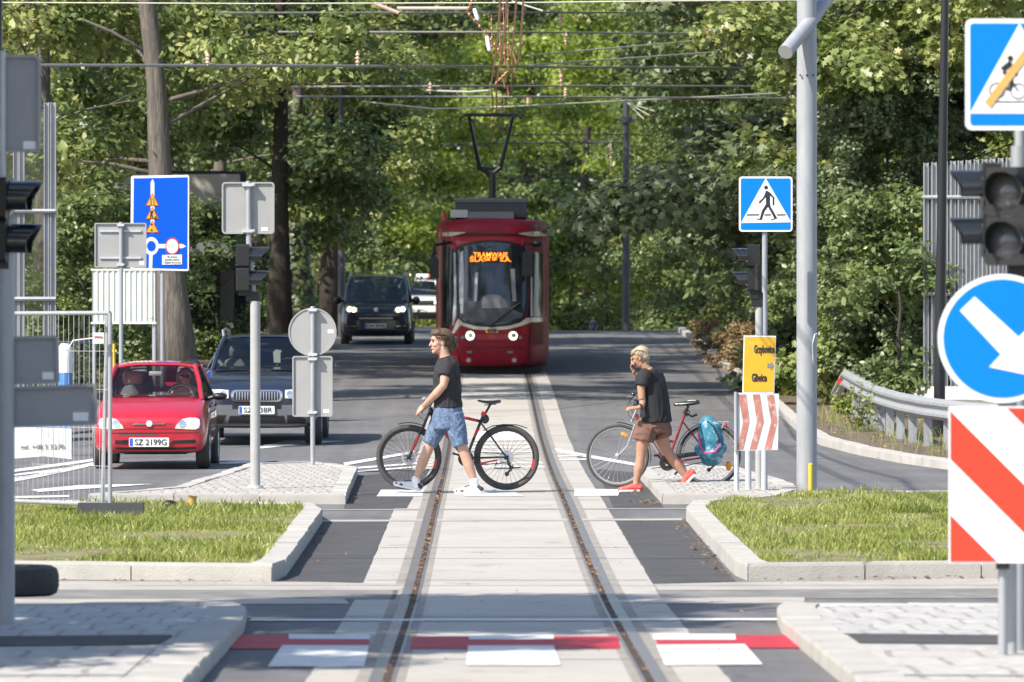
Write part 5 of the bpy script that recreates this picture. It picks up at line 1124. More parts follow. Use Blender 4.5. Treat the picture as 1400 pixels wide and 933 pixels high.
part('rear_derailleur', MB().limb([V2(971, 634, -.07), V2(975, 645, -.072), V2(969, 650, -.07)], [.013, .010, .010], 8).ell(V2(969, 650, -.068), (.024, .01, .024), 12, 6), MT['darkgrey'], b2)
# backpack on the rack
o_ = V2(970, 586, -.2); bp = thing('backpack', 'turquoise backpack with pink trim hanging on the rear rack of the maroon bike', 'backpack', tuple(V2(970, 638, -.2)))
blob('bag', MB().limb([V2(966, 584, -.12), V2(969, 592, -.18), V2(971, 608, -.2), V2(971, 624, -.19), V2(972, 634, -.18)], [(.07, .09), (.11, .13), (.12, .15), (.12, .155), (.1, .13)], 18, hint=(0, 1, 0), rnd=True).limb([V2(955, 622, -.22), V2(970, 630, -.27), V2(986, 620, -.22)], [(.07, .06), (.08, .07), (.07, .06)], 12, rnd=True), MT['tarp'], bp, .008, 3)
part('pocket_trim', MB().limb([V2(953.5, 600, -.26), V2(957, 618, -.3), V2(963, 627, -.33), V2(976, 625, -.335), V2(984, 614, -.31)], .01, 6), MT['pink'], bp)
part('shoulder_strap', MB().limb([V2(966, 584, -.24), V2(974, 590, -.28), V2(980, 602, -.3), V2(983, 612, -.3)], [(.02, .01)] * 4, 6).limb([V2(978, 630, -.25), V2(981, 640, -.22), V2(975, 646, -.2), V2(968, 638, -.22)], .006, 5), MT['navy'], bp)
# ================================================================== PEOPLE
def hand(mb, w, dirv, palm, s=1.0, curl=.6, side=1):
    """palm and five bent fingers; w wrist, dirv pointing to the fingers, palm the palm's facing"""
    d = Vector(dirv).normalized(); p = Vector(palm); p = (p - d * p.dot(d)).normalized(); a = d.cross(p) * side; w = Vector(w)
    mb.limb([w, w + d * .045 * s, w + d * .09 * s], [(.018 * s, .028 * s), (.016 * s, .04 * s), (.014 * s, .041 * s)], 10, hint=p, rnd=True)
    for i, (off, L) in enumerate(((-.03, .068), (-.01, .078), (.011, .073), (.031, .056))):
        b = w + d * .085 * s + a * off * s; q = [b - d * .02 * s]; dd = d.copy()
        for j, l in enumerate((.45, .32, .25)):
            q.append((q[-1] if j else b) + dd * L * l * s); dd = (dd * math.cos(curl * (.8 + .3 * j)) + p * math.sin(curl * (.8 + .3 * j))).normalized()
        mb.limb(q, [.0095 * s, .0092 * s, .0085 * s, .0075 * s], 7, rnd=True)
    t = w + d * .03 * s - a * .03 * s; mb.limb([t, t + (d * .5 - a * .7 + p * .5).normalized() * .04 * s, t + (d * .8 - a * .55 + p * .9).normalized() * .07 * s], [.013 * s, .011 * s, .009 * s], 7, rnd=True)
def head(mb, c, fwd, s=1.0, tilt=0.0):
    """skull, jaw, nose, brow, ears looking along fwd (horizontal); c centre of the skull"""
    f = Vector(fwd).normalized(); u = Vector((0, 0, 1)); r = f.cross(u); q = Matrix((f, r, u)).transposed()
    if tilt: q = Matrix.Rotation(tilt, 3, r) @ q
    T = lambda x, y, z: Vector(c) + q @ Vector((x, y, z)) * s
    E = lambda x, y, z, a, b, e: mb.ell(T(x, y, z), (a * s, b * s, e * s), 16, 11, rot=q)
    E(-.012, 0, .028, .098, .076, .092); E(.028, 0, -.05, .056, .056, .066); E(.058, 0, -.096, .026, .03, .024); E(.04, 0, -.02, .05, .06, .06)
    E(.074, 0, .024, .02, .048, .02); E(-.0, 0, -.08, .06, .05, .05)
    mb.limb([T(.082, 0, .008), T(.096, 0, -.02), T(.101, 0, -.034)], [.010 * s, .012 * s, .0135 * s], 8, rnd=True)
    for k in (-1, 1):
        E(-.008, k * .076, -.016, .02, .010, .032); E(.055, k * .034, -.034, .03, .022, .022)
    mb.limb([T(.078, -.022, -.064), T(.086, 0, -.063), T(.078, .022, -.064)], [.008 * s, .010 * s, .008 * s], 6, rnd=True)
    return T
def eyes(T, root, s):
    for k in (-1, 1):
        part('eye', MB().ell(T(.079, k * .031, .0), (.009 * s, .013 * s, .0065 * s), 10, 7), MT['eye'], root)
        part('eyebrow', MB().limb([T(.084, k * .05, .02), T(.092, k * .032, .025), T(.093, k * .014, .021)], .0042 * s, 5), MT['hair'], root)
    part('mouth', MB().limb([T(.083, -.022, -.066), T(.0935, 0, -.065), T(.083, .022, -.066)], [.003 * s, .005 * s, .003 * s], 6), MT['lip'], root)
def shoe(root, V, heel, toe, dy, mat, mat2, k, name='shoe', h=.085):
    a = V(*heel, dy); b = V(*toe, dy); d = (b - a); L = d.length; d.normalize(); up = Vector((0, 1, 0)).cross(d); up = up if up.z > 0 else -up
    X = lambda u, z, y=0: a + d * L * u + up * z + Vector((0, y, 0))
    mb = MB().limb([X(0, .045), X(.12, .05), X(.35, .05), X(.6, .04), X(.85, .034), X(.98, .03)], [(.036, .045), (.042, .052), (.045, .052), (.05, .036), (.048, .028), (.03, .022)], 14, hint=(0, 1, 0), rnd=True).limb([X(.2, .05), X(.19, h + .01)], [(.042, .055), (.04, .048)], 12, hint=(0, 1, 0))
    o = blob(name, mb, mat, root, .006, 3)
    sl = MB(); pl = [(0, .03), (.1, .042), (.35, .04), (.65, .052), (.88, .045), (1.0, .018)]
    top = [X(u, .024, y) for u, y in pl] + [X(u, .024, -y) for u, y in pl[::-1]]; bot = [v - up * .026 for v in top]; n = len(top)
    sl.add(top + bot, [tuple(range(n)), tuple(range(2 * n - 1, n - 1, -1))] + [(i, (i + 1) % n, (i + 1) % n + n, i + n) for i in range(n)]); part('sole', sl, MT['sole'], o)
    if mat2: part('toe_panel', MB().limb([X(.12, .072, 0), X(.0, .05, 0)], [(.046, .03), (.046, .034)], 10, hint=(0, 1, 0), rnd=True), mat2, o); part('laces', MB().limb([X(.36, .096), X(.62, .078)], [(.026, .006)] * 2, 8, hint=(0, 1, 0)).limb([X(.68, .03, -.05), X(.95, .035, -.03)], [(.006, .014)] * 2, 6, hint=(0, 1, 0)), mat2, o)
    return o
def hairshape(root, T, s, mat, spec, extra=None):
    mb = MB()
    for (x, y, z, a, b, e) in spec: mb.ell(T(x, y, z), (a * s, b * s, e * s), 16, 11)
    if extra: extra(mb)
    return blob('hair', mb, mat, root, .007, 2)
def wrinkle(o, amp, sc, seed=0.0, smooth=2):
    me = o.data; me.update(); ns = [v.normal.copy() for v in me.vertices]
    for v, n in zip(me.vertices, ns):
        q = Vector((v.co.x * sc[0], v.co.y * sc[1], v.co.z * sc[2] + seed)); w = noise.noise(q * 1.0 + Vector((noise.noise(q * .6) * 1.5, 0, seed))); v.co += n * amp * (1 - 2.2 * abs(w))
    me.update()
def strands(root, T, s, mat, n, seed, paths, r=.0032):
    rn = random.Random(seed); mb = MB()
    for _ in range(n):
        p = rn.choice(paths); j = Vector((rn.gauss(0, .008), rn.gauss(0, .02), rn.gauss(0, .006)))
        mb.limb([T(*(Vector(q) + j * (1 - .3 * i))) for i, q in enumerate(p)], [r * s] * (len(p) - 1) + [r * .3 * s], 5)
    return part('hair_strands', mb, mat, root)
# ---- young man
M1 = 64.55; kk = M1 / F
V = lambda px, py, dy=0.0: Vector((WX(px, M1), M1 + dy, WZ(py, M1)))
man = thing('person', 'young man with tied-back brown hair, black t-shirt and denim shorts pushing a mountain bike', 'person', gb(611, M1))
mb = MB(); T = head(mb, V(602, 467), (-1, -.25, -.04), 1.17)
mb.limb([V(606, 476), V(608, 486), V(611, 495)], [.064, .062, .085], 14, rnd=True)
mb.limb([V(613, 562), V(613, 545), V(611, 528), V(610, 510), V(611, 496)], [(.14, .12), (.135, .10), (.165, .115), (.19, .105), (.12, .07)], 18, hint=(0, 1, 0), rnd=True)
mb.limb([V(613, 555), V(613, 572)], [(.15, .13), (.16, .13)], 16, hint=(0, 1, 0), rnd=True)
mb.limb([V(611, 502, -.16), V(608.5, 516, -.205), V(606.5, 527, -.23), V(597, 538, -.19), V(583, 552, -.06), V(580, 555, -.02)], [.06, .056, .047, .049, .034, .03], 12, rnd=True)
mb.limb([V(611, 502, .16), V(606, 520, .24), V(603, 531, .27), V(594, 543, .33), V(588, 551, .36)], [.056, .05, .042, .04, .028], 12, rnd=True)
mb.limb([V(610, 568, .085), V(596, 592, .10), V(587, 610, .11), V(584, 617, .11), V(577, 634, .11), V(569, 655, .11), V(567, 662, .11)], [.092, .082, .062, .06, .06, .036, .04], 14, rnd=True)
mb.limb([V(617, 568, -.085), V(626, 592, -.10), V(632, 610, -.10), V(634, 617, -.10), V(641, 636, -.10), V(648, 656, -.10), V(649, 663, -.1)], [.096, .084, .063, .06, .062, .037, .04], 14, rnd=True)
hand(mb, V(580, 555, -.02), (-.75, .25, -.6), (.35, .55, -.55), 1.1, .75, 1)
hand(mb, V(588, 551, .36), (-.7, -.1, -.5), (.35, -.5, -.55), 1.1, .85, -1)
blob('body', mb, MT['skin'], man, .0055, 3); eyes(T, man, 1.17)
hairshape(man, T, 1.17, MT['hair'], [(-.03, 0, .052, .098, .084, .078), (-.06, 0, .0, .066, .08, .08), (.03, 0, .082, .066, .074, .042), (-.135, 0, .015, .038, .036, .036), (-.155, .01, -.02, .022, .02, .03), (-.1, 0, -.075, .032, .045, .05), (-.125, -.02, -.045, .02, .02, .035)])
strands(man, T, 1.17, MT['hair'], 110, 3, [[(.075, .0, .085), (.0, .02, .125), (-.08, .03, .09), (-.13, .01, .03)], [(.07, .045, .075), (.0, .075, .08), (-.07, .06, .05), (-.13, .01, .02)], [(.07, -.045, .075), (.0, -.078, .07), (-.07, -.06, .04), (-.13, -.01, .02)], [(.055, -.06, .05), (-.01, -.088, .03), (-.07, -.07, .01), (-.13, -.01, .01)], [(-.13, 0, .03), (-.17, .0, .03), (-.175, 0, -.01), (-.14, 0, -.02)], [(-.12, -.01, .0), (-.16, -.02, -.04), (-.14, -.02, -.09)], [(-.07, -.05, -.03), (-.1, -.05, -.08), (-.1, -.03, -.12)]])
mb = MB().limb([V(612.5, 557.5), V(612.5, 550), V(612, 535), V(611, 520), V(611, 506), V(611, 497), V(609.5, 489.5)], [(.195, .16), (.19, .155), (.192, .15), (.205, .152), (.212, .138), (.19, .118), (.1, .085)], 20, hint=(0, 1, 0))
for s in (-1, 1): mb.limb([V(611, 502, s * .14), V(610, 507, s * .18), V(608, 514.5, s * .212)], [.08, .079, .074], 14)
blob('tshirt', mb, MT['tshirt'], man, .008, 3)
wrinkle([o for o in man.children if o.name.startswith('tshirt')][0], .011, (9, 9, 5))
part('collar', MB().lathe([(.066 + .007 * math.cos(a), .007 * math.sin(a)) for a in [i * math.pi / 3 for i in range(6)]], V(608.6, 488.6), (-.3, 0, 1), 24, True), MT['tshirt'], man)
mb = MB().limb([V(612.5, 555), V(612.5, 568), V(613.5, 586)], [(.185, .155), (.2, .175), (.19, .17)], 20, hint=(0, 1, 0))
mb.limb([V(607, 568, .085), V(597, 588, .10), V(586.5, 607, .11)], [(.108, .128), (.102, .105), (.094, .082)], 16, hint=(0, 1, 0)).limb([V(618, 568, -.085), V(625, 590, -.10), V(629.5, 609.5, -.105)], [(.112, .132), (.105, .108), (.095, .084)], 16, hint=(0, 1, 0))
wrinkle(blob('denim_shorts', mb, MT['denim'], man, .008, 3), .008, (13, 13, 7), 3.0)
for heel, toe, dy, an in (((573, 672), (538, 664.5), .11, (568, 655)), ((658, 674.5), (622, 675), -.10, (648, 656))):
    part('sock', MB().limb([V(an[0], an[1] + 1, dy), V(an[0] + .3, an[1] + 10, dy)], [.048, .05], 12, rnd=True), MT['sock'], man)
    shoe(man, V, heel, toe, dy, MT['shoe'], MT['shoe_dark'], kk)
# ---- woman
M2 = 65.4
V = lambda px, py, dy=0.0: Vector((WX(px, M2), M2 + dy, WZ(py, M2)))
wom = thing('person', 'woman with short fair hair, black blouse, brown shorts and coral shoes pushing a bike', 'person', gb(890, M2))
mb = MB(); T = head(mb, V(875, 488.5), (-1, .12, -.25), .98)
mb.limb([V(879, 497), V(885, 505), V(890, 512)], [.052, .054, .08], 14, rnd=True)
mb.limb([V(893, 580), V(894, 560), V(893, 540), V(891, 522), V(889, 511)], [(.16, .13), (.14, .115), (.15, .12), (.165, .11), (.12, .07)], 18, hint=(0.35, .94, 0), rnd=True)
mb.limb([V(880, 513, -.15), V(876, 530, -.19), V(877, 545, -.2), V(878, 549, -.19), V(877, 554, -.23), V(873, 557, -.27)], [.056, .047, .042, .04, .034, .027], 12, rnd=True)
mb.limb([V(893, 512, .13), V(884, 527, .2), V(879, 533, .2), V(874, 522, .12), V(869.5, 513, .04)], [.052, .046, .04, .036, .027], 12, rnd=True)
mb.limb([V(884, 582, -.08), V(879, 602, -.09), V(876.5, 618, -.09), V(876, 625, -.09), V(873.5, 640, -.09), V(870, 657, -.09), V(869, 664, -.09)], [.095, .08, .06, .056, .06, .037, .04], 14, rnd=True)
mb.limb([V(901, 582, .08), V(906, 602, .09), V(911, 615, .09), V(915, 621, .09), V(926, 636, .09), V(937, 650, .09), V(941, 655, .09)], [.097, .082, .064, .058, .059, .037, .038], 14, rnd=True)
hand(mb, V(873, 557, -.27), (-.95, -.1, -.05), (.2, .3, -.8), 1.0, .75, 1)
hand(mb, V(869.5, 513, .04), (-.45, -.1, .9), (.7, -.4, .3), 1.0, .9, 1)
blob('body', mb, MT['skin2'], wom, .0055, 3); eyes(T, wom, .98)
part('sunglasses', MB().limb([T(.098, -.055, .012), T(.104, -.03, .012), T(.104, -.008, .012)], [(.004, .016), (.004, .02), (.004, .012)], 8, hint=(-1, 0, 0)).limb([T(.098, .055, .012), T(.104, .03, .012), T(.104, .008, .012)], [(.004, .016), (.004, .02), (.004, .012)], 8, hint=(-1, 0, 0)).limb([T(.098, -.056, .015), T(.04, -.08, .014), T(-.01, -.085, .012)], .004, 5).limb([T(.098, .056, .015), T(.04, .08, .014), T(-.01, .085, .012)], .004, 5), MT['tape'], wom)
def ex(m):
    rn = random.Random(4)
    for _ in range(26):
        a = rn.uniform(-2.4, 2.4); z = rn.uniform(.03, .1); m.limb([T(-.03 + .07 * math.cos(a), .06 * math.sin(a), z), T(-.0 + .11 * math.cos(a), .09 * math.sin(a), z + rn.uniform(-.02, .02))], [.018, .008], 6, rnd=True)
hairshape(wom, T, .98, MT['hair2'], [(-.02, 0, .05, .104, .088, .082), (-.06, 0, -.01, .062, .078, .075), (.06, 0, .075, .05, .066, .035), (-.075, 0, -.07, .035, .05, .04)], ex)
strands(wom, T, .98, MT['hair2'], 120, 5, [[(.09, 0, .06), (.06, 0, .11), (-.02, 0, .135), (-.1, 0, .08)], [(.09, -.03, .06), (.05, -.06, .09), (-.03, -.085, .07), (-.1, -.05, .02)], [(.09, .03, .06), (.05, .06, .09), (-.03, .085, .07), (-.1, .05, .02)], [(.03, -.07, .06), (-.02, -.09, .02), (-.06, -.075, -.04)], [(-.06, -.05, .08), (-.1, -.05, .01), (-.1, -.03, -.07)]], .0036)
part('phone', MB().box(T(.06, -.075, -.09), (.02, .012, .075), ry=.4), MT['black'], wom)
mb = MB().limb([V(896.5, 577), V(896, 566), V(895, 545), V(892.5, 525), V(890, 513), V(888.5, 506)], [(.21, .175), (.2, .165), (.185, .15), (.19, .14), (.19, .12), (.11, .07)], 20, hint=(.35, .94, 0))
mb.limb([V(884, 510, -.13), V(879, 519, -.175), V(877.5, 527, -.185)], [.085, .082, .078], 14).limb([V(895, 510, .12), V(890, 522, .19)], [.075, .07], 14)
wrinkle(blob('blouse', mb, MT['tshirt2'], wom, .008, 3), .014, (10, 10, 2.5), 1.0)
mb = MB().limb([V(893, 572), V(893, 582), V(892.5, 590)], [(.18, .16), (.19, .175), (.17, .17)], 18, hint=(.2, .98, 0)).limb([V(885, 580, -.085), V(881, 592, -.09), V(879, 602, -.09)], [(.115, .125), (.118, .125), (.118, .118)], 16, hint=(0, 1, 0)).limb([V(901, 580, .085), V(904, 590, .09), V(906.5, 598.5, .09)], [(.115, .125), (.115, .12), (.11, .108)], 16, hint=(0, 1, 0))
wrinkle(blob('brown_shorts', mb, MT['brownshort'], wom, .008, 3), .011, (12, 12, 9), 2.0)
shoe(wom, V, (875, 672), (846, 672.5), -.09, MT['shoe_red'], None, 1); shoe(wom, V, (951, 650), (932, 669), .09, MT['shoe_red'], None, 1)
part('wristband', MB().lathe([(.033 + .005 * math.cos(a), .012 * math.sin(a)) for a in [i * math.pi / 3 for i in range(6)]], V(874.5, 556, -.255), (-.8, -.5, -.3), 16, True), MT['bike_black'], wom)
# ---- driver of the red car
o = red_car.o; drv = thing('person', 'driver with sunglasses and pale shirt behind the windscreen of the red hatchback', 'person', (o.x + .36, o.y + 1.8, o.z + .42))
L = lambda x, y, z: o + Vector((x, y, z))
mb = MB(); T = head(mb, L(.37, 1.78, 1.2), (0, -1, 0), .98); mb.limb([L(.37, 1.8, 1.13), L(.37, 1.84, 1.0)], [.055, .07], 12, rnd=True)
mb.limb([L(.17, 1.8, .95), L(.12, 1.62, .78), L(.2, 1.36, .9)], [.05, .042, .03], 10, rnd=True).limb([L(.57, 1.8, .95), L(.62, 1.62, .78), L(.5, 1.36, .9)], [.05, .042, .03], 10, rnd=True).limb([L(.37, 1.86, 1.0), L(.37, 1.84, .7), L(.37, 1.8, .5)], [(.18, .11), (.17, .12), (.17, .13)], 14, hint=(1, 0, 0), rnd=True)
mb.limb([L(.28, 1.75, .52), L(.28, 1.35, .58)], [.085, .07], 10, rnd=True).limb([L(.46, 1.75, .52), L(.46, 1.35, .58)], [.085, .07], 10, rnd=True)
hand(mb, L(.2, 1.36, .9), (0, -.5, .6), (.6, .3, 0), 1, .8); hand(mb, L(.5, 1.36, .9), (0, -.5, .6), (-.6, .3, 0), 1, .8, -1)
blob('body', mb, MT['skin'], drv, .008, 3)
hairshape(drv, T, .98, MT['hair'], [(-.03, 0, .06, .09, .08, .068), (-.06, 0, .0, .06, .078, .07)])
part('sunglasses', MB().limb([T(.1, -.06, .005), T(.108, -.03, .003), T(.108, 0, .006), T(.108, .03, .003), T(.1, .06, .005)], [(.02, .006), (.024, .006), (.01, .006), (.024, .006), (.02, .006)], 8, hint=(0, 0, 1)), MT['navy'], drv)
blob('shirt', MB().limb([L(.37, 1.86, 1.02), L(.37, 1.85, .95), L(.37, 1.84, .7), L(.37, 1.8, .46)], [(.12, .09), (.21, .12), (.2, .135), (.19, .15)], 16, hint=(1, 0, 0)).limb([L(.18, 1.81, .96), L(.13, 1.7, .86)], [.068, .062], 10).limb([L(.56, 1.81, .96), L(.61, 1.7, .86)], [.068, .062], 10), MT['lightgrey'], drv, .01, 3)
part('seat_belt', MB().limb([L(.56, 1.76, 1.0), L(.4, 1.69, .86), L(.26, 1.67, .66)], [(.024, .006)] * 3, 6, hint=(.7, 0, .7)), MT['black'], drv)
# ---- distant pedestrian
D = 178.0; x = WX(811, D); V = lambda px, py, dy=0.0: Vector((WX(px, D), D + dy, WZ(py, D)))
zt = WZ(433, D); far = thing('person', 'distant person in a blue-grey top standing beyond the crest of the road', 'person', (x, D, gz(x, D)))
g = gz(x, D); s = (zt - g) / 1.75
Q = lambda a, b, c: Vector((x + a * s, D + b * s, g + c * s))
mb = MB(); T = head(mb, Q(0, 0, 1.62), (0, -1, 0), s); mb.limb([Q(0, 0, 1.55), Q(0, .02, 1.42)], [.055 * s, .07 * s], 10, rnd=True).limb([Q(0, .02, 1.42), Q(0, .02, 1.15), Q(0, .02, .92)], [(.19 * s, .1 * s), (.16 * s, .11 * s), (.17 * s, .12 * s)], 14, hint=(1, 0, 0), rnd=True)
for k in (-1, 1):
    mb.limb([Q(k * .19, 0, 1.4), Q(k * .26, 0, 1.12), Q(k * .24, -.08, .88)], [.05 * s, .042 * s, .03 * s], 10, rnd=True); hand(mb, Q(k * .24, -.08, .88), (0, -.2, -1), (-k, 0, 0), s, .4, k)
    mb.limb([Q(k * .09, 0, .9), Q(k * .1, -.02, .48), Q(k * .1, .02, .1)], [.09 * s, .06 * s, .045 * s], 10, rnd=True).limb([Q(k * .1, .04, .04), Q(k * .11, -.16, .035)], [.04 * s, .035 * s], 8, rnd=True)
blob('body', mb, MT['skin'], far, .011, 2); hairshape(far, T, s, MT['hair'], [(-.03, 0, .06, .09, .08, .068), (-.06, 0, .0, .06, .078, .07)])
mb = MB().limb([Q(0, .02, 1.45), Q(0, .02, 1.38), Q(0, .02, 1.15), Q(0, .02, .86)], [(.1 * s, .08 * s), (.22 * s, .125 * s), (.19 * s, .13 * s), (.2 * s, .14 * s)], 14, hint=(1, 0, 0))
for k in (-1, 1): mb.limb([Q(k * .19, 0, 1.4), Q(k * .245, 0, 1.2)], [.075 * s, .07 * s], 10)
blob('top', mb, MT['denim'], far, .012, 2)
mb = MB().limb([Q(0, .01, .95), Q(0, .01, .82)], [(.19 * s, .135 * s)] * 2, 12, hint=(1, 0, 0))
for k in (-1, 1): mb.limb([Q(k * .09, 0, .88), Q(k * .1, -.02, .48), Q(k * .1, .02, .1)], [.105 * s, .08 * s, .065 * s], 10)
blob('trousers', mb, MT['navy'], far, .012, 2)
# ================================================================== STREET FURNITURE
def pole(px, D, top, r, mat='galv', base=None, name='pole', parent=None, tilt=0.0, loc=None):
    x = WX(px, D); g = (gz(x, D) if base is None else base)
    return part(name, MB().limb([(x, D, g - .02), (x + tilt, D, WZ(top, D))], [r, r], 18), MT[mat], parent)
def rbox(px0, py0, px1, py1, D): return (WX((px0 + px1) / 2, D), WZ((py0 + py1) / 2, D), abs(px1 - px0) * D / F, abs(py1 - py0) * D / F)
def signback(parent, px0, py0, px1, py1, D, mat='signback', dark=None, r=.03, rails=False, round_=False, stick=None, tilt=0.0, lip=.025, name='sign_back', clamp=None, yo=.05):
    """the rear of a sign plate with folded rim, clamps and sticker, mounted beyond its post (post at y = D)"""
    cx, cz, w, h = rbox(px0, py0, px1, py1, D); y = D + yo
    ol = (lambda d: circ(cx, cz, w / 2 - d, 48)) if round_ else (lambda d: rrect(cx, cz, w - 2 * d, h - 2 * d, max(.005, r - d * .5)))
    def rot(mb):
        if tilt:
            m = Matrix.Rotation(tilt, 3, 'Y'); c = Vector((cx, y, cz)); mb.v = [tuple(m @ (Vector(v) - c) + c) for v in mb.v]
        return mb
    o = part(name, rot(MB().prism(ol(.012), y, y + .004)), MT[mat], parent)
    a, b = ol(0), ol(.018); n = len(a); mb = MB(); yf = y - lip
    vs = [(x, yf, z) for x, z in a] + [(x, yf, z) for x, z in b] + [(x, y + .006, z) for x, z in a] + [(x, y + .006, z) for x, z in b]
    fs = []
    for i in range(n):
        j = (i + 1) % n; fs += [(i, j, n + j, n + i), (i, 2 * n + i, 2 * n + j, j), (n + i, n + j, 3 * n + j, 3 * n + i), (2 * n + i, 3 * n + i, 3 * n + j, 2 * n + j)]
    part('rim', rot(mb.add(vs, fs)), MT[dark or mat], o)
    if rails:
        for f in (.18, .78): part('rail', rot(MB().box((cx, y - .015, cz + h / 2 - h * f), (w * .8, .02, .03))), MT['galv_dull'], o)
    if stick:
        sx_, sz_, sw, sh = rbox(*stick, D); part('sticker', MB().prism(rrect(sx_, sz_, sw, sh, .005, 2), y - .004, y - .001), MT['signwhite'], o)
    for q in clamp or ():
        part('clamp', MB().box((WX(q[0], D), D, WZ(q[1], D)), (q[2] if len(q) > 2 else .1, .1, .035)).cyl((WX(q[0], D) + .045, D - .06, WZ(q[1], D)), (WX(q[0], D) + .045, D + .04, WZ(q[1], D)), .012, n=8), MT['galv_dull'], o)
    return o
def hood(mb, c, d, r, L, n=14):
    """half-open tubular visor from lens centre c along d"""
    c = Vector(c); d = Vector(d).normalized(); u = Vector((0, 0, 1)); s = d.cross(u).normalized(); u = s.cross(d); N = n + 1
    vs = []
    for rr in (r, r - .006):
        for t in (0, 1):
            for k in range(N):
                a = math.pi * (-.22 + 1.44 * k / n); ln = L * (1 - .35 * max(0, -math.sin(a)) * 2) if t else 0
                if t: ln = L * (.62 + .38 * max(0, math.sin(a)))
                vs.append(c + d * ln + s * (rr * math.cos(a)) + u * (rr * math.sin(a)))
    fs = []
    for k in range(n):
        fs += [(k, k + 1, N + k + 1, N + k), (2 * N + k, 3 * N + k, 3 * N + k + 1, 2 * N + k + 1), (N + k, N + k + 1, 3 * N + k + 1, 3 * N + k)]
    fs += [(0, N, 3 * N, 2 * N), (n, n + 2 * N, n + 3 * N, n + N)]
    return mb.add(vs, fs)
def signal(parent, c, d, r, gap, L, depth=.16, nl=2, mat='black'):
    """signal head: c = centre of top lens, lenses facing d"""
    c = Vector(c); d = Vector(d).normalized(); s = d.cross(Vector((0, 0, 1))).normalized(); u = Vector((0, 0, 1))
    mb = MB(); w = r * 1.28
    for i in range(nl):
        cc = c - u * gap * i - d * depth * .55; h = gap * .495; b = .02
        q = [(-w + b, -h), (w - b, -h), (w, -h + b), (w, h - b), (w - b, h), (-w + b, h), (-w, h - b), (-w, -h + b)]
        vs = [cc + s * a + u * e + d * depth * .5 for a, e in q] + [cc + s * a * .9 + u * e * .97 - d * depth * .5 for a, e in q]
        mb.add(vs, [tuple(range(8)), tuple(range(15, 7, -1))] + [(k, k + 8, (k + 1) % 8 + 8, (k + 1) % 8) for k in range(8)])
    o = part('signal_head', mb, MT[mat], parent)
    for i in range(nl):
        cc = c - u * gap * i
        part('visor', hood(MB(), cc - d * .012, d, r * 1.06, L), MT['visor'], o, 40)
        part('lens', MB().lathe([(r * .96, -.03), (r * .96, 0), (r * .7, .022), (r * .35, .035), (.001, .04)], cc - d * .012, d, 24), MT['trafficlens'], o)
    return o
# ---- front left post with signal and sign backs
D = 35.4; x = WX(-2, D); t = thing('signpost', 'grey post at the left picture edge with three plain sign backs and a signal', 'signpost', (x, D, gz(x, D) + .1))
pole(7, D, 300, .06, 'galv', gz(x, D) + .1, parent=t); part('upper_post', MB().limb([W(3, 300, D), W(3, 70, D)], [.022, .022], 12), MT['galv_dull'], t); part('camera_post', MB().limb([W(-6, 300, D + .1), W(-2, -80, D + .1)], [.03, .03], 12), MT['lamp_black'], t)
signback(t, -70, 75, 55, 208, D, 'signback_dk', r=.04, stick=(31, 193, 48, 206))
signback(t, -30, 460, 80, 526, D, 'signback_dk', r=.02, stick=(57, 509, 73, 519), tilt=-.02)
signback(t, -40, 528, 132, 584, D, 'signback_dk', r=.015, stick=(99, 564, 120, 576), tilt=-.035)
signal(t, W(16, 272, D) , (1, -.12, 0), .105, .265, .2, depth=.2)
part('bracket', MB().box(W(2, 322, D), (.1, .12, .42)), MT['black'], t)
# ---- lying tyre on the left paving
x, y = P(22, 832); y -= .3; z = gz(x, y) + .1
tag(part('tyre', MB().lathe([(.19, -.1), (.27, -.105), (.31, -.085), (.325, -.04), (.325, .04), (.31, .085), (.27, .105), (.19, .1), (.205, 0)], (x, y, z + .106), (0, 0, 1), 40, True), MT['rubber'], None), 'black tyre lying flat on the paving behind the left signpost', 'tyre')
# ---- mesh fence panels
def fence(px0, D0, px1, D1, top0, top1, label, wires, foot, post2=None, group='mobile mesh fence panels'):
    a = Vector(gb(px0, D0)); b = Vector(gb(px1, D1)); za = WZ(top0, D0); zb = WZ(top1, D1); a.z += foot; b.z += foot
    t = thing('fence_panel', label, 'fence', tuple(b), group); r = .021
    At, Bt = Vector((a.x, a.y, za)), Vector((b.x, b.y, zb)); up = Vector((0, 0, .07))
    part('frame', MB().limb([a, At], r, 10).limb([b, Bt], r, 10).limb([At, Bt], r, 10).limb([a + up, b + up], r, 10), MT['galv'], t)
    mb = MB(); n = wires
    for i in range(1, n): q = i / n; mb.limb([(a + up).lerp(b + up, q), At.lerp(Bt, q)], .0026, 4, cap=False)
    for i in range(1, 5): q = i / 5; mb.limb([(a + up).lerp(At, q), (b + up).lerp(Bt, q)], .0026, 4, cap=False)
    o = part('wire_mesh', mb, MT['galv_dull'], t); return t, a, b, At, Bt
t, a, b, At, Bt = fence(-30, 55.8, 150.5, 54.4, 429, 428, 'nearest mesh fence panel, its double end post standing on the grass by the red car', 26, .17)
part('end_post', MB().limb([(WX(140, 54.7), 54.7, gz(-4, 54.7) + .22), (WX(147, 54.7), 54.7, WZ(428, 54.7))], .021, 10), MT['galv'], t)
x = WX(152, 54.4); fb = part('foot', MB().box((x, 54.4, gz(x, 54.4) + .19), (.62, .24, .14)), MT['darkgrey'], None); tag(fb, 'dark rubber fence foot on the grass under the fence end post', 'fence foot')
ns = part('notice', MB().prism([W(127, 455, 54.3)[::2], W(127, 470, 54.3)[::2], W(142, 470, 54.3)[::2], W(142, 455, 54.3)[::2]], 54.3, 54.31), MT['signwhite'], t)
text('notice_lettering', 'UWAGA', W(134.5, 461, 54.3)[::2], .035, MT['signred'], ns, 54.295, w=.085)
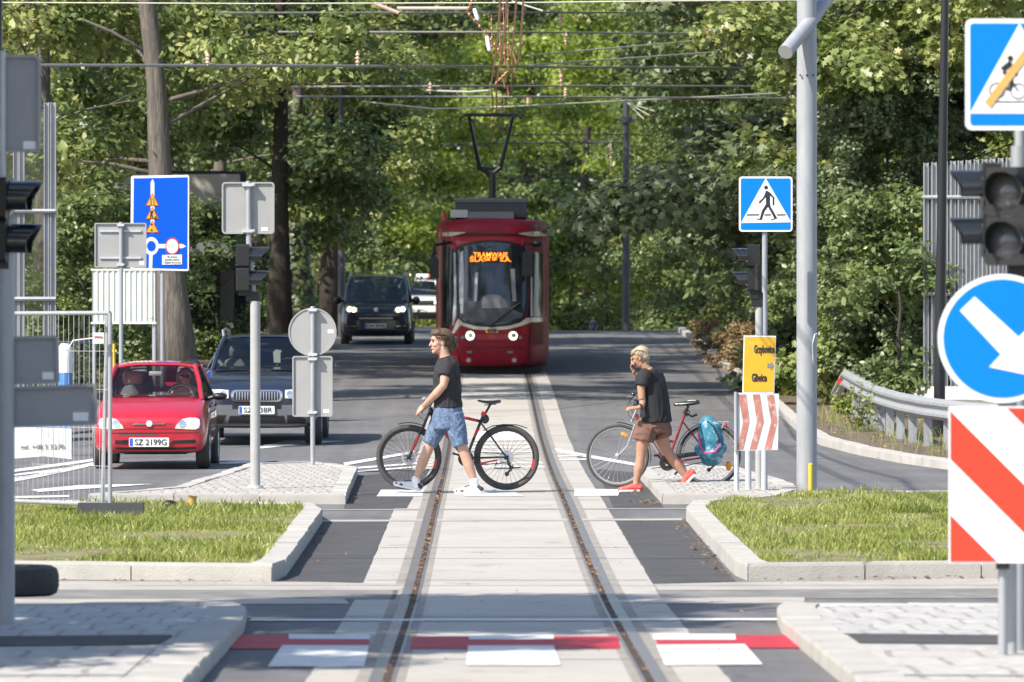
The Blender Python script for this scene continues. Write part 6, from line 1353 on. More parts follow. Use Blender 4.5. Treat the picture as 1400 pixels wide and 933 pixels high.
bn = thing('banner', 'white and blue plastic banner tied low on the mesh fence', 'banner', (WX(55, 55), 55.2, gz(-4.7, 55) + .4), None)
bp_ = [(-20, 536), (20, 538), (60, 533), (98, 536), (99, 585), (98, 628), (60, 622), (20, 626), (-20, 622)]
part('sheet', MB().prism([W(p[0], p[1], 55.2)[::2] for p in ((-20, 582), (98, 586), (98, 628), (60, 624), (20, 627), (-20, 624))], 55.18, 55.19), MT['banner_w'], bn, False)
part('blue_field', MB().prism([W(p[0], p[1], 55.2)[::2] for p in ((-20, 545), (40, 543), (98, 545), (98, 585.5), (-20, 581.5))], 55.18, 55.19), MT['banner_b'], bn, False)
text('banner_lettering', 'tel. +48 5 5270', W(58, 611, 55.2)[::2], .06, MT['grey'], bn, 55.172, w=.42)
fence(-40, 82, 128, 87, 470, 468, 'second mesh fence panel standing farther off beside the road, left of the red car', 34, .05)
r_ = thing('wrapped_bollard', 'white and blue wrapped bollard behind the mesh fence', 'bollard', gb(89, 80)); x, y, g = gb(89, 80)
part('column', MB().cyl((x, y, g), (x, y, WZ(476, 80)), .1, n=20), MT['banner_b'], r_); part('wrap', MB().lathe([(.104, WZ(510, 80)), (.106, WZ(490, 80)), (.104, WZ(476, 80)), (.06, WZ(470, 80))], (x, y, 0), (0, 0, 1), 20), MT['banner_w'], r_)
part('cord', MB().limb([(x - .05, y - .1, WZ(472, 80)), (x + .05, y - .12, WZ(478, 80)), (x + .12, y - .1, WZ(466, 80)), (x + .45, y - .02, WZ(462, 80))], .012, 6), MT['signwhite'], r_)
tag(part('marker_post', MB().limb([gb(156, 79), W(156, 470, 79)], [(.035, .02)] * 2, 8).box(W(156, 480, 79), (.075, .05, .03)), MT['yellow'], None), 'narrow yellow marker post between the fence and the red car', 'post')
# ---- left: blue direction board
D = 92.0; t = thing('direction_sign', 'large blue roundabout direction board with three orange warning triangles', 'road sign', gb(218, D))
S = lambda cx, cy: (WX(175 + cx / 6.667, D), WZ(235 + cy / 6.667, D)); SS = lambda pts: [S(*p) for p in pts]
pole(211, D + .06, 260, .035, parent=t); pole(222, D + .06, 260, .035, parent=t)
b_ = part('board', MB().prism(SS([(28, 48), (40, 38), (545, 30), (557, 42), (553, 895), (543, 905), (30, 892), (22, 880)]), D, D + .02), MT['signwhite'], t, False)
part('blue_face', MB().prism(SS([(52, 60), (545, 50), (541, 888), (44, 874)]), D - .004, D + .001), MT['blue2'], b_, False)
wy = (D - .008, D - .003)
mb = MB().prism(SS([(207, 560), (207, 100), (224, 66), (240, 100), (240, 560)]), *wy)
ring = [S(213 + 66 * math.cos(a), 678 + 82 * math.sin(a)) for a in [i * math.pi / 20 for i in range(40)]]; rin = [S(213 + 40 * math.cos(a), 678 + 48 * math.sin(a)) for a in [i * math.pi / 20 for i in range(40)]]
mb.prism(ring, *wy).prism(SS([(276, 660), (495, 660), (530, 680), (495, 697), (276, 697)]), wy[0] - .001, wy[1]).prism(SS([(194, 740), (225, 740), (220, 886), (190, 886)]), wy[0] - .001, wy[1])
part('route_diagram', mb, MT['signwhite'], b_, False); part('island_disc', MB().prism(rin, D - .013, D - .006), MT['blue2'], b_, False)
for i, (cy, tb) in enumerate(((192, 312), (318, 433), (440, 556))):
    tri = part('warning_triangle', MB().prism(SS([(222, cy), (282, tb), (162, tb)]), D - .013, D - .004), MT['signred'], b_, False)
    part('triangle_face', MB().prism(SS([(222, cy + 14), (272, tb - 6), (172, tb - 6)]), D - .017, D - .008), MT['signyellow'], tri, False)
    if i == 0: g_ = MB().prism(SS([(206, 238), (214, 238), (214, 304), (206, 304)]), D - .02, D - .012).prism(SS([(228, 238), (236, 262), (240, 270), (240, 304), (233, 304), (233, 272), (222, 240)]), D - .02, D - .012)
    elif i == 1: g_ = MB().prism(SS([(228, 352), (206, 362), (200, 428), (210, 428), (214, 396), (222, 428), (232, 426), (222, 385), (232, 362)]), D - .02, D - .012).prism(SS([(238, 426), (252, 400), (266, 428)]), D - .02, D - .012)
    else: g_ = MB().prism([S(217 + 9 * math.cos(a), 482 + 10 * math.sin(a)) for a in [k * .5236 for k in range(12)]], D - .02, D - .012).prism([S(217 + 9 * math.cos(a), 533 + 10 * math.sin(a)) for a in [k * .5236 for k in range(12)]], D - .02, D - .012)
    part('pictogram', g_, MT['signblack'], tri, False)
el = lambda a, b: [S(404 + a * math.cos(q), 680 + b * math.sin(q)) for q in [i * math.pi / 20 for i in range(40)]]
ns = part('no_entry_disc', MB().prism(el(64, 78), D - .014, D - .005), MT['signred'], b_, False); part('disc_face', MB().prism(el(53, 65), D - .018, D - .01), MT['signwhite'], ns, False)
np_ = part('note_panel', MB().prism(SS([(312, 760), (492, 756), (492, 845), (312, 848)]), D - .014, D - .004), MT['signwhite'], b_, False)
for i, s_ in enumerate(('Nie dotyczy', 'pojazdów budowy', 'i dojazdu do posesji')): text('note_lettering', s_, S(402, 776 + i * 26), .05, MT['signblack'], np_, D - .016, w=(.16, .24, .28)[i])
# ---- left: grey sign back and corrugated panel
D = 82.0; t = thing('signpost', 'grey sign back with two rails on a thin post behind the red car', 'signpost', gb(166, D)); pole(165.5, D, 304, .03, parent=t)
signback(t, 129, 305, 200, 366, D, 'signback', rails=True, r=.02, stick=(190, 357, 197, 362), clamp=((165, 308), (165, 362)))
D = 85.0; t = thing('panel_sign', 'white corrugated board on two posts below the grey sign back', 'road sign', gb(168, D)); pole(129, D + .03, 372, .03, parent=t); pole(211.5, D + .03, 372, .03, parent=t)
x0, x1 = WX(126, D), WX(212, D); n = 46; mb = MB(); z0, z1 = WZ(441, D), WZ(370, D); vs = []
for i in range(n + 1):
    f = i / n; yy = D - .02 + (.016 if i % 4 in (1, 2) else 0); vs += [(x0 + (x1 - x0) * f, yy, z0), (x0 + (x1 - x0) * f, yy, z1), (x0 + (x1 - x0) * f, yy + .004, z0), (x0 + (x1 - x0) * f, yy + .004, z1)]
fs = []
for i in range(n): k = i * 4; fs += [(k, k + 4, k + 5, k + 1), (k + 2, k + 3, k + 7, k + 6), (k + 1, k + 5, k + 7, k + 3), (k, k + 2, k + 6, k + 4)]
part('corrugated_sheet', mb.add(vs, fs), MT['corrug'], t, False)
part('sheet_frame', MB().box(((x0 + x1) / 2, D, z1 + .01), (x1 - x0 + .04, .05, .03)).box(((x0 + x1) / 2, D, z0 - .01), (x1 - x0 + .04, .05, .03)), MT['corrug'], t)
part('sticker', MB().prism([W(p, q, D)[::2] for p, q in ((203, 432), (208, 432), (208, 435), (203, 435))], D - .03, D - .025), MT['signwhite'], t, False)
# ---- island signal pole
D = 63.2; x = WX(349, D); isl = gz(x, D) + .11
t = thing('signal_post', 'white pole with square sign back and black two-lens signal on the left island', 'traffic light', (x, D, isl))
pole(349, D, 412, .056, 'polegrey', isl, parent=t); part('upper_post', MB().limb([W(348, 416, D), W(340, 330, D), W(339.5, 248, D)], [.03, .03, .028], 14), MT['galv'], t)
part('base_collar', MB().cyl((x, D, isl), (x, D, isl + .03), .09, n=20), MT['galv_dull'], t)
signback(t, 303, 249, 375, 320, D, 'signback', r=.04, stick=(357, 311, 366, 316), clamp=((340, 253, .14), (340, 316, .14)))
part('cable_box', MB().box(W(334, 372, D), (.13, .12, .52)).box(W(347, 405, D), (.17, .1, .1)), MT['black'], t)
signal(t, W(341, 350, D - .02), (1, .06, 0), .092, .262, .24, depth=.14)
# ---- round sign back post
D = 73.0; x = WX(427.5, D); isl = gz(x, D) + .11
t = thing('signpost', 'thin post with a round sign back above a tall rectangular one on the left island', 'signpost', (x, D, isl))
pole(427.5, D, 419, .03, 'galv', isl, parent=t)
signback(t, 394, 421, 460, 487, D, 'signback', round_=True, stick=(448, 451, 456, 456), clamp=((427.5, 424, .12), (427.5, 485, .12)), lip=.012)
signback(t, 399.5, 487, 454.5, 570, D, 'signback', r=.03, stick=(442, 560, 450, 565), clamp=((427.5, 491, .12), (427.5, 564, .12)))
# ---- pedestrian crossing sign and signal, right
D = 63.6; x = WX(1046, D); isl = gz(x, D) + .05
t = thing('crossing_sign', 'blue square pedestrian crossing sign with a walking figure on a grey post', 'road sign', (x, D, isl))
pole(1045.5, D + .05, 318, .03, 'galv', isl, parent=t); CP = lambda cx, cy: (WX(1000 + cx / 9.326, D), WZ(230 + cy / 9.33, D)); CS = lambda pts: [CP(*p) for p in pts]
cx, cz = CP(437, 460); w = 682 * D / F / 9.326
b_ = part('plate', MB().prism(rrect(cx, cz, w, w * 1.03, .035), D, D + .012), MT['signwhite'], t, False)
part('blue_face', MB().prism(rrect(cx, cz, w - .04, w * 1.03 - .04, .022), D - .003, D + .002), MT['blue'], b_, False)
part('white_triangle', MB().prism(CS([(437, 132), (120, 702), (762, 692)]), D - .006, D), MT['signwhite'], b_, False)
mb = MB().prism([CP(441 + 24 * math.cos(a), 248 + 25 * math.sin(a)) for a in [i * math.pi / 10 for i in range(20)]], D - .009, D - .002)
mb.prism(CS([(438, 288), (462, 292), (500, 320), (547, 375), (545, 468), (524, 482), (525, 382), (493, 350), (490, 440), (498, 490), (580, 632), (575, 645), (500, 670), (512, 655), (545, 640), (465, 495), (420, 555), (385, 665), (305, 650), (320, 645), (360, 645), (390, 540), (440, 460), (437, 375), (432, 372), (418, 392), (358, 455), (346, 433), (400, 382), (425, 335)]), D - .009, D - .002)
for a, b in ((195, 355), (420, 503), (580, 690)): mb.prism(CS([(a, 590), (b, 588), (b, 604), (a, 606)]), D - .009, D - .002)
part('walking_figure', mb, MT['signblack'], b_, False)
D = 63.2; x = WX(1036, D); isl = gz(x, D) + .11
t = thing('signal_post', 'white pole with a black signal whose chromed hoods point left, beside the chevron board', 'traffic light', (x, D, isl))
pole(1038, D, 420, .045, 'polegrey', isl, parent=t); signal(t, W(1021, 350, D), (-1, .05, 0), .08, .262, .18, depth=.14)
part('cable_box', MB().box(W(1031, 378, D), (.1, .12, .5)).cyl(W(1036, 362, D - .08), W(1036, 397, D - .08), .045).box(W(1035, 410, D), (.13, .1, .16)), MT['black'], t)
# ---- yellow detour sign and chevron board
D = 62.6; rz = .35; x = WX(1034, D); isl = gz(x, D) + .1
t = thing('detour_sign', 'weathered yellow town direction sign above the chevron board', 'road sign', (x, D, isl))
pole(1023, D + .1, 535, .035, 'galv_dull', isl, parent=t); pole(1045, D + .1, 535, .035, 'galv_dull', isl, parent=t)
YQ = [(1017, 459), (1061, 459.5), (1058.5, 537.5), (1015, 537.5)]
b_ = part('board', MB().prism([W(*p, D)[::2] for p in YQ], D + .02, D + .035), MT['signwhite'], t, False); part('yellow_face', MB().prism([W(*p, D)[::2] for p in ((1018, 460.5), (1060, 461), (1057.5, 536), (1016.5, 536))], D + .016, D + .022), MT['signyellow'], b_, False)
text('town_lettering', 'Grzybowice', W(1045, 478, D)[::2], .12, MT['signblack'], b_, D + .012, w=.225, bold=.004)
text('town_lettering', 'Gliwice', W(1038, 517, D)[::2], .12, MT['signblack'], b_, D + .012, w=.165, bold=.004)
part('arrow', MB().prism([W(p, q, D)[::2] for p, q in ((1049, 497), (1054, 497), (1054, 494), (1058, 500), (1054, 506), (1054, 503), (1049, 503))], D + .011, D + .017), MT['grey'], b_, False)
D = 62.3; x = WX(1034, D)
t = thing('chevron_board', 'faded red and white chevron board on two posts on the right island', 'road sign', (x, D, isl))
pole(1007, D + .04, 537, .027, 'galv_dull', isl, parent=t); pole(1058, D + .04, 540, .027, 'galv_dull', isl, parent=t) if False else None
pole(1010, D + .2, 560, .02, 'galv_dull', isl, parent=t) if False else None
b_ = part('board', MB().prism([W(*p, D)[::2] for p in ((1004.5, 537), (1065, 538.5), (1063.5, 615.5), (1004, 616.5))], D, D + .02), MT['faded_white'], t, False)
for q in ([(1009, 540), (1020, 539.5), (1024.5, 577), (1016, 614.5), (1008, 614.5), (1016, 577)], [(1029, 539.5), (1038.5, 539.5), (1044, 577), (1034, 614.5), (1025, 614.5), (1035, 577)], [(1048, 539.5), (1058, 540), (1062.5, 577), (1054, 614.5), (1045, 614.5), (1054.5, 577)]):
    part('chevron', MB().prism([W(*p, D)[::2] for p in q], D - .004, D + .002), MT['faded_red'], b_, False)
part('edge_tube', MB().cyl(W(1006, 536, D - .01), W(1006, 617, D - .01), .02, n=10), MT['galv'], b_)
# ---- tall steel mast with outrigger
D = 64.4; x = WX(1103, D); g = gz(x, D)
t = thing('steel_mast', 'tall thick galvanised steel mast with a slanting tube arm at the right of the crossing', 'mast', (x, D, g))
part('lower_shaft', MB().limb([(x, D, g), (x, D, WZ(90, D))], [.116, .115], 32), MT['galv'], t); part('upper_shaft', MB().limb([(x, D, WZ(90.5, D)), (x, D, WZ(-260, D))], [.112, .11], 32), MT['galv'], t)
part('arm', MB().limb([W(1074, 71, D - .5), W(1103, 36, D - .1), W(1132, -5, D + .4), W(1165, -52, D + .95)], .083, 24), MT['galv'], t); part('arm_cap', MB().limb([W(1073.6, 71.6, D - .508), W(1074.3, 70.7, D - .497)], .086, 24), MT['signback'], t)
part('cable_loop', MB().limb([W(1112, 500, D - .08), W(1111, 470, D - .12), W(1114, 458, D - .1), W(1117, 456, D - .06)], .01, 6), MT['galv_dull'], t)
for a in range(3): part('bolt', MB().cyl(W(1094 + a * 9, 103, D - .105), W(1094 + a * 9, 103, D - .13), .012, n=8), MT['darkgrey'], t)
part('base_plate', MB().box((x, D, g + .02), (.4, .4, .03)), MT['galv_dull'], t)
tag(part('marker_sleeve', MB().cyl((WX(1107, D), D - .2, g), (WX(1107, D), D - .2, WZ(636, D)), .026, n=14).ell((WX(1107, D), D - .2, WZ(635, D)), (.026, .026, .02), 12, 6), MT['yellow'], None), 'short yellow marker tube at the foot of the steel mast', 'post')
# ---- black lamp post
D = 88.0; x = WX(1284, D); tag(part('lamp_post', MB().limb([(x, D, gz(x, D)), (WX(1285.5, D), D, WZ(420, D)), (WX(1287.5, D), D, WZ(300, D)), (WX(1294, D), D, WZ(-140, D))], [.09, .085, .075, .055], 20).cyl((x, D, gz(x, D)), (x, D, gz(x, D) + .3), .11, n=20), MT['lamp_black'], None), 'slim black lamp post between the guardrail and the steel screen', 'lamp post')
# ---- guardrail
t = thing('guardrail', 'curved double-wave steel guardrail with square posts along the right verge', 'guardrail', (5.8, 88, gz(5.8, 88)))
path = [(5.66, 99.6), (5.72, 97.5), (5.72, 95), (5.73, 92), (5.78, 89), (5.9, 86), (6.1, 83.5), (6.45, 81), (7.0, 79), (7.8, 77.6), (8.8, 76.8)]
fp = []
for i in range(len(path) - 1):
    a, b = Vector(path[i]), Vector(path[i + 1]); m = max(2, int((b - a).length / .5))
    for j in range(m): fp.append(a.lerp(b, j / m))
fp.append(Vector(path[-1]))
def rail_h(i): return .75 if i > 5 else -.05 + .8 * i / 5 if False else .75
prof = [(0, .155), (.04, .13), (.08, .1), (.08, .06), (.03, .02), (.03, -.02), (.08, -.06), (.08, -.1), (.04, -.13), (0, -.155)]
mb = MB(); N = len(prof); vs = []
for i, p in enumerate(fp):
    a = fp[max(0, i - 1)]; b = fp[min(len(fp) - 1, i + 1)]; d = (b - a).normalized(); nrm = Vector((d.y, -d.x)); nrm = -nrm if nrm.x > 0 else nrm
    hz = gz(p.x, p.y) + .58 - (.42 * (1 - i / 4) if i < 4 else 0)
    for o_, z_ in prof: vs.append((p.x + nrm.x * o_, p.y + nrm.y * o_, hz + z_))
    for o_, z_ in prof: vs.append((p.x + nrm.x * (o_ - .006), p.y + nrm.y * (o_ - .006), hz + z_))
for i in range(len(fp) - 1):
    for k in range(N - 1):
        q = i * 2 * N + k; r2 = q + 2 * N; mb.f += [(q, q + 1, r2 + 1, r2), (q + N, r2 + N, r2 + N + 1, q + N + 1)]
mb.v = vs; part('rail', mb, MT['galv'], t, 50)
dist = 0; acc = .8
for i in range(4, len(fp)):
    acc += (fp[i] - fp[i - 1]).length
    if acc > 1.3:
        acc = 0; p = fp[i]; g = gz(p.x, p.y); part('post', MB().box((p.x + .08, p.y, g + .32), (.12, .1, .78)), MT['galv'], t)
part('end_reflector', MB().cyl((fp[3].x - .06, fp[3].y - .1, gz(5.7, 98) + .52), (fp[3].x - .06, fp[3].y - .14, gz(5.7, 98) + .52), .05, n=16), MT['redlens'], t)
# ---- steel screens
def screen(label, posts, D0, D1, top, base, rails, dbl, px0, px1, plinth=None):
    t = thing('steel_screen', label, 'acoustic screen', gb((px0 + px1) / 2, (D0 + D1) / 2), 'steel screen frames')
    for i, px in enumerate(posts):
        D = D0 + (D1 - D0) * (px - px0) / max(1, px1 - px0); x = WX(px, D); g = gz(x, D)
        m = MB(); zt = WZ(top[0] + (top[1] - top[0]) * (px - px0) / max(1, px1 - px0), D); h = zt - g
        m.box((x - .035, D, g + h / 2), (.012, .12, h)).box((x + .035, D, g + h / 2), (.012, .12, h)).box((x, D, g + h / 2), (.06, .012, h - .02)); part('post', m, MT['galv'], t)
    for py in rails:
        a = Vector(W(px0, py, D0)); b = Vector(W(px1, py, D1)); a.y -= .07; b.y -= .07; part('rail', MB().limb([a, b], [(.05, .035)] * 2, 8), MT['galv'], t)
    if plinth:
        a = Vector(W(px0, plinth[0], D0)); b = Vector(W(px1, plinth[0], D1)); part('plinth', MB().limb([(a.x - .1, a.y + .05, a.z - .2), (b.x, b.y + .05, b.z - .2)], [(.12, .22)] * 2, 4), MT['kerb'], t)
    return t
t = screen('row of tightly spaced galvanised posts with clamps behind the blue arrow sign', [1266, 1277, 1292, 1303, 1313, 1324, 1335, 1346, 1357, 1368, 1379, 1390, 1401, 1412, 1424], 95, 92, (223, 212), 0, (270, 402), True, 1263, 1428, (530,))
a = Vector(W(1263, 250, 95)); b = Vector(W(1428, 240, 92))
g_ = MB().add([(a.x, a.y + .07, WZ(228, 95)), (b.x, b.y + .07, WZ(218, 92)), (b.x, b.y + .07, WZ(520, 92)), (a.x, a.y + .07, WZ(520, 95))], [(0, 1, 2, 3)]); part('glass_panel', g_, MT['glass_dark'], t, False)
t = screen('two tall galvanised double posts with cross rails behind the left signal', [22, 30, 64, 73], 86, 86, (140, 140), 0, (289, 409), True, 18, 77)
part('glass_panel', MB().prism([W(p, q, 86)[::2] for p, q in ((-60, 150), (72, 150), (72, 600), (-60, 600))], 86.02, 86.035), MT['glass'], t, False)
# ---- concrete canopy building behind the left trees
D = 128.0; t = thing('concrete_building', 'low pale concrete building with a grey roof slab half hidden by the left trees', 'building', gb(150, D))
x0, x1 = WX(40, D), WX(330, D); g = gz(-9, D)
part('wall', MB().box(((x0 + x1) / 2, D + 2.2, (g + WZ(230, D)) / 2), (x1 - x0, .3, WZ(230, D) - g)), MT['bldg_shade'], t, False)
part('roof_slab', MB().box(((x0 + x1) / 2, D + .6, WZ(342, D)), (x1 - x0, 3.0, .3)), MT['bldg_dk'], t, False)
part('parapet', MB().box(((x0 + x1) / 2, D + .3, (WZ(238, D) + WZ(332, D)) / 2), (x1 - x0 - .1, .25, WZ(238, D) - WZ(332, D))), MT['bldg'], t, False)
for px in (60, 185, 310): part('column', MB().box((WX(px, D), D + .2, (g + WZ(352, D)) / 2), (.3, .3, WZ(352, D) - g)), MT['bldg_dk'], t, False)
# ---- front right: crossing sign, signal, arrow disc, striped board
D = 31.0; kx = D / F; x = WX(1372, D); isl = gz(x, D) + .09
t = thing('signpost', 'out-of-focus post with blue crossing sign, white arrow disc and striped board at right', 'signpost', (x, D, isl))
pole(1371, D + .06, 480, .026, 'galv', isl, parent=t); pole(1384, D + .3, 480, .026, 'galv', isl, name='rear_post', parent=t); pole(1394, D + .75, 30, .028, 'galv', isl, name='sign_post', parent=t)
part('bracket', MB().limb([W(1394, 60, D + .75), W(1394, 60, D + .01)], .015, 8).limb([W(1394, 160, D + .75), W(1394, 160, D + .01)], .015, 8), MT['galv_dull'], t)
part('post_sleeve', MB().limb([(WX(1378, D), D + .12, WZ(880, D)), (WX(1376, D), D + .1, WZ(820, D))], [.012, .008], 8), MT['yel_green'], t)
b_ = part('crossing_plate', MB().prism(rrect(*rbox(1320, 26, 1468, 178, D)[:2], 148 * kx, 152 * kx, .035), D, D + .012), MT['signwhite'], t, False)
part('blue_face', MB().prism(rrect(*rbox(1326, 32, 1462, 172, D)[:2], 136 * kx, 140 * kx, .02), D - .003, D + .002), MT['blue'], b_, False)
part('white_triangle', MB().prism([W(p, q, D)[::2] for p, q in ((1394, 32), (1326, 155.5), (1462, 155.5))], D - .006, D), MT['signwhite'], b_, False)
mb = MB()
for px, py in ((1363, 124), (1392, 125)):
    a = circ(*W(px, py, D)[::2], 11 * kx, 24); b = circ(*W(px, py, D)[::2], 9.4 * kx, 24); n = 24
    mb.add([(u, D - .009, v) for u, v in a] + [(u, D - .009, v) for u, v in b], [(i, (i + 1) % n, n + (i + 1) % n, n + i) for i in range(n)])
ln = lambda p, q, w: mb.limb([W(*p, D - .008), W(*q, D - .008)], [(.002, w * kx)] * 2, 4, hint=(0, 1, 0))
for p, q, w in (((1363, 124), (1370, 112), 1.2), ((1370, 112), (1384, 112), 1.2), ((1384, 112), (1392, 125), 1.2), ((1370, 112), (1378, 124), 1.2), ((1378, 124), (1384, 112), 1.2), ((1370, 96), (1383, 86), 4), ((1383, 90), (1390, 104), 2.4), ((1372, 98), (1384, 110), 3), ((1384, 110), (1380, 124), 2.4), ((1347, 139.5), (1440, 139.5), 1)): ln(p, q, w)
mb.prism(circ(*W(1381, 80, D)[::2], 4 * kx, 16), D - .01, D - .004)
part('bicycle_pictogram', mb, MT['signblack'], b_, False); part('crossing_tape', MB().prism([W(p, q, D)[::2] for p, q in ((1346, 140), (1354, 148), (1416, 64), (1408, 57))], D - .013, D - .011), MT['tape'], b_, False)
c_ = W(1370, 463, D)[::2]
d_ = part('arrow_disc', MB().prism(circ(c_[0], c_[1], 88 * kx, 64), D - .02, D - .006), MT['signwhite'], t, False); part('blue_face', MB().prism(circ(c_[0], c_[1], 81 * kx, 64), D - .024, D - .018), MT['blue'], d_, False)
part('white_arrow', MB().prism([W(p, q, D)[::2] for p, q in ((1312, 425), (1332, 406), (1392, 461), (1409, 445), (1424, 517), (1352, 502), (1368, 485))], D - .028, D - .022), MT['signwhite'], d_, False)
px0, px1, py0, py1 = 1297, 1443, 556, 770
d_ = part('striped_board', MB().prism(rrect(*rbox(px0, py0, px1, py1, D)[:2], (px1 - px0) * kx, (py1 - py0) * kx, .012), D - .012, D + .004), MT['signwhite'], t, False)
for q in (((1299, 562), (1299, 628), (1439, 768), (1441, 768), (1441, 704)), ((1299, 704), (1299, 768), (1363, 768)), ((1376, 558), (1441, 623), (1441, 558))): part('red_stripe', MB().prism([W(*p, D)[::2] for p in q], D - .016, D - .01), MT['signred'], d_, False)
part('bracket', MB().box(W(1371, 772, D + .03), (.07, .06, .05)).box(W(1371, 700, D + .03), (.5, .04, .04)), MT['black'], t)
t = thing('signal_post', 'large out-of-focus black two-lens signal above the blue arrow disc at right', 'traffic light', (WX(1390, D), D + .35, isl)); D = 31.3
pole(1392, D + .35, 200, .04, 'galv', isl, parent=t)
o = signal(t, W(1377, 262, D - .02), (-.35, -.94, 0), .105, .272, .16, depth=.2)
o = signal(t, W(1341, 255, D + .14), (-1, .0, 0), .085, .262, .19, depth=.1)
part('mounting', MB().box(W(1392, 372, D + .1), (.12, .1, .12)), MT['black'], t)
# ---- litter on the left kerb
x, y = P(264, 786); x, y = WX(262, 56.3), 56.3; z = gz(x, y) + .14
tag(part('paper_cup', MB().lathe([(.03, 0), (.042, .11), (.046, .112), (.046, .12), (.04, .12)], (x, y, z), (.1, 0, 1), 18), MT['tape'], None), 'crumpled pale paper cup on the kerb of the left grass island', 'cup')
tag(part('rubbish_bag', MB().ell((WX(232, 56.2), 56.2, z + .03), (.075, .05, .05), 10, 7), MT['black'], None), 'small black scrap lying in the grass beside the paper cup', 'litter')
# ================================================================== OVERHEAD LINE
def wire(name, label, pts, r, mat, hangers=(), group='overhead line wires', cat='wire', sag=0.0):
    P3 = [Vector(W(*p)) for p in pts]; full = []
    for i in range(len(P3) - 1):
        m = 8 if sag else 1
        for j in range(m): t = j / m; q = P3[i].lerp(P3[i + 1], t); q.z -= sag * 4 * t * (1 - t); full.append(q)
    full.append(P3[-1]); o = part(name, MB().limb(full, r, 8), MT[mat], None); tag(o, label, cat, group)
    for (px, py0, py1, D) in hangers:
        mb = MB(); a, b = Vector(W(px, py0, D)), Vector(W(px, py1, D)); mb.limb([a, b], .018, 6)
        for k in range(3): mb.ell(a.lerp(b, .25 + .25 * k), (.04, .04, .03), 8, 5)
        h = part('insulator', mb, MT['insul'], o)
    return o
wire('span_wire', 'topmost pale thin wire running right across the picture', [(-30, 3.5, 72), (350, 5.2, 72), (700, 4, 72), (970, 1, 72), (1430, -2, 72)], .008, 'wire_pale')
wire('span_tube', 'thick grey tube across the picture behind the left sign back', [(-40, 89, 90), (400, 90.2, 95), (1100, 93.5, 126)], .024, 'wire', ((284, 72, 90, 93.6), (489, 70, 90, 96.5), (767, 92, 118, 109)))
wire('span_tube', 'grey tube above the thick one, ending in the maple crown', [(300, 18, 99), (690, 17, 102), (1100, 18, 128)], .018, 'wire', ((766, 17, 35, 106),))
wire('span_tube', 'short thicker tube beside the bundle of copper wires at the top', [(543, 11.5, 94), (640, 11.5, 94)], .026, 'wire_pale')
wire('span_tube', 'slanting tube stub at the top left of the copper wires', [(512, 5, 94), (545, 18, 94)], .03, 'insul')
wire('span_tube', 'dim tube under the second one from the top', [(380, 44, 110), (700, 44, 110), (1100, 48, 128)], .02, 'wire', ((774, 45, 61, 112.8),))
wire('span_tube', 'grey tube level with the lower end of the slanting branch', [(350, 119, 112), (600, 118, 112), (1100, 118, 128)], .02, 'wire', ((588, 112, 128, 111.9),))
wire('span_tube', 'lowest grey tube just above the pantograph head', [(404, 132, 118), (700, 132.5, 118), (1100, 135, 128)], .02, 'wire', ((773, 120, 134, 117.9),))
wire('span_wire', 'pale wire dipping to the pantograph head and rising to the right', [(495, 139, 121), (592, 149, 121), (700, 146, 121), (1100, 126, 128)], .018, 'wire_pale', ((722, 132, 144, 120.9),))
wire('span_wire', 'pale wire slanting up to the right above the thick tube', [(722, 76, 104), (1000, 52, 126)], .016, 'wire_pale')
wire('span_wire', 'second pale wire slanting up to the right into the maple', [(728, 89, 104), (1000, 70, 126)], .016, 'wire_pale')
wire('span_wire', 'dark wire crossing behind the pantograph arms', [(600, 198, 150), (700, 196, 150), (838, 195, 150)], .02, 'wire_dark', ((835, 195, 237, 150),))
wire('span_wire', 'upper dark wire meeting the catenary pole', [(690, 185, 155), (860, 184, 155), (895, 185, 155)], .014, 'wire_dark')
wire('span_wire', 'lowest dark wire behind the tram roof', [(675, 244, 156), (856, 243, 156), (910, 244, 156)], .014, 'wire_dark')
wire('strut', 'white insulated strut beside the copper wires', [(583, 124, 112), (640, 126, 112), (668, 124, 112)], .02, 'lightgrey')
wire('strut', 'short slanting strut at the upper right of the copper wires', [(700, 2, 92), (742, 15, 92)], .014, 'wire_pale')
for i, (xo, h0, h1, lb) in enumerate([(-.03, 5.55, 5.5, 'main copper contact wire above the track, leading to the pantograph'), (.05, 5.55, 5.5, 'second copper contact wire close beside the main one'), (.22, 6.3, 6.1, 'copper carrier wire above the contact wires'), (.3, 6.1, 6.0, 'copper feeder wire on the right of the bundle')]):
    pts = []
    for j in range(29):
        y = 40 + j * 4.4; m = abs(((y - 40) % 26) / 13 - 1); sg = (.55 if i >= 2 else .03) * (m * m)
        pts.append((xc(y) + xo + (.03 * math.sin(y * .12) if i < 2 else 0), y, gz(0, y) + h0 + (h1 - h0) * j / 28 - .5 * (i >= 2) + sg))
    tag(part('contact_wire', MB().limb(pts, .013, 6), MT['copper'], None), lb, 'wire', 'copper overhead wires')
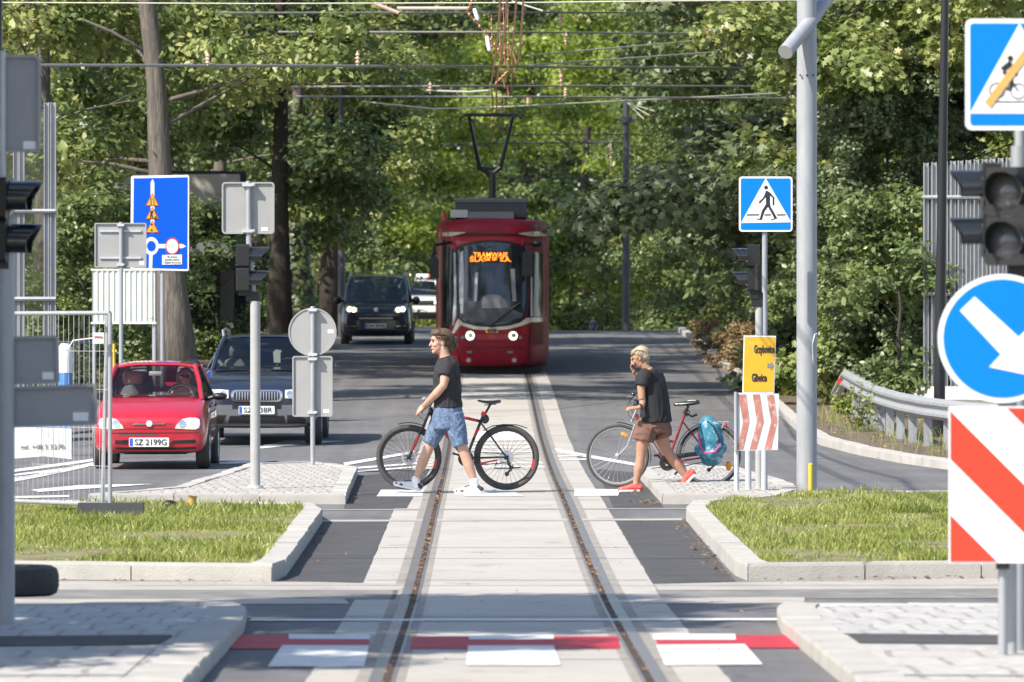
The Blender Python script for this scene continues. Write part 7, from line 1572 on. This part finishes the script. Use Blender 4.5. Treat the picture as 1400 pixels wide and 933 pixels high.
for i, (a, b, lb) in enumerate([((637, 15, 80), (668, 50, 80), 'slanting copper tie dropping from the left of the wire bundle'), ((668, 50, 80), (690, 80, 80), 'slanting copper tie dropping to the right of the wire bundle'), ((694, 0, 84), (695, 98, 84), 'upright copper hanger right of the wire bundle'), ((688, 0, 84), (690, 88, 84), 'upright copper hanger inside the wire bundle'), ((683, 5, 90), (684, 98, 90), 'upright copper hanger in the middle of the wire bundle'), ((672, 20, 96), (673, 72, 96), 'short upright copper hanger left in the wire bundle'), ((694, 98, 90), (676, 116, 90), 'copper tie slanting down left below the thick tube'), ((640, 14, 80), (648, -6, 80), 'copper tie rising from the tube end to the top edge')]):
    A, B_ = Vector(W(*a)), Vector(W(*b)); mb = MB().limb([A, B_], .009, 6)
    for k in range(4): mb.ell(A.lerp(B_, .15 + .23 * k), (.022, .022, .028), 8, 5)
    tag(part('wire_hanger', mb, MT['copper'], None), lb, 'wire', 'copper hangers')
for a, b, lb in (((649, 14, 80), (653, 26, 80), 'upper white insulator on the copper wires'), ((666, 52, 80), (669, 68, 80), 'lower white insulator on the copper wires')): tag(part('insulator_block', MB().limb([W(*a), W(*b)], [.03, .03], 10, rnd=True), MT['signwhite'], None), lb, 'insulator')
for px, D, top, r, lb, arms in ((856, 156, 138, .1, 'dark catenary pole at the crest of the road right of the tram', ((862, 231, 896), (857, 283, 911))), (467, 149, 330, .09, 'dark catenary pole beside the thick trunk left of the van', ())):
    x = WX(px, D); t = thing('catenary_pole', lb, 'pole', gb(px, D)); part('shaft', MB().limb([(x, D, gz(x, D)), (x, D, WZ(300, D)), (x, D, WZ(top, D) if px > 800 else WZ(120, D))], [r * 1.1, r, r * .85], 16), MT['wire_dark'], t)
    for a, py, b in arms: part('arm', MB().limb([W(a, py, D - .1), W(b, py, D - .1)], .035, 8), MT['lightgrey'], t)
    if arms: part('collar', MB().cyl((x, D, WZ(168, D)), (x, D, WZ(160, D)), .16, n=14).box((x, D - .05, WZ(164, D)), (.7, .05, .06)), MT['wire_dark'], t)
for i, (dx, dy) in enumerate(((895, 152), (888, 158), (880, 163))): wire('guy_wire', ('upper', 'middle', 'lower')[i] + ' pale guy wire fanning right from the catenary pole top', [(858, 141, 156), (dx, dy, 150)], .012, 'wire_pale', group='guy wires')

wire('span_tube', 'overhead tube above the picture, casting a thin shadow over the near concrete', [(-900, -440, 43.8), (2300, -440, 43.8)], .03, 'wire')
wire('span_tube', 'overhead tube above the picture, casting a second shadow nearer the camera', [(-900, -500, 39.2), (2300, -500, 39.2)], .03, 'wire')
# ================================================================== LIGHT AND CAMERA
w = bpy.data.worlds.new('World'); bpy.context.scene.world = w; w.use_nodes = True; nt = w.node_tree
sky = nt.nodes.new('ShaderNodeTexSky'); sky.sky_type = 'NISHITA'; sky.sun_disc = False
SUN = Vector((-.54, -.455, .707)).normalized()
sky.sun_elevation = math.asin(SUN.z); sky.sun_rotation = math.atan2(SUN.x, SUN.y)
nt.links.new(sky.outputs['Color'], nt.nodes['Background'].inputs['Color']); nt.nodes['Background'].inputs['Strength'].default_value = .13
ld = bpy.data.lights.new('sun', 'SUN'); ld.energy = 4.6; ld.angle = R(.53); ld.color = (1, .93, .82)
lo = bpy.data.objects.new('sun', ld); C.objects.link(lo); lo.rotation_euler = SUN.to_track_quat('Z', 'Y').to_euler(); lo.location = (-40, -30, 60)
cd = bpy.data.cameras.new('camera'); cd.lens = 200.0; cd.sensor_width = 36.0; cd.clip_end = 2000; cd.clip_start = .5
cd.lens = F / 1400 * 36
co = bpy.data.objects.new('camera', cd); C.objects.link(co); co.location = (0, 0, CZ); co.rotation_euler = (R(90), 0, 0)
cd.dof.use_dof = True; cd.dof.focus_distance = 65.0; cd.dof.aperture_fstop = 5.8
sc = bpy.context.scene; sc.camera = co
sc.view_settings.view_transform = 'Standard'; sc.view_settings.look = 'None'; sc.view_settings.gamma = 1; sc.view_settings.exposure = .78
sc.view_settings.use_curve_mapping = False
sc.cycles.max_bounces = 6; sc.cycles.transparent_max_bounces = 10; sc.cycles.diffuse_bounces = 3; sc.cycles.glossy_bounces = 3
sc.cycles.use_denoising = True
